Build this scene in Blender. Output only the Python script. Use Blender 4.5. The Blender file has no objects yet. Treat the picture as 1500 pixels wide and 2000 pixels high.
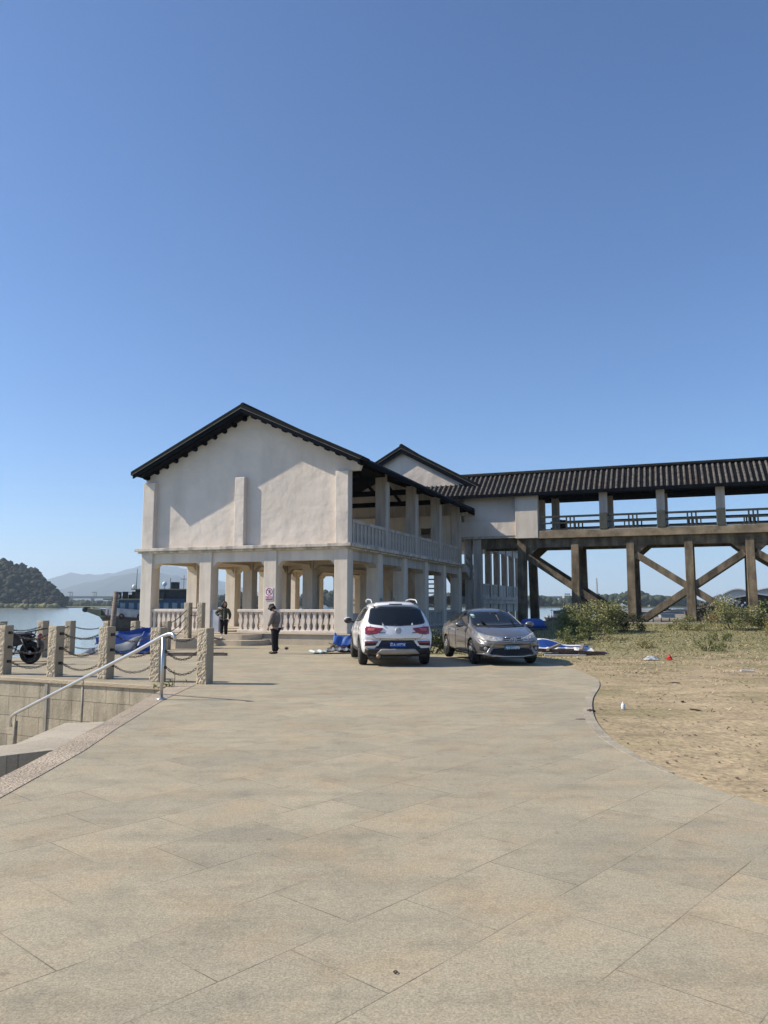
import bpy, bmesh, math, random
from mathutils import Vector, Matrix
from mathutils.bvhtree import BVHTree
R = math.radians
rnd = random.Random(7)
scene = bpy.context.scene
col = scene.collection

# ---------------------------------------------------------------- helpers
class MB:
    """collects geometry that becomes ONE mesh object"""
    def __init__(s): s.v = []; s.f = []; s.m = []; s.sm = []
    def add(s, vs, fs, m=0, smooth=False, T=None):
        o = len(s.v)
        for p in vs:
            p = Vector(p)
            if T is not None: p = T @ p
            s.v.append(tuple(p))
        for f in fs:
            s.f.append([o + i for i in f]); s.m.append(m); s.sm.append(smooth)
        return s
    def box(s, x0, x1, y0, y1, z0, z1, m=0, T=None):
        v = [(x0,y0,z0),(x1,y0,z0),(x1,y1,z0),(x0,y1,z0),(x0,y0,z1),(x1,y0,z1),(x1,y1,z1),(x0,y1,z1)]
        return s.add(v, [(0,3,2,1),(4,5,6,7),(0,1,5,4),(1,2,6,5),(2,3,7,6),(3,0,4,7)], m, False, T)
    def hexa(s, b, t, m=0):
        return s.add(list(b)+list(t), [(3,2,1,0),(4,5,6,7),(0,1,5,4),(1,2,6,5),(2,3,7,6),(3,0,4,7)], m)
    def prism(s, poly, axis, a, b, m=0, T=None):
        """poly 2-D, extruded along axis 0/1/2 from a to b"""
        def P(p, c):
            if axis == 0: return (c, p[0], p[1])
            if axis == 1: return (p[0], c, p[1])
            return (p[0], p[1], c)
        n = len(poly)
        v = [P(p, a) for p in poly] + [P(p, b) for p in poly]
        f = [list(range(n))[::-1], list(range(n, 2*n))] + [(i, (i+1) % n, n+(i+1) % n, n+i) for i in range(n)]
        return s.add(v, f, m, False, T)
    def beam(s, p0, p1, w, h, up=(0,0,1), m=0):
        p0 = Vector(p0); p1 = Vector(p1); d = (p1-p0).normalized()
        side = d.cross(Vector(up)).normalized(); u = side.cross(d).normalized()
        a = side*(w/2); b = u*(h/2)
        return s.hexa([p0-a-b, p0+a-b, p1+a-b, p1-a-b], [p0-a+b, p0+a+b, p1+a+b, p1-a+b], m)
    def tube(s, pts, r, n=8, m=0, cap=True, smooth=True, closed=False):
        pts = [Vector(p) for p in pts]; k = len(pts)
        rs = r if isinstance(r, (list, tuple)) else [r]*k
        prev = None; rings = []
        for i, p in enumerate(pts):
            if closed: d = pts[(i+1) % k] - pts[i-1]
            else: d = pts[min(i+1, k-1)] - pts[max(i-1, 0)]
            d.normalize()
            if prev is None:
                ref = Vector((0,0,1)) if abs(d.z) < .9 else Vector((1,0,0))
                x = d.cross(ref).normalized()
            else:
                x = (prev - d*prev.dot(d)).normalized()
            prev = x; y = d.cross(x)
            rings.append([p + (x*math.cos(2*math.pi*j/n) + y*math.sin(2*math.pi*j/n))*rs[i] for j in range(n)])
        v = [q for g in rings for q in g]; f = []
        for i in range(k if closed else k-1):
            a = i*n; b = ((i+1) % k)*n
            for j in range(n):
                f.append((a+j, a+(j+1) % n, b+(j+1) % n, b+j))
        if cap and not closed:
            f.append(list(range(n))[::-1]); f.append([(k-1)*n+j for j in range(n)])
        return s.add(v, f, m, smooth)
    def lathe(s, prof, n=16, T=None, m=0, smooth=True):
        """prof [(r,z)] about local z"""
        v = []; f = []
        for (r, z) in prof:
            for j in range(n):
                a = 2*math.pi*j/n; v.append((r*math.cos(a), r*math.sin(a), z))
        for i in range(len(prof)-1):
            for j in range(n):
                f.append((i*n+j, i*n+(j+1) % n, (i+1)*n+(j+1) % n, (i+1)*n+j))
        if prof[0][0] > 1e-5: f.append(list(range(n))[::-1])
        if prof[-1][0] > 1e-5: f.append([(len(prof)-1)*n+j for j in range(n)])
        return s.add(v, f, m, smooth, T)
    def ball(s, c, r, n=10, k=7, m=0, jit=0, T=None):
        rx, ry, rz = r if isinstance(r, (tuple, list)) else (r, r, r)
        v = []; f = []
        for i in range(k+1):
            t = math.pi*i/k
            for j in range(n):
                a = 2*math.pi*j/n; q = 1 + (rnd.uniform(-jit, jit) if jit else 0)
                v.append((c[0]+rx*q*math.sin(t)*math.cos(a), c[1]+ry*q*math.sin(t)*math.sin(a), c[2]+rz*q*math.cos(t)))
        for i in range(k):
            for j in range(n):
                f.append((i*n+j, (i+1)*n+j, (i+1)*n+(j+1) % n, i*n+(j+1) % n))
        return s.add(v, f, m, True, T)
    def grid(s, fn, nu, nv, m=0, smooth=True):
        v = [fn(i/nu, j/nv) for j in range(nv+1) for i in range(nu+1)]
        f = [(j*(nu+1)+i, j*(nu+1)+i+1, (j+1)*(nu+1)+i+1, (j+1)*(nu+1)+i) for j in range(nv) for i in range(nu)]
        return s.add(v, f, m, smooth)
    def mesh(s, name, mats):
        me = bpy.data.meshes.new(name)
        me.from_pydata(s.v, [], s.f)
        mats = mats if isinstance(mats, (list, tuple)) else [mats]
        for mm in mats: me.materials.append(mm)
        me.polygons.foreach_set('material_index', s.m)
        me.polygons.foreach_set('use_smooth', s.sm)
        me.update(); me.validate()
        return me
    def build(s, name, mats, parent=None, bevel=0, seg=2, **kw):
        o = bpy.data.objects.new(name, s.mesh(name, mats)); col.objects.link(o)
        if parent is not None: o.parent = parent
        if bevel:
            b = o.modifiers.new('bevel', 'BEVEL'); b.width = bevel; b.segments = seg; b.limit_method = 'ANGLE'; b.angle_limit = R(35)
        for k, x in kw.items(): o[k] = x
        return o

def tag(o, label=None, cat=None, group=None, kind=None):
    if label: o['label'] = label
    if cat: o['category'] = cat
    if group: o['group'] = group
    if kind: o['kind'] = kind
    return o

def thing(name, label, cat, loc=(0,0,0), rz=0, group=None):
    o = bpy.data.objects.new(name, None); col.objects.link(o)
    o.location = loc; o.rotation_euler = (0, 0, rz); o.empty_display_size = .2
    return tag(o, label, cat, group)

def copy_obj(o, parent=None, **kw):
    c = o.copy(); col.objects.link(c)
    if parent is not None: c.parent = parent
    for k, x in kw.items(): setattr(c, k, x)
    return c

def copy_tree(o, parent=None):
    c = o.copy(); col.objects.link(c); c.parent = parent
    for ch in list(o.children): copy_tree(ch, c)
    return c

def lerp(a, b, t): return a + (b-a)*t
def sstep(a, b, x):
    t = max(0, min(1, (x-a)/(b-a))); return t*t*(3-2*t)

def interp(tab, x):
    """piecewise linear table [(x, y...)]"""
    if x <= tab[0][0]: return tab[0][1:]
    for a, b in zip(tab, tab[1:]):
        if x <= b[0]:
            t = (x-a[0])/(b[0]-a[0]); return tuple(lerp(p, q, t) for p, q in zip(a[1:], b[1:]))
    return tab[-1][1:]

# ---------------------------------------------------------------- materials
def mat(name, c, rough=.8, var=.15, scale=2., bump=0., bscale=30., metal=0., c2=None, spec=.4, fine=.0, fscale=80., coat=0., trans=0., space='Object', stretch=None, bdist=.02):
    m = bpy.data.materials.new(name); m.use_nodes = True
    nt = m.node_tree; N = nt.nodes; L = nt.links
    b = N['Principled BSDF']
    b.inputs['Roughness'].default_value = rough; b.inputs['Metallic'].default_value = metal
    b.inputs['Specular IOR Level'].default_value = spec
    if coat: b.inputs['Coat Weight'].default_value = coat; b.inputs['Coat Roughness'].default_value = .04
    if trans: b.inputs['Transmission Weight'].default_value = trans
    tc = N.new('ShaderNodeTexCoord'); vec = tc.outputs[space]
    if stretch:
        mp = N.new('ShaderNodeMapping'); mp.inputs['Scale'].default_value = stretch; L.new(vec, mp.inputs[0]); vec = mp.outputs[0]
    no = N.new('ShaderNodeTexNoise'); no.inputs['Scale'].default_value = scale; no.inputs['Detail'].default_value = 6; no.inputs['Roughness'].default_value = .6
    L.new(vec, no.inputs['Vector'])
    cr = N.new('ShaderNodeValToRGB')
    a = c2 if c2 else tuple(x*(1-var) for x in c); d = c if c2 else tuple(min(1, x*(1+var)) for x in c)
    cr.color_ramp.elements[0].color = (*a, 1); cr.color_ramp.elements[1].color = (*d, 1)
    cr.color_ramp.elements[0].position = .32; cr.color_ramp.elements[1].position = .68
    L.new(no.outputs['Fac'], cr.inputs[0]); out = cr.outputs[0]
    if fine:
        n2 = N.new('ShaderNodeTexNoise'); n2.inputs['Scale'].default_value = fscale; n2.inputs['Detail'].default_value = 3
        L.new(vec, n2.inputs['Vector'])
        mr = N.new('ShaderNodeMapRange'); mr.inputs[1].default_value = .3; mr.inputs[2].default_value = .7; mr.inputs[3].default_value = 1-fine; mr.inputs[4].default_value = 1+fine
        L.new(n2.outputs['Fac'], mr.inputs[0])
        mx = N.new('ShaderNodeMix'); mx.data_type = 'RGBA'; mx.blend_type = 'MULTIPLY'; mx.inputs[0].default_value = 1
        L.new(out, mx.inputs[6]); L.new(mr.outputs[0], mx.inputs[7]); out = mx.outputs[2]
    L.new(out, b.inputs['Base Color'])
    if bump:
        nb = N.new('ShaderNodeTexNoise'); nb.inputs['Scale'].default_value = bscale; nb.inputs['Detail'].default_value = 5
        L.new(vec, nb.inputs['Vector'])
        bp = N.new('ShaderNodeBump'); bp.inputs['Strength'].default_value = bump; bp.inputs['Distance'].default_value = bdist
        L.new(nb.outputs['Fac'], bp.inputs['Height']); L.new(bp.outputs[0], b.inputs['Normal'])
    m['b'] = 1
    return m

def mulnoise(m, scale, lo, hi, p0=.45, p1=.62, stretch=None, detail=5, tint=None):
    """multiply the base colour by a blotchy second noise (dirt, streaks, patches)"""
    nt = m.node_tree; N = nt.nodes; L = nt.links; b = N['Principled BSDF']
    src = b.inputs['Base Color'].links[0].from_socket
    tc = N.new('ShaderNodeTexCoord'); vec = tc.outputs['Object']
    if stretch:
        mp = N.new('ShaderNodeMapping'); mp.inputs['Scale'].default_value = stretch; L.new(vec, mp.inputs[0]); vec = mp.outputs[0]
    no = N.new('ShaderNodeTexNoise'); no.inputs['Scale'].default_value = scale; no.inputs['Detail'].default_value = detail
    L.new(vec, no.inputs['Vector'])
    cr = N.new('ShaderNodeValToRGB'); cr.color_ramp.elements[0].position = p0; cr.color_ramp.elements[1].position = p1
    t = tint or (1,1,1)
    cr.color_ramp.elements[0].color = (lo*t[0], lo*t[1], lo*t[2], 1); cr.color_ramp.elements[1].color = (hi, hi, hi, 1)
    L.new(no.outputs['Fac'], cr.inputs[0])
    mx = N.new('ShaderNodeMix'); mx.data_type = 'RGBA'; mx.blend_type = 'MULTIPLY'; mx.inputs[0].default_value = 1
    L.new(src, mx.inputs[6]); L.new(cr.outputs[0], mx.inputs[7]); L.new(mx.outputs[2], b.inputs['Base Color'])
    return m

PLASTER = mat('plaster', (.67,.59,.505), .88, .05, .8, .6, 1.5, bdist=.10, fine=.03, fscale=25)
mulnoise(PLASTER, 1.1, .86, 1, .3, .55, (1,1,.25))
LEDGE = mat('ledge_plaster', (.62,.55,.46), .9, .1, 1.5, .5, 12, bdist=.02, fine=.06, fscale=30)
mulnoise(LEDGE, 2.2, .55, 1, .36, .56, (1.6,1.6,.5))
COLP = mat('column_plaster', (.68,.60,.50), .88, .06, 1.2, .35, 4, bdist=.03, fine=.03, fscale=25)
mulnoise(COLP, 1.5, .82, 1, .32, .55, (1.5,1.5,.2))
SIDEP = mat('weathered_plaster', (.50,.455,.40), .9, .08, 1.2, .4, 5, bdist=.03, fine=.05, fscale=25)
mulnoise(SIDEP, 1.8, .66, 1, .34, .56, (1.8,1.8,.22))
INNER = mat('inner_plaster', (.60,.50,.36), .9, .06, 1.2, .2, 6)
STONEFLOOR = mat('plinth_stone', (.47,.40,.30), .9, .12, 1.6, .4, 14, fine=.08, fscale=40)
TILE = mat('grey_roof_tile', (.062,.060,.058), .9, .35, 5, .4, 30, c2=(.022,.022,.023), fine=.25, fscale=20, spec=.15)
PIERTILE = mat('weathered_roof_tile', (.17,.158,.142), .92, .3, 4, .5, 30, c2=(.055,.052,.05), fine=.25, fscale=20, spec=.15)
mulnoise(PIERTILE, .30, .92, 1, .36, .46, tint=(1.12,.95,.9))
COPING = mat('dark_roof_coping', (.017,.019,.019), .9, .3, 3, .3, 20, spec=.06)
FASCIA = mat('navy_black_board', (.006,.008,.013), .85, .3, 3, spec=.04)
TIMBER = mat('black_timber_and_gap_shade', (.009,.009,.010), .9, .3, 4, spec=.05)  # roof timber, also the painted shade between tile ribs
RAKELINE = mat('pale_mortar_line', (.17,.16,.125), .9, .3, 4)
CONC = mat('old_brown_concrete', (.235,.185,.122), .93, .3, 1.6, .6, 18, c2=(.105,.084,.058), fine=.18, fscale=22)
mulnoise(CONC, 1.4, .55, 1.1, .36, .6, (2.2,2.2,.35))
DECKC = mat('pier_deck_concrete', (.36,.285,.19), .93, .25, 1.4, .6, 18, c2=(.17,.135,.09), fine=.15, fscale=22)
GREENSTONE = mat('mossy_stone', (.075,.08,.068), .9, .25, 3, .5, 20)
CAMA = R(20.3)
# ---------------------------------------------------------------- ground, quay, river
def gz(x, y): return -0.2*sstep(21, 32, y)
WATER = -3.0
S_CURVE = [(14,-6),(9,-2),(6,1),(4.5,3),(3.6,4.7),(3.04,6.33),(2.79,7.21),(2.66,8.0),(2.61,8.77),(2.63,9.56),(2.78,10.69),(3.06,11.96),(3.48,13.43),(4.11,15.23),(4.50,16.7),(4.66,18.2),(4.64,19.6),(4.42,20.9),(4.0,22.3),(3.2,24.0),(2.2,24.9),(1.3,25.5),(.4,27.6),(-.9,31.4)]
QUAY = [(-1.2,33.6),(-11.0,37.0),(-10.2,33.2),(-9.2,31.0),(-9.4,29.6),(-10.0,28.2),(-10.3,26.4),(-10.95,25.2),(-11.1,23.0),(-11.0,20.6),(-12.5,20.0),(-12.5,19.15)]
WALL_A = (-12.5,19.15); WALL_B = (-4.18,15.23)
OUTER = [(-4.18,15.23),(-4.0,13.1),(-3.8,10.93),(-3.62,8.74),(-3.55,7.76),(-3.5,6),(-3.45,0),(-3.45,-6)]
INNERL = [(-3.72,15.5),(-3.66,13.0),(-3.43,10.14),(-3.27,8.65),(-3.21,7.49),(-3.17,6.6),(-3.1,0),(-3.1,-6)]

def smooth_poly(pts, n=5):
    out = []
    for i in range(len(pts)-1):
        p0 = pts[max(i-1,0)]; p1 = pts[i]; p2 = pts[i+1]; p3 = pts[min(i+2,len(pts)-1)]
        for k in range(n):
            t = k/n
            out.append(tuple(.5*((2*p1[a]) + (-p0[a]+p2[a])*t + (2*p0[a]-5*p1[a]+4*p2[a]-p3[a])*t*t + (-p0[a]+3*p1[a]-3*p2[a]+p3[a])*t**3) for a in range(2)))
    out.append(pts[-1]); return out
SC = smooth_poly(S_CURVE)
pave_poly = SC + QUAY + OUTER

def node_pavers():
    m = bpy.data.materials.new('granite_pavers'); m.use_nodes = True
    N = m.node_tree.nodes; L = m.node_tree.links; b = N['Principled BSDF']
    b.inputs['Roughness'].default_value = .82; b.inputs['Specular IOR Level'].default_value = .3
    tc = N.new('ShaderNodeTexCoord'); mp = N.new('ShaderNodeMapping'); mp.inputs['Rotation'].default_value = (0,0,R(-48.3))
    mp.inputs['Location'].default_value = (.33,.19,0)
    L.new(tc.outputs['Object'], mp.inputs[0])
    br = N.new('ShaderNodeTexBrick'); br.offset = .5; br.inputs['Scale'].default_value = 1; br.inputs['Brick Width'].default_value = .82; br.inputs['Row Height'].default_value = .607
    br.inputs['Mortar Size'].default_value = .0035; br.inputs['Mortar Smooth'].default_value = .2; br.inputs['Bias'].default_value = 0
    br.inputs['Color1'].default_value = (.418,.368,.266,1); br.inputs['Color2'].default_value = (.358,.321,.238,1); br.inputs['Mortar'].default_value = (.155,.135,.10,1)
    L.new(mp.outputs[0], br.inputs['Vector'])
    # joints fade in and out: most are filled with dust
    def noise(scale, detail=5, rough=.6, src=None):
        n = N.new('ShaderNodeTexNoise'); n.inputs['Scale'].default_value = scale; n.inputs['Detail'].default_value = detail; n.inputs['Roughness'].default_value = rough
        L.new(src or tc.outputs['Object'], n.inputs['Vector']); return n.outputs['Fac']
    def ramp(f, p0, c0, p1, c1):
        r = N.new('ShaderNodeValToRGB'); e = r.color_ramp.elements
        e[0].position = p0; e[1].position = p1; e[0].color = (*c0,1); e[1].color = (*c1,1); L.new(f, r.inputs[0]); return r.outputs[0]
    def mul(a, bb, f=1, mode='MULTIPLY'):
        x = N.new('ShaderNodeMix'); x.data_type = 'RGBA'; x.blend_type = mode
        if isinstance(f, (int, float)): x.inputs[0].default_value = f
        else: L.new(f, x.inputs[0])
        L.new(a, x.inputs[6]); L.new(bb, x.inputs[7]); return x.outputs[2]
    # brick colour without joint for blending
    br2 = N.new('ShaderNodeTexBrick'); br2.offset = .5
    for k in ('Scale','Brick Width','Row Height','Bias','Color1','Color2'): br2.inputs[k].default_value = br.inputs[k].default_value
    br2.inputs['Mortar Size'].default_value = 0; L.new(mp.outputs[0], br2.inputs['Vector'])
    jm = ramp(noise(1.1, 3), 40e-2, (.0,.0,.0), .60, (1,1,1))
    c = mul(br2.outputs['Color'], br.outputs['Color'], jm, 'MIX')
    c = mul(c, ramp(noise(.55, 6), .3, (.88,.89,.89), .7, (1.08,1.07,1.05)))
    c = mul(c, ramp(noise(1.3, 4), .46, (1,.99,.98), .72, (1.10,1.0,.90)))          # warm rusty patches
    c = mul(c, ramp(noise(3.2, 7, .7), .36, (.84,.85,.86), .50, (1,1,1)))
    c = mul(c, ramp(noise(2.1, 8, .72), .54, (1,1,1), .66, (1.09,1.08,1.06)))
    c = mul(c, ramp(noise(30, 4, .7), .33, (.86,.86,.85), .6, (1.05,1.05,1.05)))
    c = mul(c, ramp(noise(85, 2), .35, (.78,.77,.76), .65, (1.17,1.17,1.16)))         # grain of the flamed granite
    c = mul(c, ramp(noise(240, 1), .3, (.86,.86,.86), .7, (1.1,1.1,1.1)))
    vo = N.new('ShaderNodeTexVoronoi'); vo.voronoi_dimensions = '2D'; vo.inputs['Scale'].default_value = 1.5; vo.inputs['Randomness'].default_value = 1
    L.new(tc.outputs['Object'], vo.inputs['Vector'])
    c = mul(c, ramp(vo.outputs['Distance'], .016, (.68,.66,.64), .045, (1,1,1)), .0 if False else ramp(noise(.7, 3), .46, (0,0,0), .62, (1,1,1)))
    v2 = N.new('ShaderNodeTexVoronoi'); v2.voronoi_dimensions = '2D'; v2.inputs['Scale'].default_value = 5.5; L.new(tc.outputs['Object'], v2.inputs['Vector'])
    c = mul(c, ramp(v2.outputs['Distance'], .02, (.62,.60,.58), .06, (1,1,1)), ramp(noise(2.3, 4), .52, (0,0,0), .66, (1,1,1)))      # old gum and oil spots
    st = N.new('ShaderNodeMapping'); st.inputs['Scale'].default_value = (.35,2.2,1); L.new(tc.outputs['Object'], st.inputs[0])
    c = mul(c, ramp(noise(1.6, 5, .6, st.outputs[0]), .32, (.87,.88,.89), .52, (1,1,1)))  # tyre drag and swept dirt
    L.new(c, b.inputs['Base Color'])
    h = N.new('ShaderNodeMath'); h.operation = 'MULTIPLY_ADD'; L.new(noise(70, 3), h.inputs[0]); h.inputs[1].default_value = .35
    iv = N.new('ShaderNodeMath'); iv.operation = 'MULTIPLY'; L.new(br.outputs['Fac'], iv.inputs[0]); iv.inputs[1].default_value = -1.
    L.new(iv.outputs[0], h.inputs[2])
    bp = N.new('ShaderNodeBump'); bp.inputs['Strength'].default_value = .30; bp.inputs['Distance'].default_value = .008
    L.new(h.outputs[0], bp.inputs['Height']); L.new(bp.outputs[0], b.inputs['Normal'])
    return m
PAVER = node_pavers()
ROUGHG = mat('rough_granite', (.44,.36,.25), .9, .14, 1.2, .9, 35, fine=.22, fscale=60, bdist=.02)
def add_brick_joint(m, w, h, size, dark, rot=0, loc=(0,0,0), swap=None):
    N = m.node_tree.nodes; L = m.node_tree.links; b = N['Principled BSDF']; src = b.inputs['Base Color'].links[0].from_socket
    tc = N.new('ShaderNodeTexCoord'); mp = N.new('ShaderNodeMapping'); mp.inputs['Rotation'].default_value = swap or (0,0,rot); mp.inputs['Location'].default_value = loc
    L.new(tc.outputs['Object'], mp.inputs[0])
    br = N.new('ShaderNodeTexBrick'); br.inputs['Scale'].default_value = 1; br.inputs['Brick Width'].default_value = w; br.inputs['Row Height'].default_value = h
    br.inputs['Mortar Size'].default_value = size; br.inputs['Mortar Smooth'].default_value = .3
    br.inputs['Color1'].default_value = (1.06,1.06,1.06,1); br.inputs['Color2'].default_value = (.88,.88,.88,1); br.inputs['Mortar'].default_value = (dark,dark,dark,1)
    L.new(mp.outputs[0], br.inputs['Vector'])
    x = N.new('ShaderNodeMix'); x.data_type = 'RGBA'; x.blend_type = 'MULTIPLY'; x.inputs[0].default_value = 1
    L.new(src, x.inputs[6]); L.new(br.outputs['Color'], x.inputs[7]); L.new(x.outputs[2], b.inputs['Base Color'])
    return m
QUAYSIDE = mat('quay_side_stone', (.22,.20,.165), .9, .2, 1.5, .5, 12)

def flat_poly(name, poly, zf, thick, mats, sub=2.0):
    """a paved sheet over a 2-D outline, cut into a grid so that it can follow the slope, with sides down to -thick"""
    bm = bmesh.new()
    vs = [bm.verts.new((x, y, 0)) for x, y in poly]
    bm.faces.new(vs); bmesh.ops.recalc_face_normals(bm, faces=bm.faces)
    ys = [p[1] for p in poly]
    y = math.ceil(min(ys)/sub)*sub
    while y < max(ys):
        bmesh.ops.bisect_plane(bm, geom=bm.verts[:]+bm.edges[:]+bm.faces[:], plane_co=(0,y,0), plane_no=(0,1,0), dist=1e-5)
        y += sub
    bmesh.ops.triangulate(bm, faces=bm.faces)
    for f in bm.faces:
        if f.normal.z < 0: f.normal_flip()
    for v in bm.verts: v.co.z = zf(v.co.x, v.co.y)
    n = len(poly)
    edges = [e for e in bm.edges if e.is_boundary]
    ret = bmesh.ops.extrude_edge_only(bm, edges=edges)
    for v in [g for g in ret['geom'] if isinstance(g, bmesh.types.BMVert)]: v.co.z -= thick
    bmesh.ops.recalc_face_normals(bm, faces=bm.faces)
    if sum(f.normal.z*f.calc_area() for f in bm.faces) < 0:
        for f in bm.faces: f.normal_flip()
    for f in bm.faces: f.material_index = 1 if (abs(f.normal.z) < .5 and len(mats) > 1) else 0
    me = bpy.data.meshes.new(name); bm.to_mesh(me); bm.free()
    for m in mats: me.materials.append(m)
    o = bpy.data.objects.new(name, me); col.objects.link(o); return o

tag(flat_poly('pavement', pave_poly, gz, 3.9, [PAVER, QUAYSIDE], 1.0), 'wide terrace paved with pale worn granite slabs', 'pavement', kind='structure')
EDGESTRIP = add_brick_joint(mat('rough_edge_granite', (.42,.345,.255), .92, .16, .9, 1., 38, fine=.25, fscale=50, bdist=.03), 2.0, .62, .006, .45, loc=(.7,.1,0))
strip = flat_poly('edge_paving', OUTER + INNERL[::-1], lambda x, y: .006, .3, [EDGESTRIP], 50)
tag(strip, 'band of rough-hewn granite slabs edging the terrace above the steps', 'paving', kind='structure')

# narrow stone kerb along the inside of the S-shaped edge
KERB = add_brick_joint(mat('kerb_stone', (.36,.315,.235), .9, .18, 2.5, .6, 25, fine=.15, fscale=50), 9, .16, .010, .72)
kp = [p for p in SC if 7.4 < p[1] < 17.4]
ko = []
for i, p in enumerate(kp):
    a = kp[max(i-1,0)]; b = kp[min(i+1,len(kp)-1)]; d = Vector((b[0]-a[0], b[1]-a[1])).normalized()
    w = .10*math.sin(math.pi*min(1, max(.02, i/(len(kp)-1))))**.6+.004
    ko.append((p[0]+d.y*w+.002, p[1]-d.x*w))
kerb = flat_poly('kerb', [(p[0]-.03, p[1]) for p in kp] + ko[::-1], lambda x, y: .004, .3, [KERB], 50)
tag(kerb, 'narrow grey kerb stones along the curved pavement edge', 'kerb', kind='structure')

# bare and grassy ground on the right, one sheet that falls to the river behind the pier
CB = Vector((-1.7, 33.0)); UU = Vector((math.cos(CAMA), -math.sin(CAMA))); VV = Vector((math.sin(CAMA), math.cos(CAMA)))
def bw(u, v, z=0): p = CB + UU*u + VV*v; return Vector((p.x, p.y, z))
def vn(x, y, s=1):
    return (math.sin(x*1.7*s+1.3)*math.cos(y*1.3*s-.7) + .5*math.sin(x*3.9*s+y*2.7*s) + .25*math.sin(x*8.1*s-y*6.3*s+2))/1.75
def land_z(x, y):
    u = (Vector((x, y))-CB).dot(UU); v = (Vector((x, y))-CB).dot(VV)
    z = -.014 + .010*vn(x*.5, y*.5)
    z += .42*sstep(24, 42, y)*sstep(3, 9, x)
    z += gz(x, y)*(1-sstep(4, 8, x))
    z -= 3.6*sstep(23.5, 29, v)
    z -= 3.6*sstep(-1, -6, x)*sstep(34, 38, y)
    if x < -4: z = min(z, -3.3)
    return z
def dirt_mat():
    m = mat('dry_ground', (.41,.318,.19), .95, .18, .5, .6, 9, fine=.12, fscale=22, bdist=.05)
    mulnoise(m, .42, .74, 1, .36, .56, tint=(.93,1.0,.84))       # faint green-grey patches of short turf
    mulnoise(m, 2.4, .80, 1, .38, .55, (.7,1.3,1))                # trampled dark mulch
    mulnoise(m, 14, .78, 1.06, .35, .6)
    N = m.node_tree.nodes; L = m.node_tree.links; b = N['Principled BSDF']; src = b.inputs['Base Color'].links[0].from_socket
    tc = N.new('ShaderNodeTexCoord'); sx = N.new('ShaderNodeSeparateXYZ'); L.new(tc.outputs['Object'], sx.inputs[0])
    mr = N.new('ShaderNodeMapRange'); mr.inputs[1].default_value = 17; mr.inputs[2].default_value = 29; mr.inputs[3].default_value = -.22; mr.inputs[4].default_value = .22; L.new(sx.outputs[1], mr.inputs[0])
    no = N.new('ShaderNodeTexNoise'); no.inputs['Scale'].default_value = .9; no.inputs['Detail'].default_value = 7; no.inputs['Roughness'].default_value = .7; L.new(tc.outputs['Object'], no.inputs['Vector'])
    ad = N.new('ShaderNodeMath'); ad.operation = 'ADD'; L.new(mr.outputs[0], ad.inputs[0]); L.new(no.outputs['Fac'], ad.inputs[1])
    cr = N.new('ShaderNodeValToRGB'); cr.color_ramp.elements[0].position = .42; cr.color_ramp.elements[1].position = .66; L.new(ad.outputs[0], cr.inputs[0])
    mx = N.new('ShaderNodeMix'); mx.data_type = 'RGBA'; L.new(cr.outputs[0], mx.inputs[0]); L.new(src, mx.inputs[6])
    n3 = N.new('ShaderNodeTexNoise'); n3.inputs['Scale'].default_value = 7; n3.inputs['Detail'].default_value = 5; L.new(tc.outputs['Object'], n3.inputs['Vector'])
    c3 = N.new('ShaderNodeValToRGB'); c3.color_ramp.elements[0].position = .35; c3.color_ramp.elements[1].position = .65; c3.color_ramp.elements[0].color = (.13,.13,.055,1); c3.color_ramp.elements[1].color = (.30,.26,.13,1); L.new(n3.outputs[0], c3.inputs[0])
    L.new(c3.outputs[0], mx.inputs[7]); L.new(mx.outputs[2], b.inputs['Base Color'])
    return m
DIRT = dirt_mat()
NX, NY = 150, 130
def landfn(a, b):
    x = -14 + 174*(a**1.7); y = -30 + 122*b
    return (x, y, land_z(x, y))
g = MB().grid(landfn, NX, NY)
# push the ground down below the terrace so nothing pokes through
pp = [Vector(p) for p in pave_poly]
def inside(x, y, poly):
    c = False; j = len(poly)-1
    for i in range(len(poly)):
        xi, yi = poly[i]; xj, yj = poly[j]
        if (yi > y) != (yj > y) and x < (xj-xi)*(y-yi)/(yj-yi)+xi: c = not c
        j = i
    return c
g.v = [(x, y, z-.4 if all(inside(x+a_, y+b_, pave_poly) for a_, b_ in ((0,0),(2.0,0),(1.4,1.4),(1.4,-1.4),(0,1.5),(0,-1.5))) else (-3.6 if x < -3.3 and y < 31 else z)) for x, y, z in g.v]
tag(g.build('ground', DIRT), 'dry bare earth and thin grass beside the terrace', 'ground', kind='structure')

WATERM = mat('river_water', (.31,.355,.315), .14, .10, .02, .35, .55, spec=.5, stretch=(.5,1.6,1), bdist=.12)
MB().grid(lambda a, b: (-9000+18000*a, -200+9800*b, WATER), 60, 60).build('river_water', WATERM, label='calm grey-green river', kind='structure')

# retaining wall, steps
WALLM = add_brick_joint(mat('wall_stone', (.42,.365,.265), .9, .14, 1.3, .5, 16, fine=.12, fscale=40), .62, .40, .008, .42, swap=(R(90),0,0), loc=(.1,.0,.12))
mulnoise(WALLM, 1.2, .6, 1, .34, .56, (2.4,1,.45))
wd = (Vector(WALL_A)-Vector(WALL_B)); wl = wd.length; wd.normalize(); wa = math.atan2(-wd.y, -wd.x)
rw = thing('retaining_wall', 'stained stone block wall below the nearest row of granite posts', 'wall', (WALL_A[0], WALL_A[1], 0), wa)
MB().box(0, wl, -.06, .02, -3.2, -.075).build('wall_face', WALLM, rw)
MB().box(0, wl, -.10, .02, -.075, .004).build('coping', ROUGHG, rw, bevel=.012)
MB().box(5.95, 6.03, -.085, -.06, -1.9, -.08).build('drain_pipe', mat('drain_grey', (.30,.28,.24), .8), rw)
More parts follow.
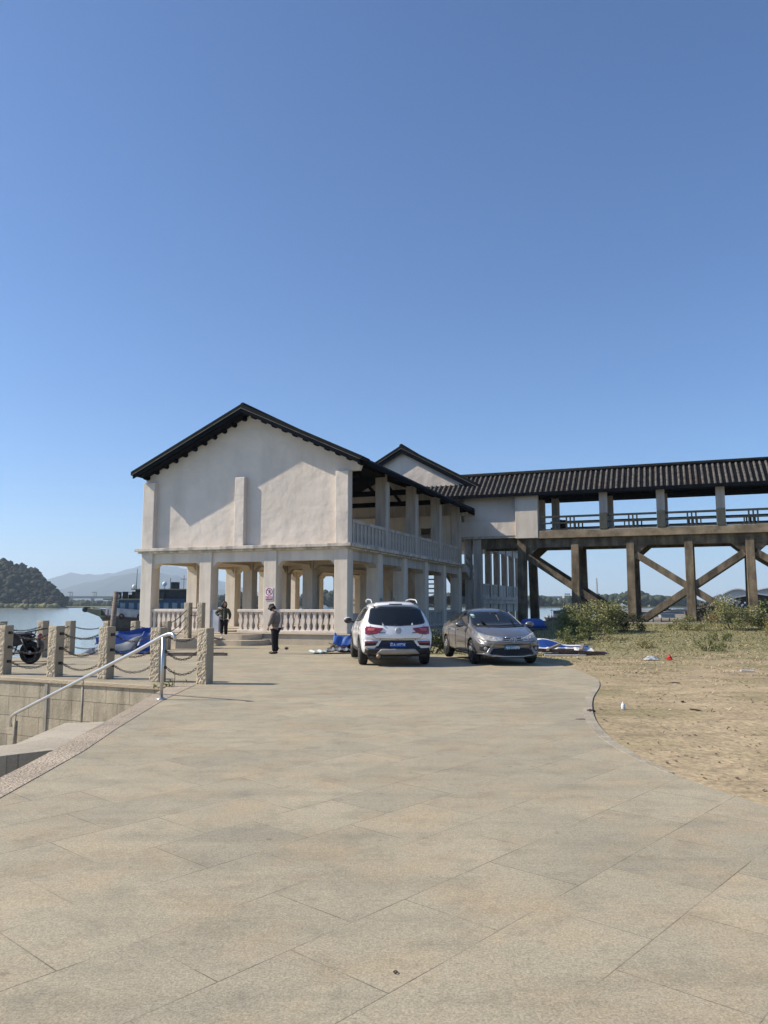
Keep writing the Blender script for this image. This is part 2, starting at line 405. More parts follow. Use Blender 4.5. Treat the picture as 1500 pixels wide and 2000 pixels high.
STEPM = add_brick_joint(mat('step_stone', (.43,.375,.285), .88, .1, 1.1, .4, 18, fine=.12, fscale=50), .9, .55, .006, .6, rot=R(20))
stp = thing('stone_steps', 'pale granite steps going down from the terrace to the river landing', 'steps', (0,0,0))
sb = MB()
sb.prism([(-3.70,9.78),(-3.96,9.56),(-4.44,9.15),(-5.3,8.45),(-5.45,9.25),(-4.63,9.94),(-4.71,11.62),(-4.14,11.77),(-3.84,11.86)], 2, -.45, -.155)
sb.prism([(-3.72,9.6),(-3.98,9.42),(-4.44,9.03),(-5.2,8.4),(-5.2,8.75),(-4.5,9.4),(-3.75,9.9)], 2, -3.4, -.46)
for k in range(1, 9):
    zt = -.155*(k+1); x0 = -3.85-.28*k
    sb.prism([(x0,12.1),(x0-.28,12.1),(x0-.28,15.05-.42*(x0-.28+4.18)),(x0,15.05-.42*(x0+4.18))], 2, -3.4, zt)
sb.prism([(-3.86,9.9),(-13,9.5),(-13,18.8),(-6.0,15.9),(-3.9,14.9)], 2, -3.4, -1.6)
sb.build('stair_flight', STEPM, stp, bevel=.008)

# steel handrail
STEEL = mat('brushed_steel', (.55,.55,.54), .38, .04, 8, metal=1)
DULL = mat('dull_stained_post', (.27,.235,.18), .6, .25, 6)
hr = thing('steel_handrail', 'brushed steel handrail sloping down over the granite steps', 'handrail', (-3.72, 13.12, 0))
def hp(x, y, z): return (x+3.72, y-13.12, z)
P0 = Vector((-3.72,13.12,1.03)); P1 = Vector((-7.75,16.4,-.72)); dd = (P1-P0).normalized()
rail = MB(); rp = [P0 + Vector((.25,-.19,-.03)), P0+Vector((.235,-.18,.03)), P0+Vector((.19,-.15,.06)), P0+Vector((.11,-.085,.055)), P0+Vector((0,0,.02))]
rp += [P0.lerp(P1, t) for t in (.15,.3,.45,.6,.75,.9,.97)] + [P1+Vector((-.02,.02,-.03)), P1+Vector((-.05,.04,-.13)), P1+Vector((-.02,.03,-.24))]
rail.tube([p-Vector((-0,0,0)) - Vector((-3.72,13.12,0)) for p in rp], .031, 14).build('rail', STEEL, hr)
def rpost(f, zb, r=.024):
    p = P0.lerp(P1, f); b = MB()
    b.tube([hp(p.x,p.y,zb), hp(p.x,p.y,p.z-.16)], r, 8)
    b.tube([hp(p.x,p.y,p.z-.16), hp(p.x,p.y,p.z)], .012, 8)
    b.lathe([(.07,0),(.07,.012),(.045,.02),(.036,.03)], 14, Matrix.Translation(hp(p.x,p.y,zb)))
    b.build('support', DULL, hr)
b = MB(); b.tube([hp(-3.72,13.12,0), hp(-3.72,13.12,1.03)], .029, 12); b.lathe([(.08,0),(.08,.015),(.05,.025),(.038,.035)], 14, Matrix.Translation((0,0,.004))); b.build('support', STEEL, hr)
rpost(.475, -1.25); rpost(.965, -1.62, .045)
# ---------------------------------------------------------------- white two-storey pavilion (local u, v, z)
pav = thing('riverside_pavilion', 'white two-storey gabled pavilion with open colonnades and dark tiled roof', 'building', (CB.x, CB.y, 0), -CAMA)
U0, U1, VL = -10.55, .17, 19.35
FZ = .30
# plinth
MB().box(U0-.12, U1+.12, -.12, VL+.1, -3.6, FZ-.05).box(U0-.2, U1+.2, -.2, VL+.1, FZ-.05, FZ).build('plinth', STONEFLOOR, pav, bevel=.015)
# entrance platform
pf = MB()
arc = [(-3.75+.35*math.sin(t), -.85-.75*math.cos(t)*1.0+.0) for t in [i*math.pi/2/6 for i in range(7)]]
pf.prism([(-9.4,-.2),(-9.4,-1.5)] + [(-4.3,-1.5)] + [(-4.3+.9*math.sin(t), -.6-.9*math.cos(t)) for t in [i*math.pi/2/7 for i in range(8)]] + [(-3.4,-.2)], 2, -1.2, .02)
pf.prism([(-9.2,-.2),(-9.2,-1.05),(-7.1,-1.05),(-4.5,-1.05)] + [(-4.5+.7*math.sin(t), -.35-.7*math.cos(t)) for t in [i*math.pi/2/7 for i in range(8)]] + [(-3.8,-.2)], 2, .02, .24)
pf.build('entrance_platform', STONEFLOOR, pav, bevel=.012)
CU = [-10.2, -6.94, -3.59, -.16]; CV = [.315+3.74*k for k in range(6)]
CW = .315
def chamfer_profile(w, zt, ch):  # unused corner pieces
    return None
cm = MB().box(-CW, CW, -CW, CW, FZ, 3.95).mesh('column', COLP)
cin = MB().box(-.27, .27, -.27, .27, FZ, 3.9).mesh('column_inner', COLP)
for i, u in enumerate(CU):
    for k, v in enumerate(CV):
        outer = i in (0, 3) or k in (0, 5)
        o = bpy.data.objects.new('column', cm if outer else cin); col.objects.link(o); o.parent = pav; o.location = (u, v, 0)
        bv = o.modifiers.new('bevel', 'BEVEL'); bv.width = .025; bv.segments = 2
# beams with chamfered haunches, one part per line
def beam_poly(a, b, z0, z1, ch):
    return [(a, z0-ch), (a, z1), (b, z1), (b, z0-ch), (b-ch, z0), (a+ch, z0)]
for k, v in enumerate(CV):
    b = MB()
    for i in range(3): b.prism(beam_poly(CU[i]+CW-.02, CU[i+1]-CW+.02, 3.47, 3.9, .26), 1, v-.2+(0 if k else -.03), v+.2)
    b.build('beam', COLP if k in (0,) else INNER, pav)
for i, u in enumerate(CU):
    b = MB()
    for k in range(5): b.prism([(p[0], p[1]) for p in beam_poly(CV[k]+CW-.02, CV[k+1]-CW+.02, 3.47, 3.9, .24)], 0, u-.2, u+.2)
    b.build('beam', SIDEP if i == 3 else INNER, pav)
# first-floor slab with projecting ledge
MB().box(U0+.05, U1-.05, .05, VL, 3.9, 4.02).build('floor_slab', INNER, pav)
lg = MB()
lg.prism([(U0-.22,-.22),(U1+.22,-.22),(U1+.22,VL+.05),(U0-.22,VL+.05)], 2, 4.02, 4.17)
lg.prism([(U0-.10,-.10),(U1+.10,-.10),(U1+.10,VL),(U0-.10,VL)], 2, 3.93, 4.02)
lg.build('ledge', LEDGE, pav, bevel=.02)
# gable walls
def gable(v0, v1, wallmat, name='gable_wall', zb=4.17):
    P = [(U0+.02, zb), (U1-.02, zb), (U1-.02, 7.36), (U1+.40, 7.36), (U1+.56, 7.80), (-5.0, 10.28), (U0-.22, 7.80), (U0-.12, 7.62), (U0+.02, 7.36)]
    return MB().prism(P, 1, v0, v1).build(name, wallmat, pav, bevel=.02)
gable(.25, .5, PLASTER)
# pilasters on the front
for a, b_ in ((U0, U0+.66), (-5.49, -4.98), (U1-.62, U1)):
    MB().box(a, b_, .0, .35, 4.17, 7.34).build('pilaster', PLASTER, pav, bevel=.03)
# side columns of the upper floor, both long sides
V2 = [.30+4.69*k for k in range(5)]
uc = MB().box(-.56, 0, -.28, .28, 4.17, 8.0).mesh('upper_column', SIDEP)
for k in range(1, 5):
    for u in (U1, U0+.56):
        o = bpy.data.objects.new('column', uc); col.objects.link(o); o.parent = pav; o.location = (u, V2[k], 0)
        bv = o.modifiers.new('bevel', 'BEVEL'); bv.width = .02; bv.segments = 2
MB().box(U1-.53, U1-.03, .5, V2[1]-.3, 7.75, 7.95).build('wall_plate', TIMBER, pav)
# upper balustrades
balm = MB()
prof = [(.075,0),(.075,.08),(.068,.2),(.085,.42),(.072,.62),(.075,.80)]
for (a, b_) in zip(prof, prof[1:]):
    balm.hexa([(-.07,-a[0],a[1]),(.07,-a[0],a[1]),(.07,a[0],a[1]),(-.07,a[0],a[1])], [(-.07,-b_[0],b_[1]),(.07,-b_[0],b_[1]),(.07,b_[0],b_[1]),(-.07,b_[0],b_[1])])
balm = balm.mesh('slat_baluster', SIDEP)
def upper_panel(u, va, vb, z0, h, sub=True, mt=SIDEP):
    b = MB(); b.box(u-.09, u+.09, va, vb, z0, z0+.10); b.box(u-.1, u+.1, va, vb, z0+h-.14, z0+h)
    n = 9; pitch = (vb-va)/n
    if not sub:
        for q in range(n+1): b.box(u-.07, u+.07, va+pitch*q-.085, va+pitch*q+.085, z0+.1, z0+h-.14)
    o = b.build('balustrade', mt, pav)
    if sub:
        for q in range(n):
            c = bpy.data.objects.new('baluster', balm); col.objects.link(c); c.parent = o; c.location = (u, va+pitch*(q+.5), z0+.09); c.scale = (1, pitch*.66/.16, (h-.22)/.80)
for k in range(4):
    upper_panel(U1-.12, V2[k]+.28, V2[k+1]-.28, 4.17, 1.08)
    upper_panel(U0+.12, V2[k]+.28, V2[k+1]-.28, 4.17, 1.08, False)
# low ground-floor balustrades on the long sides
for k in range(5):
    if k in (0,): 
        MB().box(U1-.25, U1-.1, CV[k]+CW, CV[k+1]-CW, FZ, 1.15).build('parapet', SIDEP, pav)
    else: upper_panel(U1-.2, CV[k]+CW, CV[k+1]-CW, FZ, .9, False)
# vase balustrades at the front
hw_ = [(0,.11),(.04,.098),(.10,.066),(.17,.052),(.25,.060),(.34,.088),(.42,.100),(.49,.096),(.56,.070),(.63,.054),(.69,.062),(.74,.090),(.78,.105),(.80,.11)]
vb_me = MB().prism([(w, z) for z, w in hw_] + [(-w, z) for z, w in hw_[::-1]], 1, -.085, .085).mesh('vase_baluster', PLASTER)
def front_panel(ua, ub, n):
    b = MB(); b.box(ua, ub, .06, .34, FZ, FZ+.12); b.box(ua, ub, .06, .34, FZ+.9, FZ+1.03)
    o = b.build('balustrade', PLASTER, pav, bevel=.02); p = (ub-ua)/n
    for q in range(n):
        c = bpy.data.objects.new('baluster', vb_me); col.objects.link(c); c.parent = o; c.location = (ua+p*(q+.5), .2, FZ+.11); c.scale = (p/.278, 1, 1)
front_panel(CU[2]+CW, CU[3]-CW, 10)
front_panel(-5.25, CU[2]-CW, 5)
front_panel(CU[0]+CW, CU[1]-CW, 10)
MB().box(-6.60, -6.2, .05, .3, FZ, 1.3).build('gate_panel', mat('pale_blue_panel', (.36,.39,.44), .7), pav)
# far end wall of the upper floor, with openings
ew = MB()
ops = [(-9.2,-7.6), (-5.9,-4.3), (-2.6,-1.3)]
xs = [U0+.3] + [q for o_ in ops for q in o_] + [U1-.6]
for q in range(0, len(xs), 2): ew.box(xs[q], xs[q+1], VL-.5, VL-.2, 4.17, 7.4)
for a, b_ in ops: ew.box(a, b_, VL-.5, VL-.2, 6.6, 7.4)
ew.build('end_wall', COLP, pav)
gable(VL-.35, VL-.1, SIDEP, 'end_gable', 7.36)
# roof trusses
tr = MB()
for v in V2[1:4]:
    tr.beam((U0+.4, v, 7.72), (U1-.3, v, 7.72), .2, .28)
    tr.beam((U0+.2, v, 7.95), (-5.0, v, 9.95), .16, .22); tr.beam((U1-.0, v, 7.95), (-5.0, v, 9.95), .16, .22)
    tr.beam((-5.0, v, 7.8), (-5.0, v, 9.95), .18, .18)
    tr.beam((-7.6, v, 7.8), (-6.6, v, 9.1), .14, .16); tr.beam((-2.4, v, 7.8), (-3.4, v, 9.1), .14, .16)
tr.build('roof_truss', TIMBER, pav)
RU, RZ, EZ, HALF = -4.88, 10.36, 7.66, 5.77     # underside ridge / eave line of the roof
def rz(u): return RZ - (RZ-EZ)*abs(u-RU)/HALF
def tiled_roof(parent, ru, rzt, half, drop, v0, v1, tmat, name='roof', pitch=.33, rr=.085, axis='v', left=True, right=True):
    """two slopes of cover tiles; slope runs down from the ridge by drop over half"""
    b = MB(); n = max(1, int(round((v1-v0)/pitch))); p = (v1-v0)/n; seg = 8
    for sgn in ((-1,) if left else ()) + ((1,) if right else ()):
        # base sheet, coloured black to paint shade into the gaps between ribs
        q = [(ru, v0, rzt), (ru, v1, rzt), (ru+sgn*half, v1, rzt-drop), (ru+sgn*half, v0, rzt-drop)]
        t = [(x, y, z-.06) for x, y, z in q]
        b.add(q+t, [(0,1,2,3),(7,6,5,4),(0,4,5,1),(1,5,6,2),(2,6,7,3),(3,7,4,0)], 1)
        for k in range(n):
            vc = v0 + p*(k+.5); vs = []; fs = []
            m_ = 5
            for s_ in range(seg+1):
                for half_ in (0, 1):
                    if s_ == seg and half_: continue
                    tt = (s_ + (0.02 if half_ else 0))/seg; r_ = rr*(1.0 if half_ else 1.12) if s_ else rr
                    cx = ru+sgn*half*tt; cz = rzt-drop*tt
                    for j in range(m_):
                        a = math.pi*j/(m_-1)
                        vs.append((cx, vc - r_*math.cos(a)*sgn, cz + r_*math.sin(a)*1.1))
            rows = len(vs)//m_
            for s_ in range(rows-1):
                for j in range(m_-1): fs.append((s_*m_+j, s_*m_+j+1, (s_+1)*m_+j+1, (s_+1)*m_+j))
            fs.append([(rows-1)*m_+j for j in range(m_)])
            b.add(vs, fs, 0, True)
    return b.build(name, [tmat, TIMBER], parent)
RV0, RV1 = -.42, VL+.45
tiled_roof(pav, RU, RZ+.10, HALF, RZ-EZ, RV0+.3, RV1-.2, TILE)
# boarding under the tiles, eaves boards, purlins
ub = MB()
for s_ in (-1, 1):
    ub.hexa([(RU, -.3, RZ-.09), (RU, RV1, RZ-.09), (RU+s_*(HALF-.05), RV1, EZ-.09+.02), (RU+s_*(HALF-.05), -.3, EZ-.09+.02)],
            [(RU, -.3, RZ+.03), (RU, RV1, RZ+.03), (RU+s_*(HALF-.05), RV1, EZ+.05), (RU+s_*(HALF-.05), -.3, EZ+.05)])
ub.build('roof_boarding', TIMBER, pav)
eb = MB()
for s_ in (-1, 1): eb.box(RU+s_*HALF-.03, RU+s_*HALF+.03, -.4, RV1, EZ-.06, EZ+.10)
eb.build('eaves_board', FASCIA, pav)
for s_ in (-1, 1):
    pu_ = MB()
    for k in range(11):
        u = RU + s_*(.28+k*.53)
        zc = rz(u)-(.135 if s_ < 0 else .085); pu_.tube([(u, -.03, zc), (u, .27, zc)], .115, 12)
    pu_.build('purlin_ends', FASCIA, pav)
# brackets under the right eave
for v in V2[1:]:
    bk = MB(); bk.prism([(U1-.1, 7.55), (U1+.62, 7.62), (U1+.62, 7.72), (U1-.1, 7.95)], 1, v-.08, v+.08)
    bk.build('eaves_bracket', TIMBER, pav)
# rake: coping, pale line, board
def rake(v0, v1, z0, z1, name, m, e0=.06, shift=0):
    b = MB()
    for s_ in (-1, 1):
        E_ = HALF+e0; sl = (RZ-EZ)/HALF
        u_e = RU+s_*E_; z_e = RZ-sl*E_
        b.hexa([(RU, v0, RZ+z0), (u_e, v0, z_e+z0), (u_e, v1, z_e+z0), (RU, v1, RZ+z0)], [(RU, v0, RZ+z1), (u_e, v0, z_e+z1), (u_e, v1, z_e+z1), (RU, v1, RZ+z1)])
    return b.build(name, m, pav)
rake(-.62, -.54, -.15, .03, 'rake_board', FASCIA)
rake(-.66, -.30, .03, .05, 'mortar_line', RAKELINE)
rake(-.64, .30, .05, .225, 'rake_coping', COPING, .16)
rake(RV1-.1, RV1+.1, -.2, .28, 'rake_coping', COPING)
MB().tube([(RU, -.5, RZ+.20), (RU, RV1, RZ+.20)], .13, 10).build('ridge', COPING, pav)
# sign on the second front column from the right
WHITEP = mat('sign_white', (.72,.70,.72), .45, .03); MAG = mat('sign_crimson', (.36,.025,.10), .45, .05); BLK = mat('sign_black', (.03,.02,.03), .5, .05)
sg = thing('warning_sign', 'white warning sign with crimson barred circle on a front column', 'sign', tuple(bw(-3.60, -.012, 2.02)), -CAMA); sg.scale = (.80,1,.80)
MB().box(-.235,.235,-.012,0,-.37,.33).build('board', WHITEP, sg)
rg = MB()
def ring2(b, r0, r1, y, cx, cz, n=40, m=0):
    v = []; f = []
    for j in range(n):
        a = 2*math.pi*j/n
        for r_ in (r0, r1): v += [(cx+r_*math.cos(a), y, cz+r_*math.sin(a)), (cx+r_*math.cos(a), y+.004, cz+r_*math.sin(a))]
    for j in range(n):
        a = j*4; c = ((j+1) % n)*4
        f += [(a, a+2, c+2, c), (a+1, c+1, c+3, a+3), (a+2, a+3, c+3, c+2), (a, c, c+1, a+1)]
    return b.add(v, f, m)
ring2(rg, .165, .205, -.018, 0, .10)
rg.beam((-.125,-.0175,.225), (.125,-.0175,-.025), .004, .036, up=(0,0,1))
rg.build('barred_circle', MAG, sg)
fg = MB()
fg.lathe([(.0001,0),(.028,0),(.028,.003),(.0001,.003)], 16, Matrix.Translation((.035,-.014,.195)) @ Matrix.Rotation(R(90),4,'X'))
for a, b_, w in (((.02,.16),(-.005,.06),.045), ((.03,.165),(.085,.115),.022), ((.015,.15),(-.055,.16),.02), ((0,.07),(.045,.02),.026), ((-.005,.07),(-.045,.005),.026), ((.07,.18),(.075,.04),.014)):
    fg.beam((a[0],-.0155,a[1]), (b_[0],-.0155,b_[1]), .002, w)
fg.build('climbing_figure', BLK, sg)
MB().box(-.215,.215,-.0155,-.012,-.345,-.155).build('red_bar', MAG, sg)
def text_mesh(txt, size, m, parent, loc, rot, name, ext=.002, sx=1, align='CENTER', bold=0):
    cu = bpy.data.curves.new(name, 'FONT'); cu.body = txt; cu.size = size; cu.align_x = align; cu.align_y = 'CENTER'; cu.extrude = ext; cu.offset = bold
    o = bpy.data.objects.new(name, cu); col.objects.link(o)
    dg = bpy.context.evaluated_depsgraph_get(); me = bpy.data.meshes.new_from_object(o.evaluated_get(dg))
    bpy.data.objects.remove(o); me.materials.clear(); me.materials.append(m)
    o = bpy.data.objects.new(name, me); col.objects.link(o); o.parent = parent; o.location = loc; o.rotation_euler = rot; o.scale = (sx, 1, 1)
    return o
text_mesh('\u7981\u6b62\u7ffb\u8d8a', .105, WHITEP, sg, (0,-.017,-.25), (R(90),0,0), 'lettering', bold=.0015)
sg2 = thing('notice_plate', 'small grey notice plate low on a shaded side column', 'sign', tuple(bw(U1+.012, CV[1], 1.6)), -CAMA)
MB().box(0,.012,-.15,.15,-.24,.24).build('board', mat('notice_grey', (.25,.27,.30), .5), sg2)
nb = MB()
for q in range(5): nb.box(.012,.015,-.11,.09-.04*(q % 2),.15-.075*q-.012,.15-.075*q+.012)
nb.build('text_lines', BLK, sg2)

# ---------------------------------------------------------------- rear hall (taller, further back)
hall = thing('rear_hall', 'taller white gabled hall behind the pavilion with its lower gallery open', 'building', (CB.x, CB.y, 0), -CAMA)
HU, HR, HH, HZ, HV0, HV1 = -4.35, 12.42, 5.55, 9.35, 20.15, 38.5
sl = (HR-HZ)/HH
MB().prism([(-9.6,8.0),(.85,8.0),(.85,HR-sl*(.85-HU)-.12),(HU,HR-.12),(-9.6,HR-sl*(HU+9.6)-.12)], 1, HV0+.35, HV0+.65).build('gable_wall', PLASTER, hall)
tiled_roof(hall, HU, HR+.02, HH, HR-HZ, HV0+.25, HV1, TILE, pitch=.36)
def rake2(v0, v1, z0, z1, name, m, e0=.0):
    b = MB()
    for s_ in (-1, 1):
        E_ = HH+e0; u_e = HU+s_*E_; z_e = HR-sl*E_
        b.hexa([(HU, v0, HR+z0), (u_e, v0, z_e+z0), (u_e, v1, z_e+z0), (HU, v1, HR+z0)], [(HU, v0, HR+z1), (u_e, v0, z_e+z1), (u_e, v1, z_e+z1), (HU, v1, HR+z1)])
    return b.build(name, m, hall)
rake2(HV0, HV0+.1, -.30, .02, 'rake_board', FASCIA)
rake2(HV0-.04, HV0+.5, .022, .045, 'mortar_line', RAKELINE)
rake2(HV0-.02, HV0+.6, .045, .26, 'rake_coping', COPING, .1)
MB().tube([(HU, HV0, HR+.22), (HU, HV1, HR+.22)], .15, 10).build('ridge', COPING, hall)
HSU = .55
hv = [20.6+3.0*k for k in range(7)]
hc = MB().box(-.22,.22,-.24,.24,-3.6,9.2).mesh('hall_column', SIDEP)
for v in hv:
    for u in (HSU-.22, -9.2):
        o = bpy.data.objects.new('column', hc); col.objects.link(o); o.parent = hall; o.location = (u, v, 0)
MB().box(-9.4, HSU+.18, 20.4, HV1+.3, 1.86, 2.06).box(-9.4, HSU+.06, 20.45, HV1+.2, 1.55, 1.86).build('lower_floor', SIDEP, hall)
MB().box(-9.4, HSU+.14, 20.4, HV1+.2, 6.05, 6.3).build('upper_floor', SIDEP, hall)
hb = MB()
for k in range(6):
    for u in (HSU-.2, -9.2): hb.prism(beam_poly(hv[k]+.24, hv[k+1]-.24, 5.55, 6.05, .3), 0, u-.12, u+.12)
hb.build('beam', SIDEP, hall)
for k in range(6):
    bb = MB(); u = HSU-.15; va, vb_ = hv[k]+.24, hv[k+1]-.24
    if k in (0, 3): bb.box(u-.06, u+.06, va, vb_, 2.06, 3.0)
    else:
        bb.box(u-.06, u+.06, va, vb_, 2.06, 2.2); bb.box(u-.07, u+.07, va, vb_, 2.9, 3.0)
        for q in range(10): bb.box(u-.05, u+.05, va+(vb_-va)*(q+.25)/10, va+(vb_-va)*(q+.85)/10, 2.2, 2.9)
    bb.build('balustrade', SIDEP, hall)
    MB().box(HSU-.35, HSU-.1, va-.1, vb_+.1, .9, 1.55).build('ground_beam', SIDEP, hall)
MB().box(-9.3, -9.0, 21, 26, 6.3, 9).box(-9.3, .3, 37.6, 37.9, 6.3, 9.2).box(-9.3,.1,26.2,26.5,6.3,8.6).build('inner_wall', COLP, hall)
# outside stair between the two
sto = thing('outside_stair', 'white concrete stair descending from the pavilion end to the hall gallery', 'stair', (CB.x, CB.y, 0), -CAMA)
a0, a1 = (19.25, 4.1), (24.0, 2.0)
MB().prism([(a0[0], a0[1]-.45), (a0[0], a0[1]+.02), (a1[0], a1[1]+.02), (a1[0]+.2, a1[1]-.45)], 0, .35, .5).prism([(a0[0], a0[1]-.45), (a0[0], a0[1]-.1), (a1[0], a1[1]-.1), (a1[0]+.2, a1[1]-.45)], 0, -1.1, .35).build('stair_flight', SIDEP, sto)
rr_ = MB()
for dz in (.45, .9): rr_.beam((.42, a0[0], a0[1]+dz), (.42, a1[0], a1[1]+dz), .1, .13)
for q in range(6):
    t = q/5; rr_.box(.37,.47, lerp(a0[0],a1[0],t)-.05, lerp(a0[0],a1[0],t)+.05, lerp(a0[1],a1[1],t), lerp(a0[1],a1[1],t)+.9)
rr_.build('stair_railing', SIDEP, sto)
# inner stair seen through the ground-floor columns
ist = MB()
ist.prism([(13.2, 3.9), (14.4, 3.9), (18.6, .35), (17.4, .35)], 0, -3.4, -1.6)
ist.build('inner_stair', COLP, pav)
ist2 = MB()
for q in range(12): ist2.box(-3.1, -.6, 15.4+.28*q, 15.7+.28*q, 3.6-.28*q, 3.68-.28*q)
ist2.build('stair_treads', SIDEP, pav)
# ---------------------------------------------------------------- covered bridge on a concrete trestle (local u, v, z)
pier = thing('covered_bridge', 'long covered footbridge with black tiled roof on a brown concrete trestle', 'bridge', (CB.x, CB.y, 0), -CAMA)
PV = 20.0; PW = 2.75; UE = 34.0
SH = .17                                     # the far side sits slightly further along
LEGU = [4.10, 7.47, 10.83, 14.22, 17.60, 20.98, 24.36, 27.74, 31.1]
LB = lambda u: max(-.2, 0.15) if u > 6 else -.3
def legz(u): return -.6
for i, u in enumerate(LEGU):
    wid = .23 if i else .27
    for far in (0, 1):
        v = PV if not far else PV+PW; s_ = SH if far else 0
        dv = -.55 if not far else .75       # batter
        b = MB(); zb = -.8; zt = 5.5
        vb = v + dv
        b.hexa([(u+s_-wid-.02, vb-.28, zb), (u+s_+wid+.02, vb-.28, zb), (u+s_+wid+.02, vb+.28, zb), (u+s_-wid-.02, vb+.28, zb)],
               [(u+s_-wid, v-.24, zt), (u+s_+wid, v-.24, zt), (u+s_+wid, v+.24, zt), (u+s_-wid, v+.24, zt)])
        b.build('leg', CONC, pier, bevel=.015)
    cb = MB(); cb.beam((u+SH/2, PV-.2, 5.35), (u+SH/2, PV+PW+.2, 5.35), .36, .42); 
    cb.beam((u+SH/2, PV-.3, 2.2), (u+SH/2, PV+PW+.4, 2.2), .2, .28) if i > 8 else None
    cb.build('cross_beam', CONC, pier)
def brace(ua, za, ub, zb_, w=.30):
    for far in (0, 1):
        s_ = SH if far else 0
        def vv(z): 
            t = (5.5-z)/6.3; return (PV - .55*t + .02) if not far else (PV+PW+.75*t-.02)
        pa = Vector((ua+s_, vv(za), za)); pb = Vector((ub+s_, vv(zb_), zb_))
        MB().beam(pa, pb, .40, .34, up=(0,1,0)).build('brace', CONC, pier, bevel=.012)
def gusset(u, z, du, dz, big=.55):
    for far in (0, 1):
        s_ = SH if far else 0; v = (PV-.13) if not far else PV+PW-.13
        MB().prism([(u+s_, z), (u+s_+du, z), (u+s_, z+dz)], 1, v, v+.26).build('gusset', CONC, pier)
# bay 1-3: one long diagonal, then crossed bays
def diag(i, j, down=True):
    ua, ub = LEGU[i]+.3, LEGU[j]-.3
    if down: brace(ua, 4.62, ub, .42)
    else: brace(ua, .42, ub, 4.62)
diag(0, 2)
for i in (2, 4, 6):
    diag(i, i+2, True); diag(i, i+2, False)
for i in (0, 2, 4, 6):
    gusset(LEGU[i]+.2, 5.2, .85, -.75); 
    if i: gusset(LEGU[i]+.2, 4.75, .25, -.55)
    if i: 
        gusset(LEGU[i]-.2, 5.2, -.85, -.75) if i > 2 else None
    gusset(LEGU[i]+.2, .1, .6, .62) if i else None
    if i: gusset(LEGU[i]-.2, .1, -.6, .62)
for far in (0, 1):
    s_ = SH if far else 0; v = PV if not far else PV+PW
    MB().box(3.8+s_, UE, v-.17, v+.17, 5.18, 5.74).build('edge_beam', CONC, pier, bevel=.01)
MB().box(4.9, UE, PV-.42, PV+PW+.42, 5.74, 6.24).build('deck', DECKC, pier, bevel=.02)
# posts, columns, railing
PCU = [5.9, 9.3, 12.72, 16.12, 19.5, 22.9, 26.3, 29.7, 33.1]
pcm = MB().box(-.25,.25,-.2,.2,6.24,8.72).mesh('bridge_column', SIDEP)
gpm = MB().box(-.235,.235,-.13,.13,6.24,7.28).mesh('rail_post', GREENSTONE)
RAILM = mat('dark_rail_stone', (.045,.048,.042), .85, .25, 4, .3, 20)
for far in (0, 1):
    v = PV-.08 if not far else PV+PW+.08; s_ = SH if far else 0
    for k, u in enumerate(PCU):
        if k == 0 and not far: continue
        o = bpy.data.objects.new('column', pcm); col.objects.link(o); o.parent = pier; o.location = (u+s_-(.15 if k == 0 else 0), v, 0)
        q = bpy.data.objects.new('rail_post', gpm); col.objects.link(q); q.parent = pier; q.location = (u+s_-.01, v-.24 if not far else v+.24, 0)
        for ob in (o, q): bv = ob.modifiers.new('bevel', 'BEVEL'); bv.width = .015; bv.segments = 2
    ext = [4.75] + PCU[1:]
    for k in range(len(ext)-1):
        ua, ub = ext[k]+(.26 if k else .6)+s_, ext[k+1]-.26+s_; vr = v-.24 if not far else v+.24
        b = MB()
        b.box(ua, ub, vr-.06, vr+.06, 7.06, 7.19); b.box(ua, ub, vr-.05, vr+.05, 6.66, 6.76); b.box(ua, ub, vr-.05, vr+.05, 6.26, 6.34)
        mid = (ua+ub)/2 + .05
        for d in (-.24, 0, .24): b.box(mid+d-.045, mid+d+.045, vr-.05, vr+.05, 6.3, 7.1)
        b.box(mid+(-.5 if k % 2 else .5)-.04, mid+(-.5 if k % 2 else .5)+.04, vr-.05, vr+.05, 6.3, 6.7)
        if k == 0: b.box(mid-.95-.04, mid-.95+.04, vr-.05, vr+.05, 6.3, 6.7)
        b.build('railing', RAILM, pier, bevel=.008)
    # timber plate over the columns and rafters below the tiles
    MB().box(5.2, UE, v-.10, v+.10, 8.55, 8.78).build('wall_plate', TIMBER, pier)
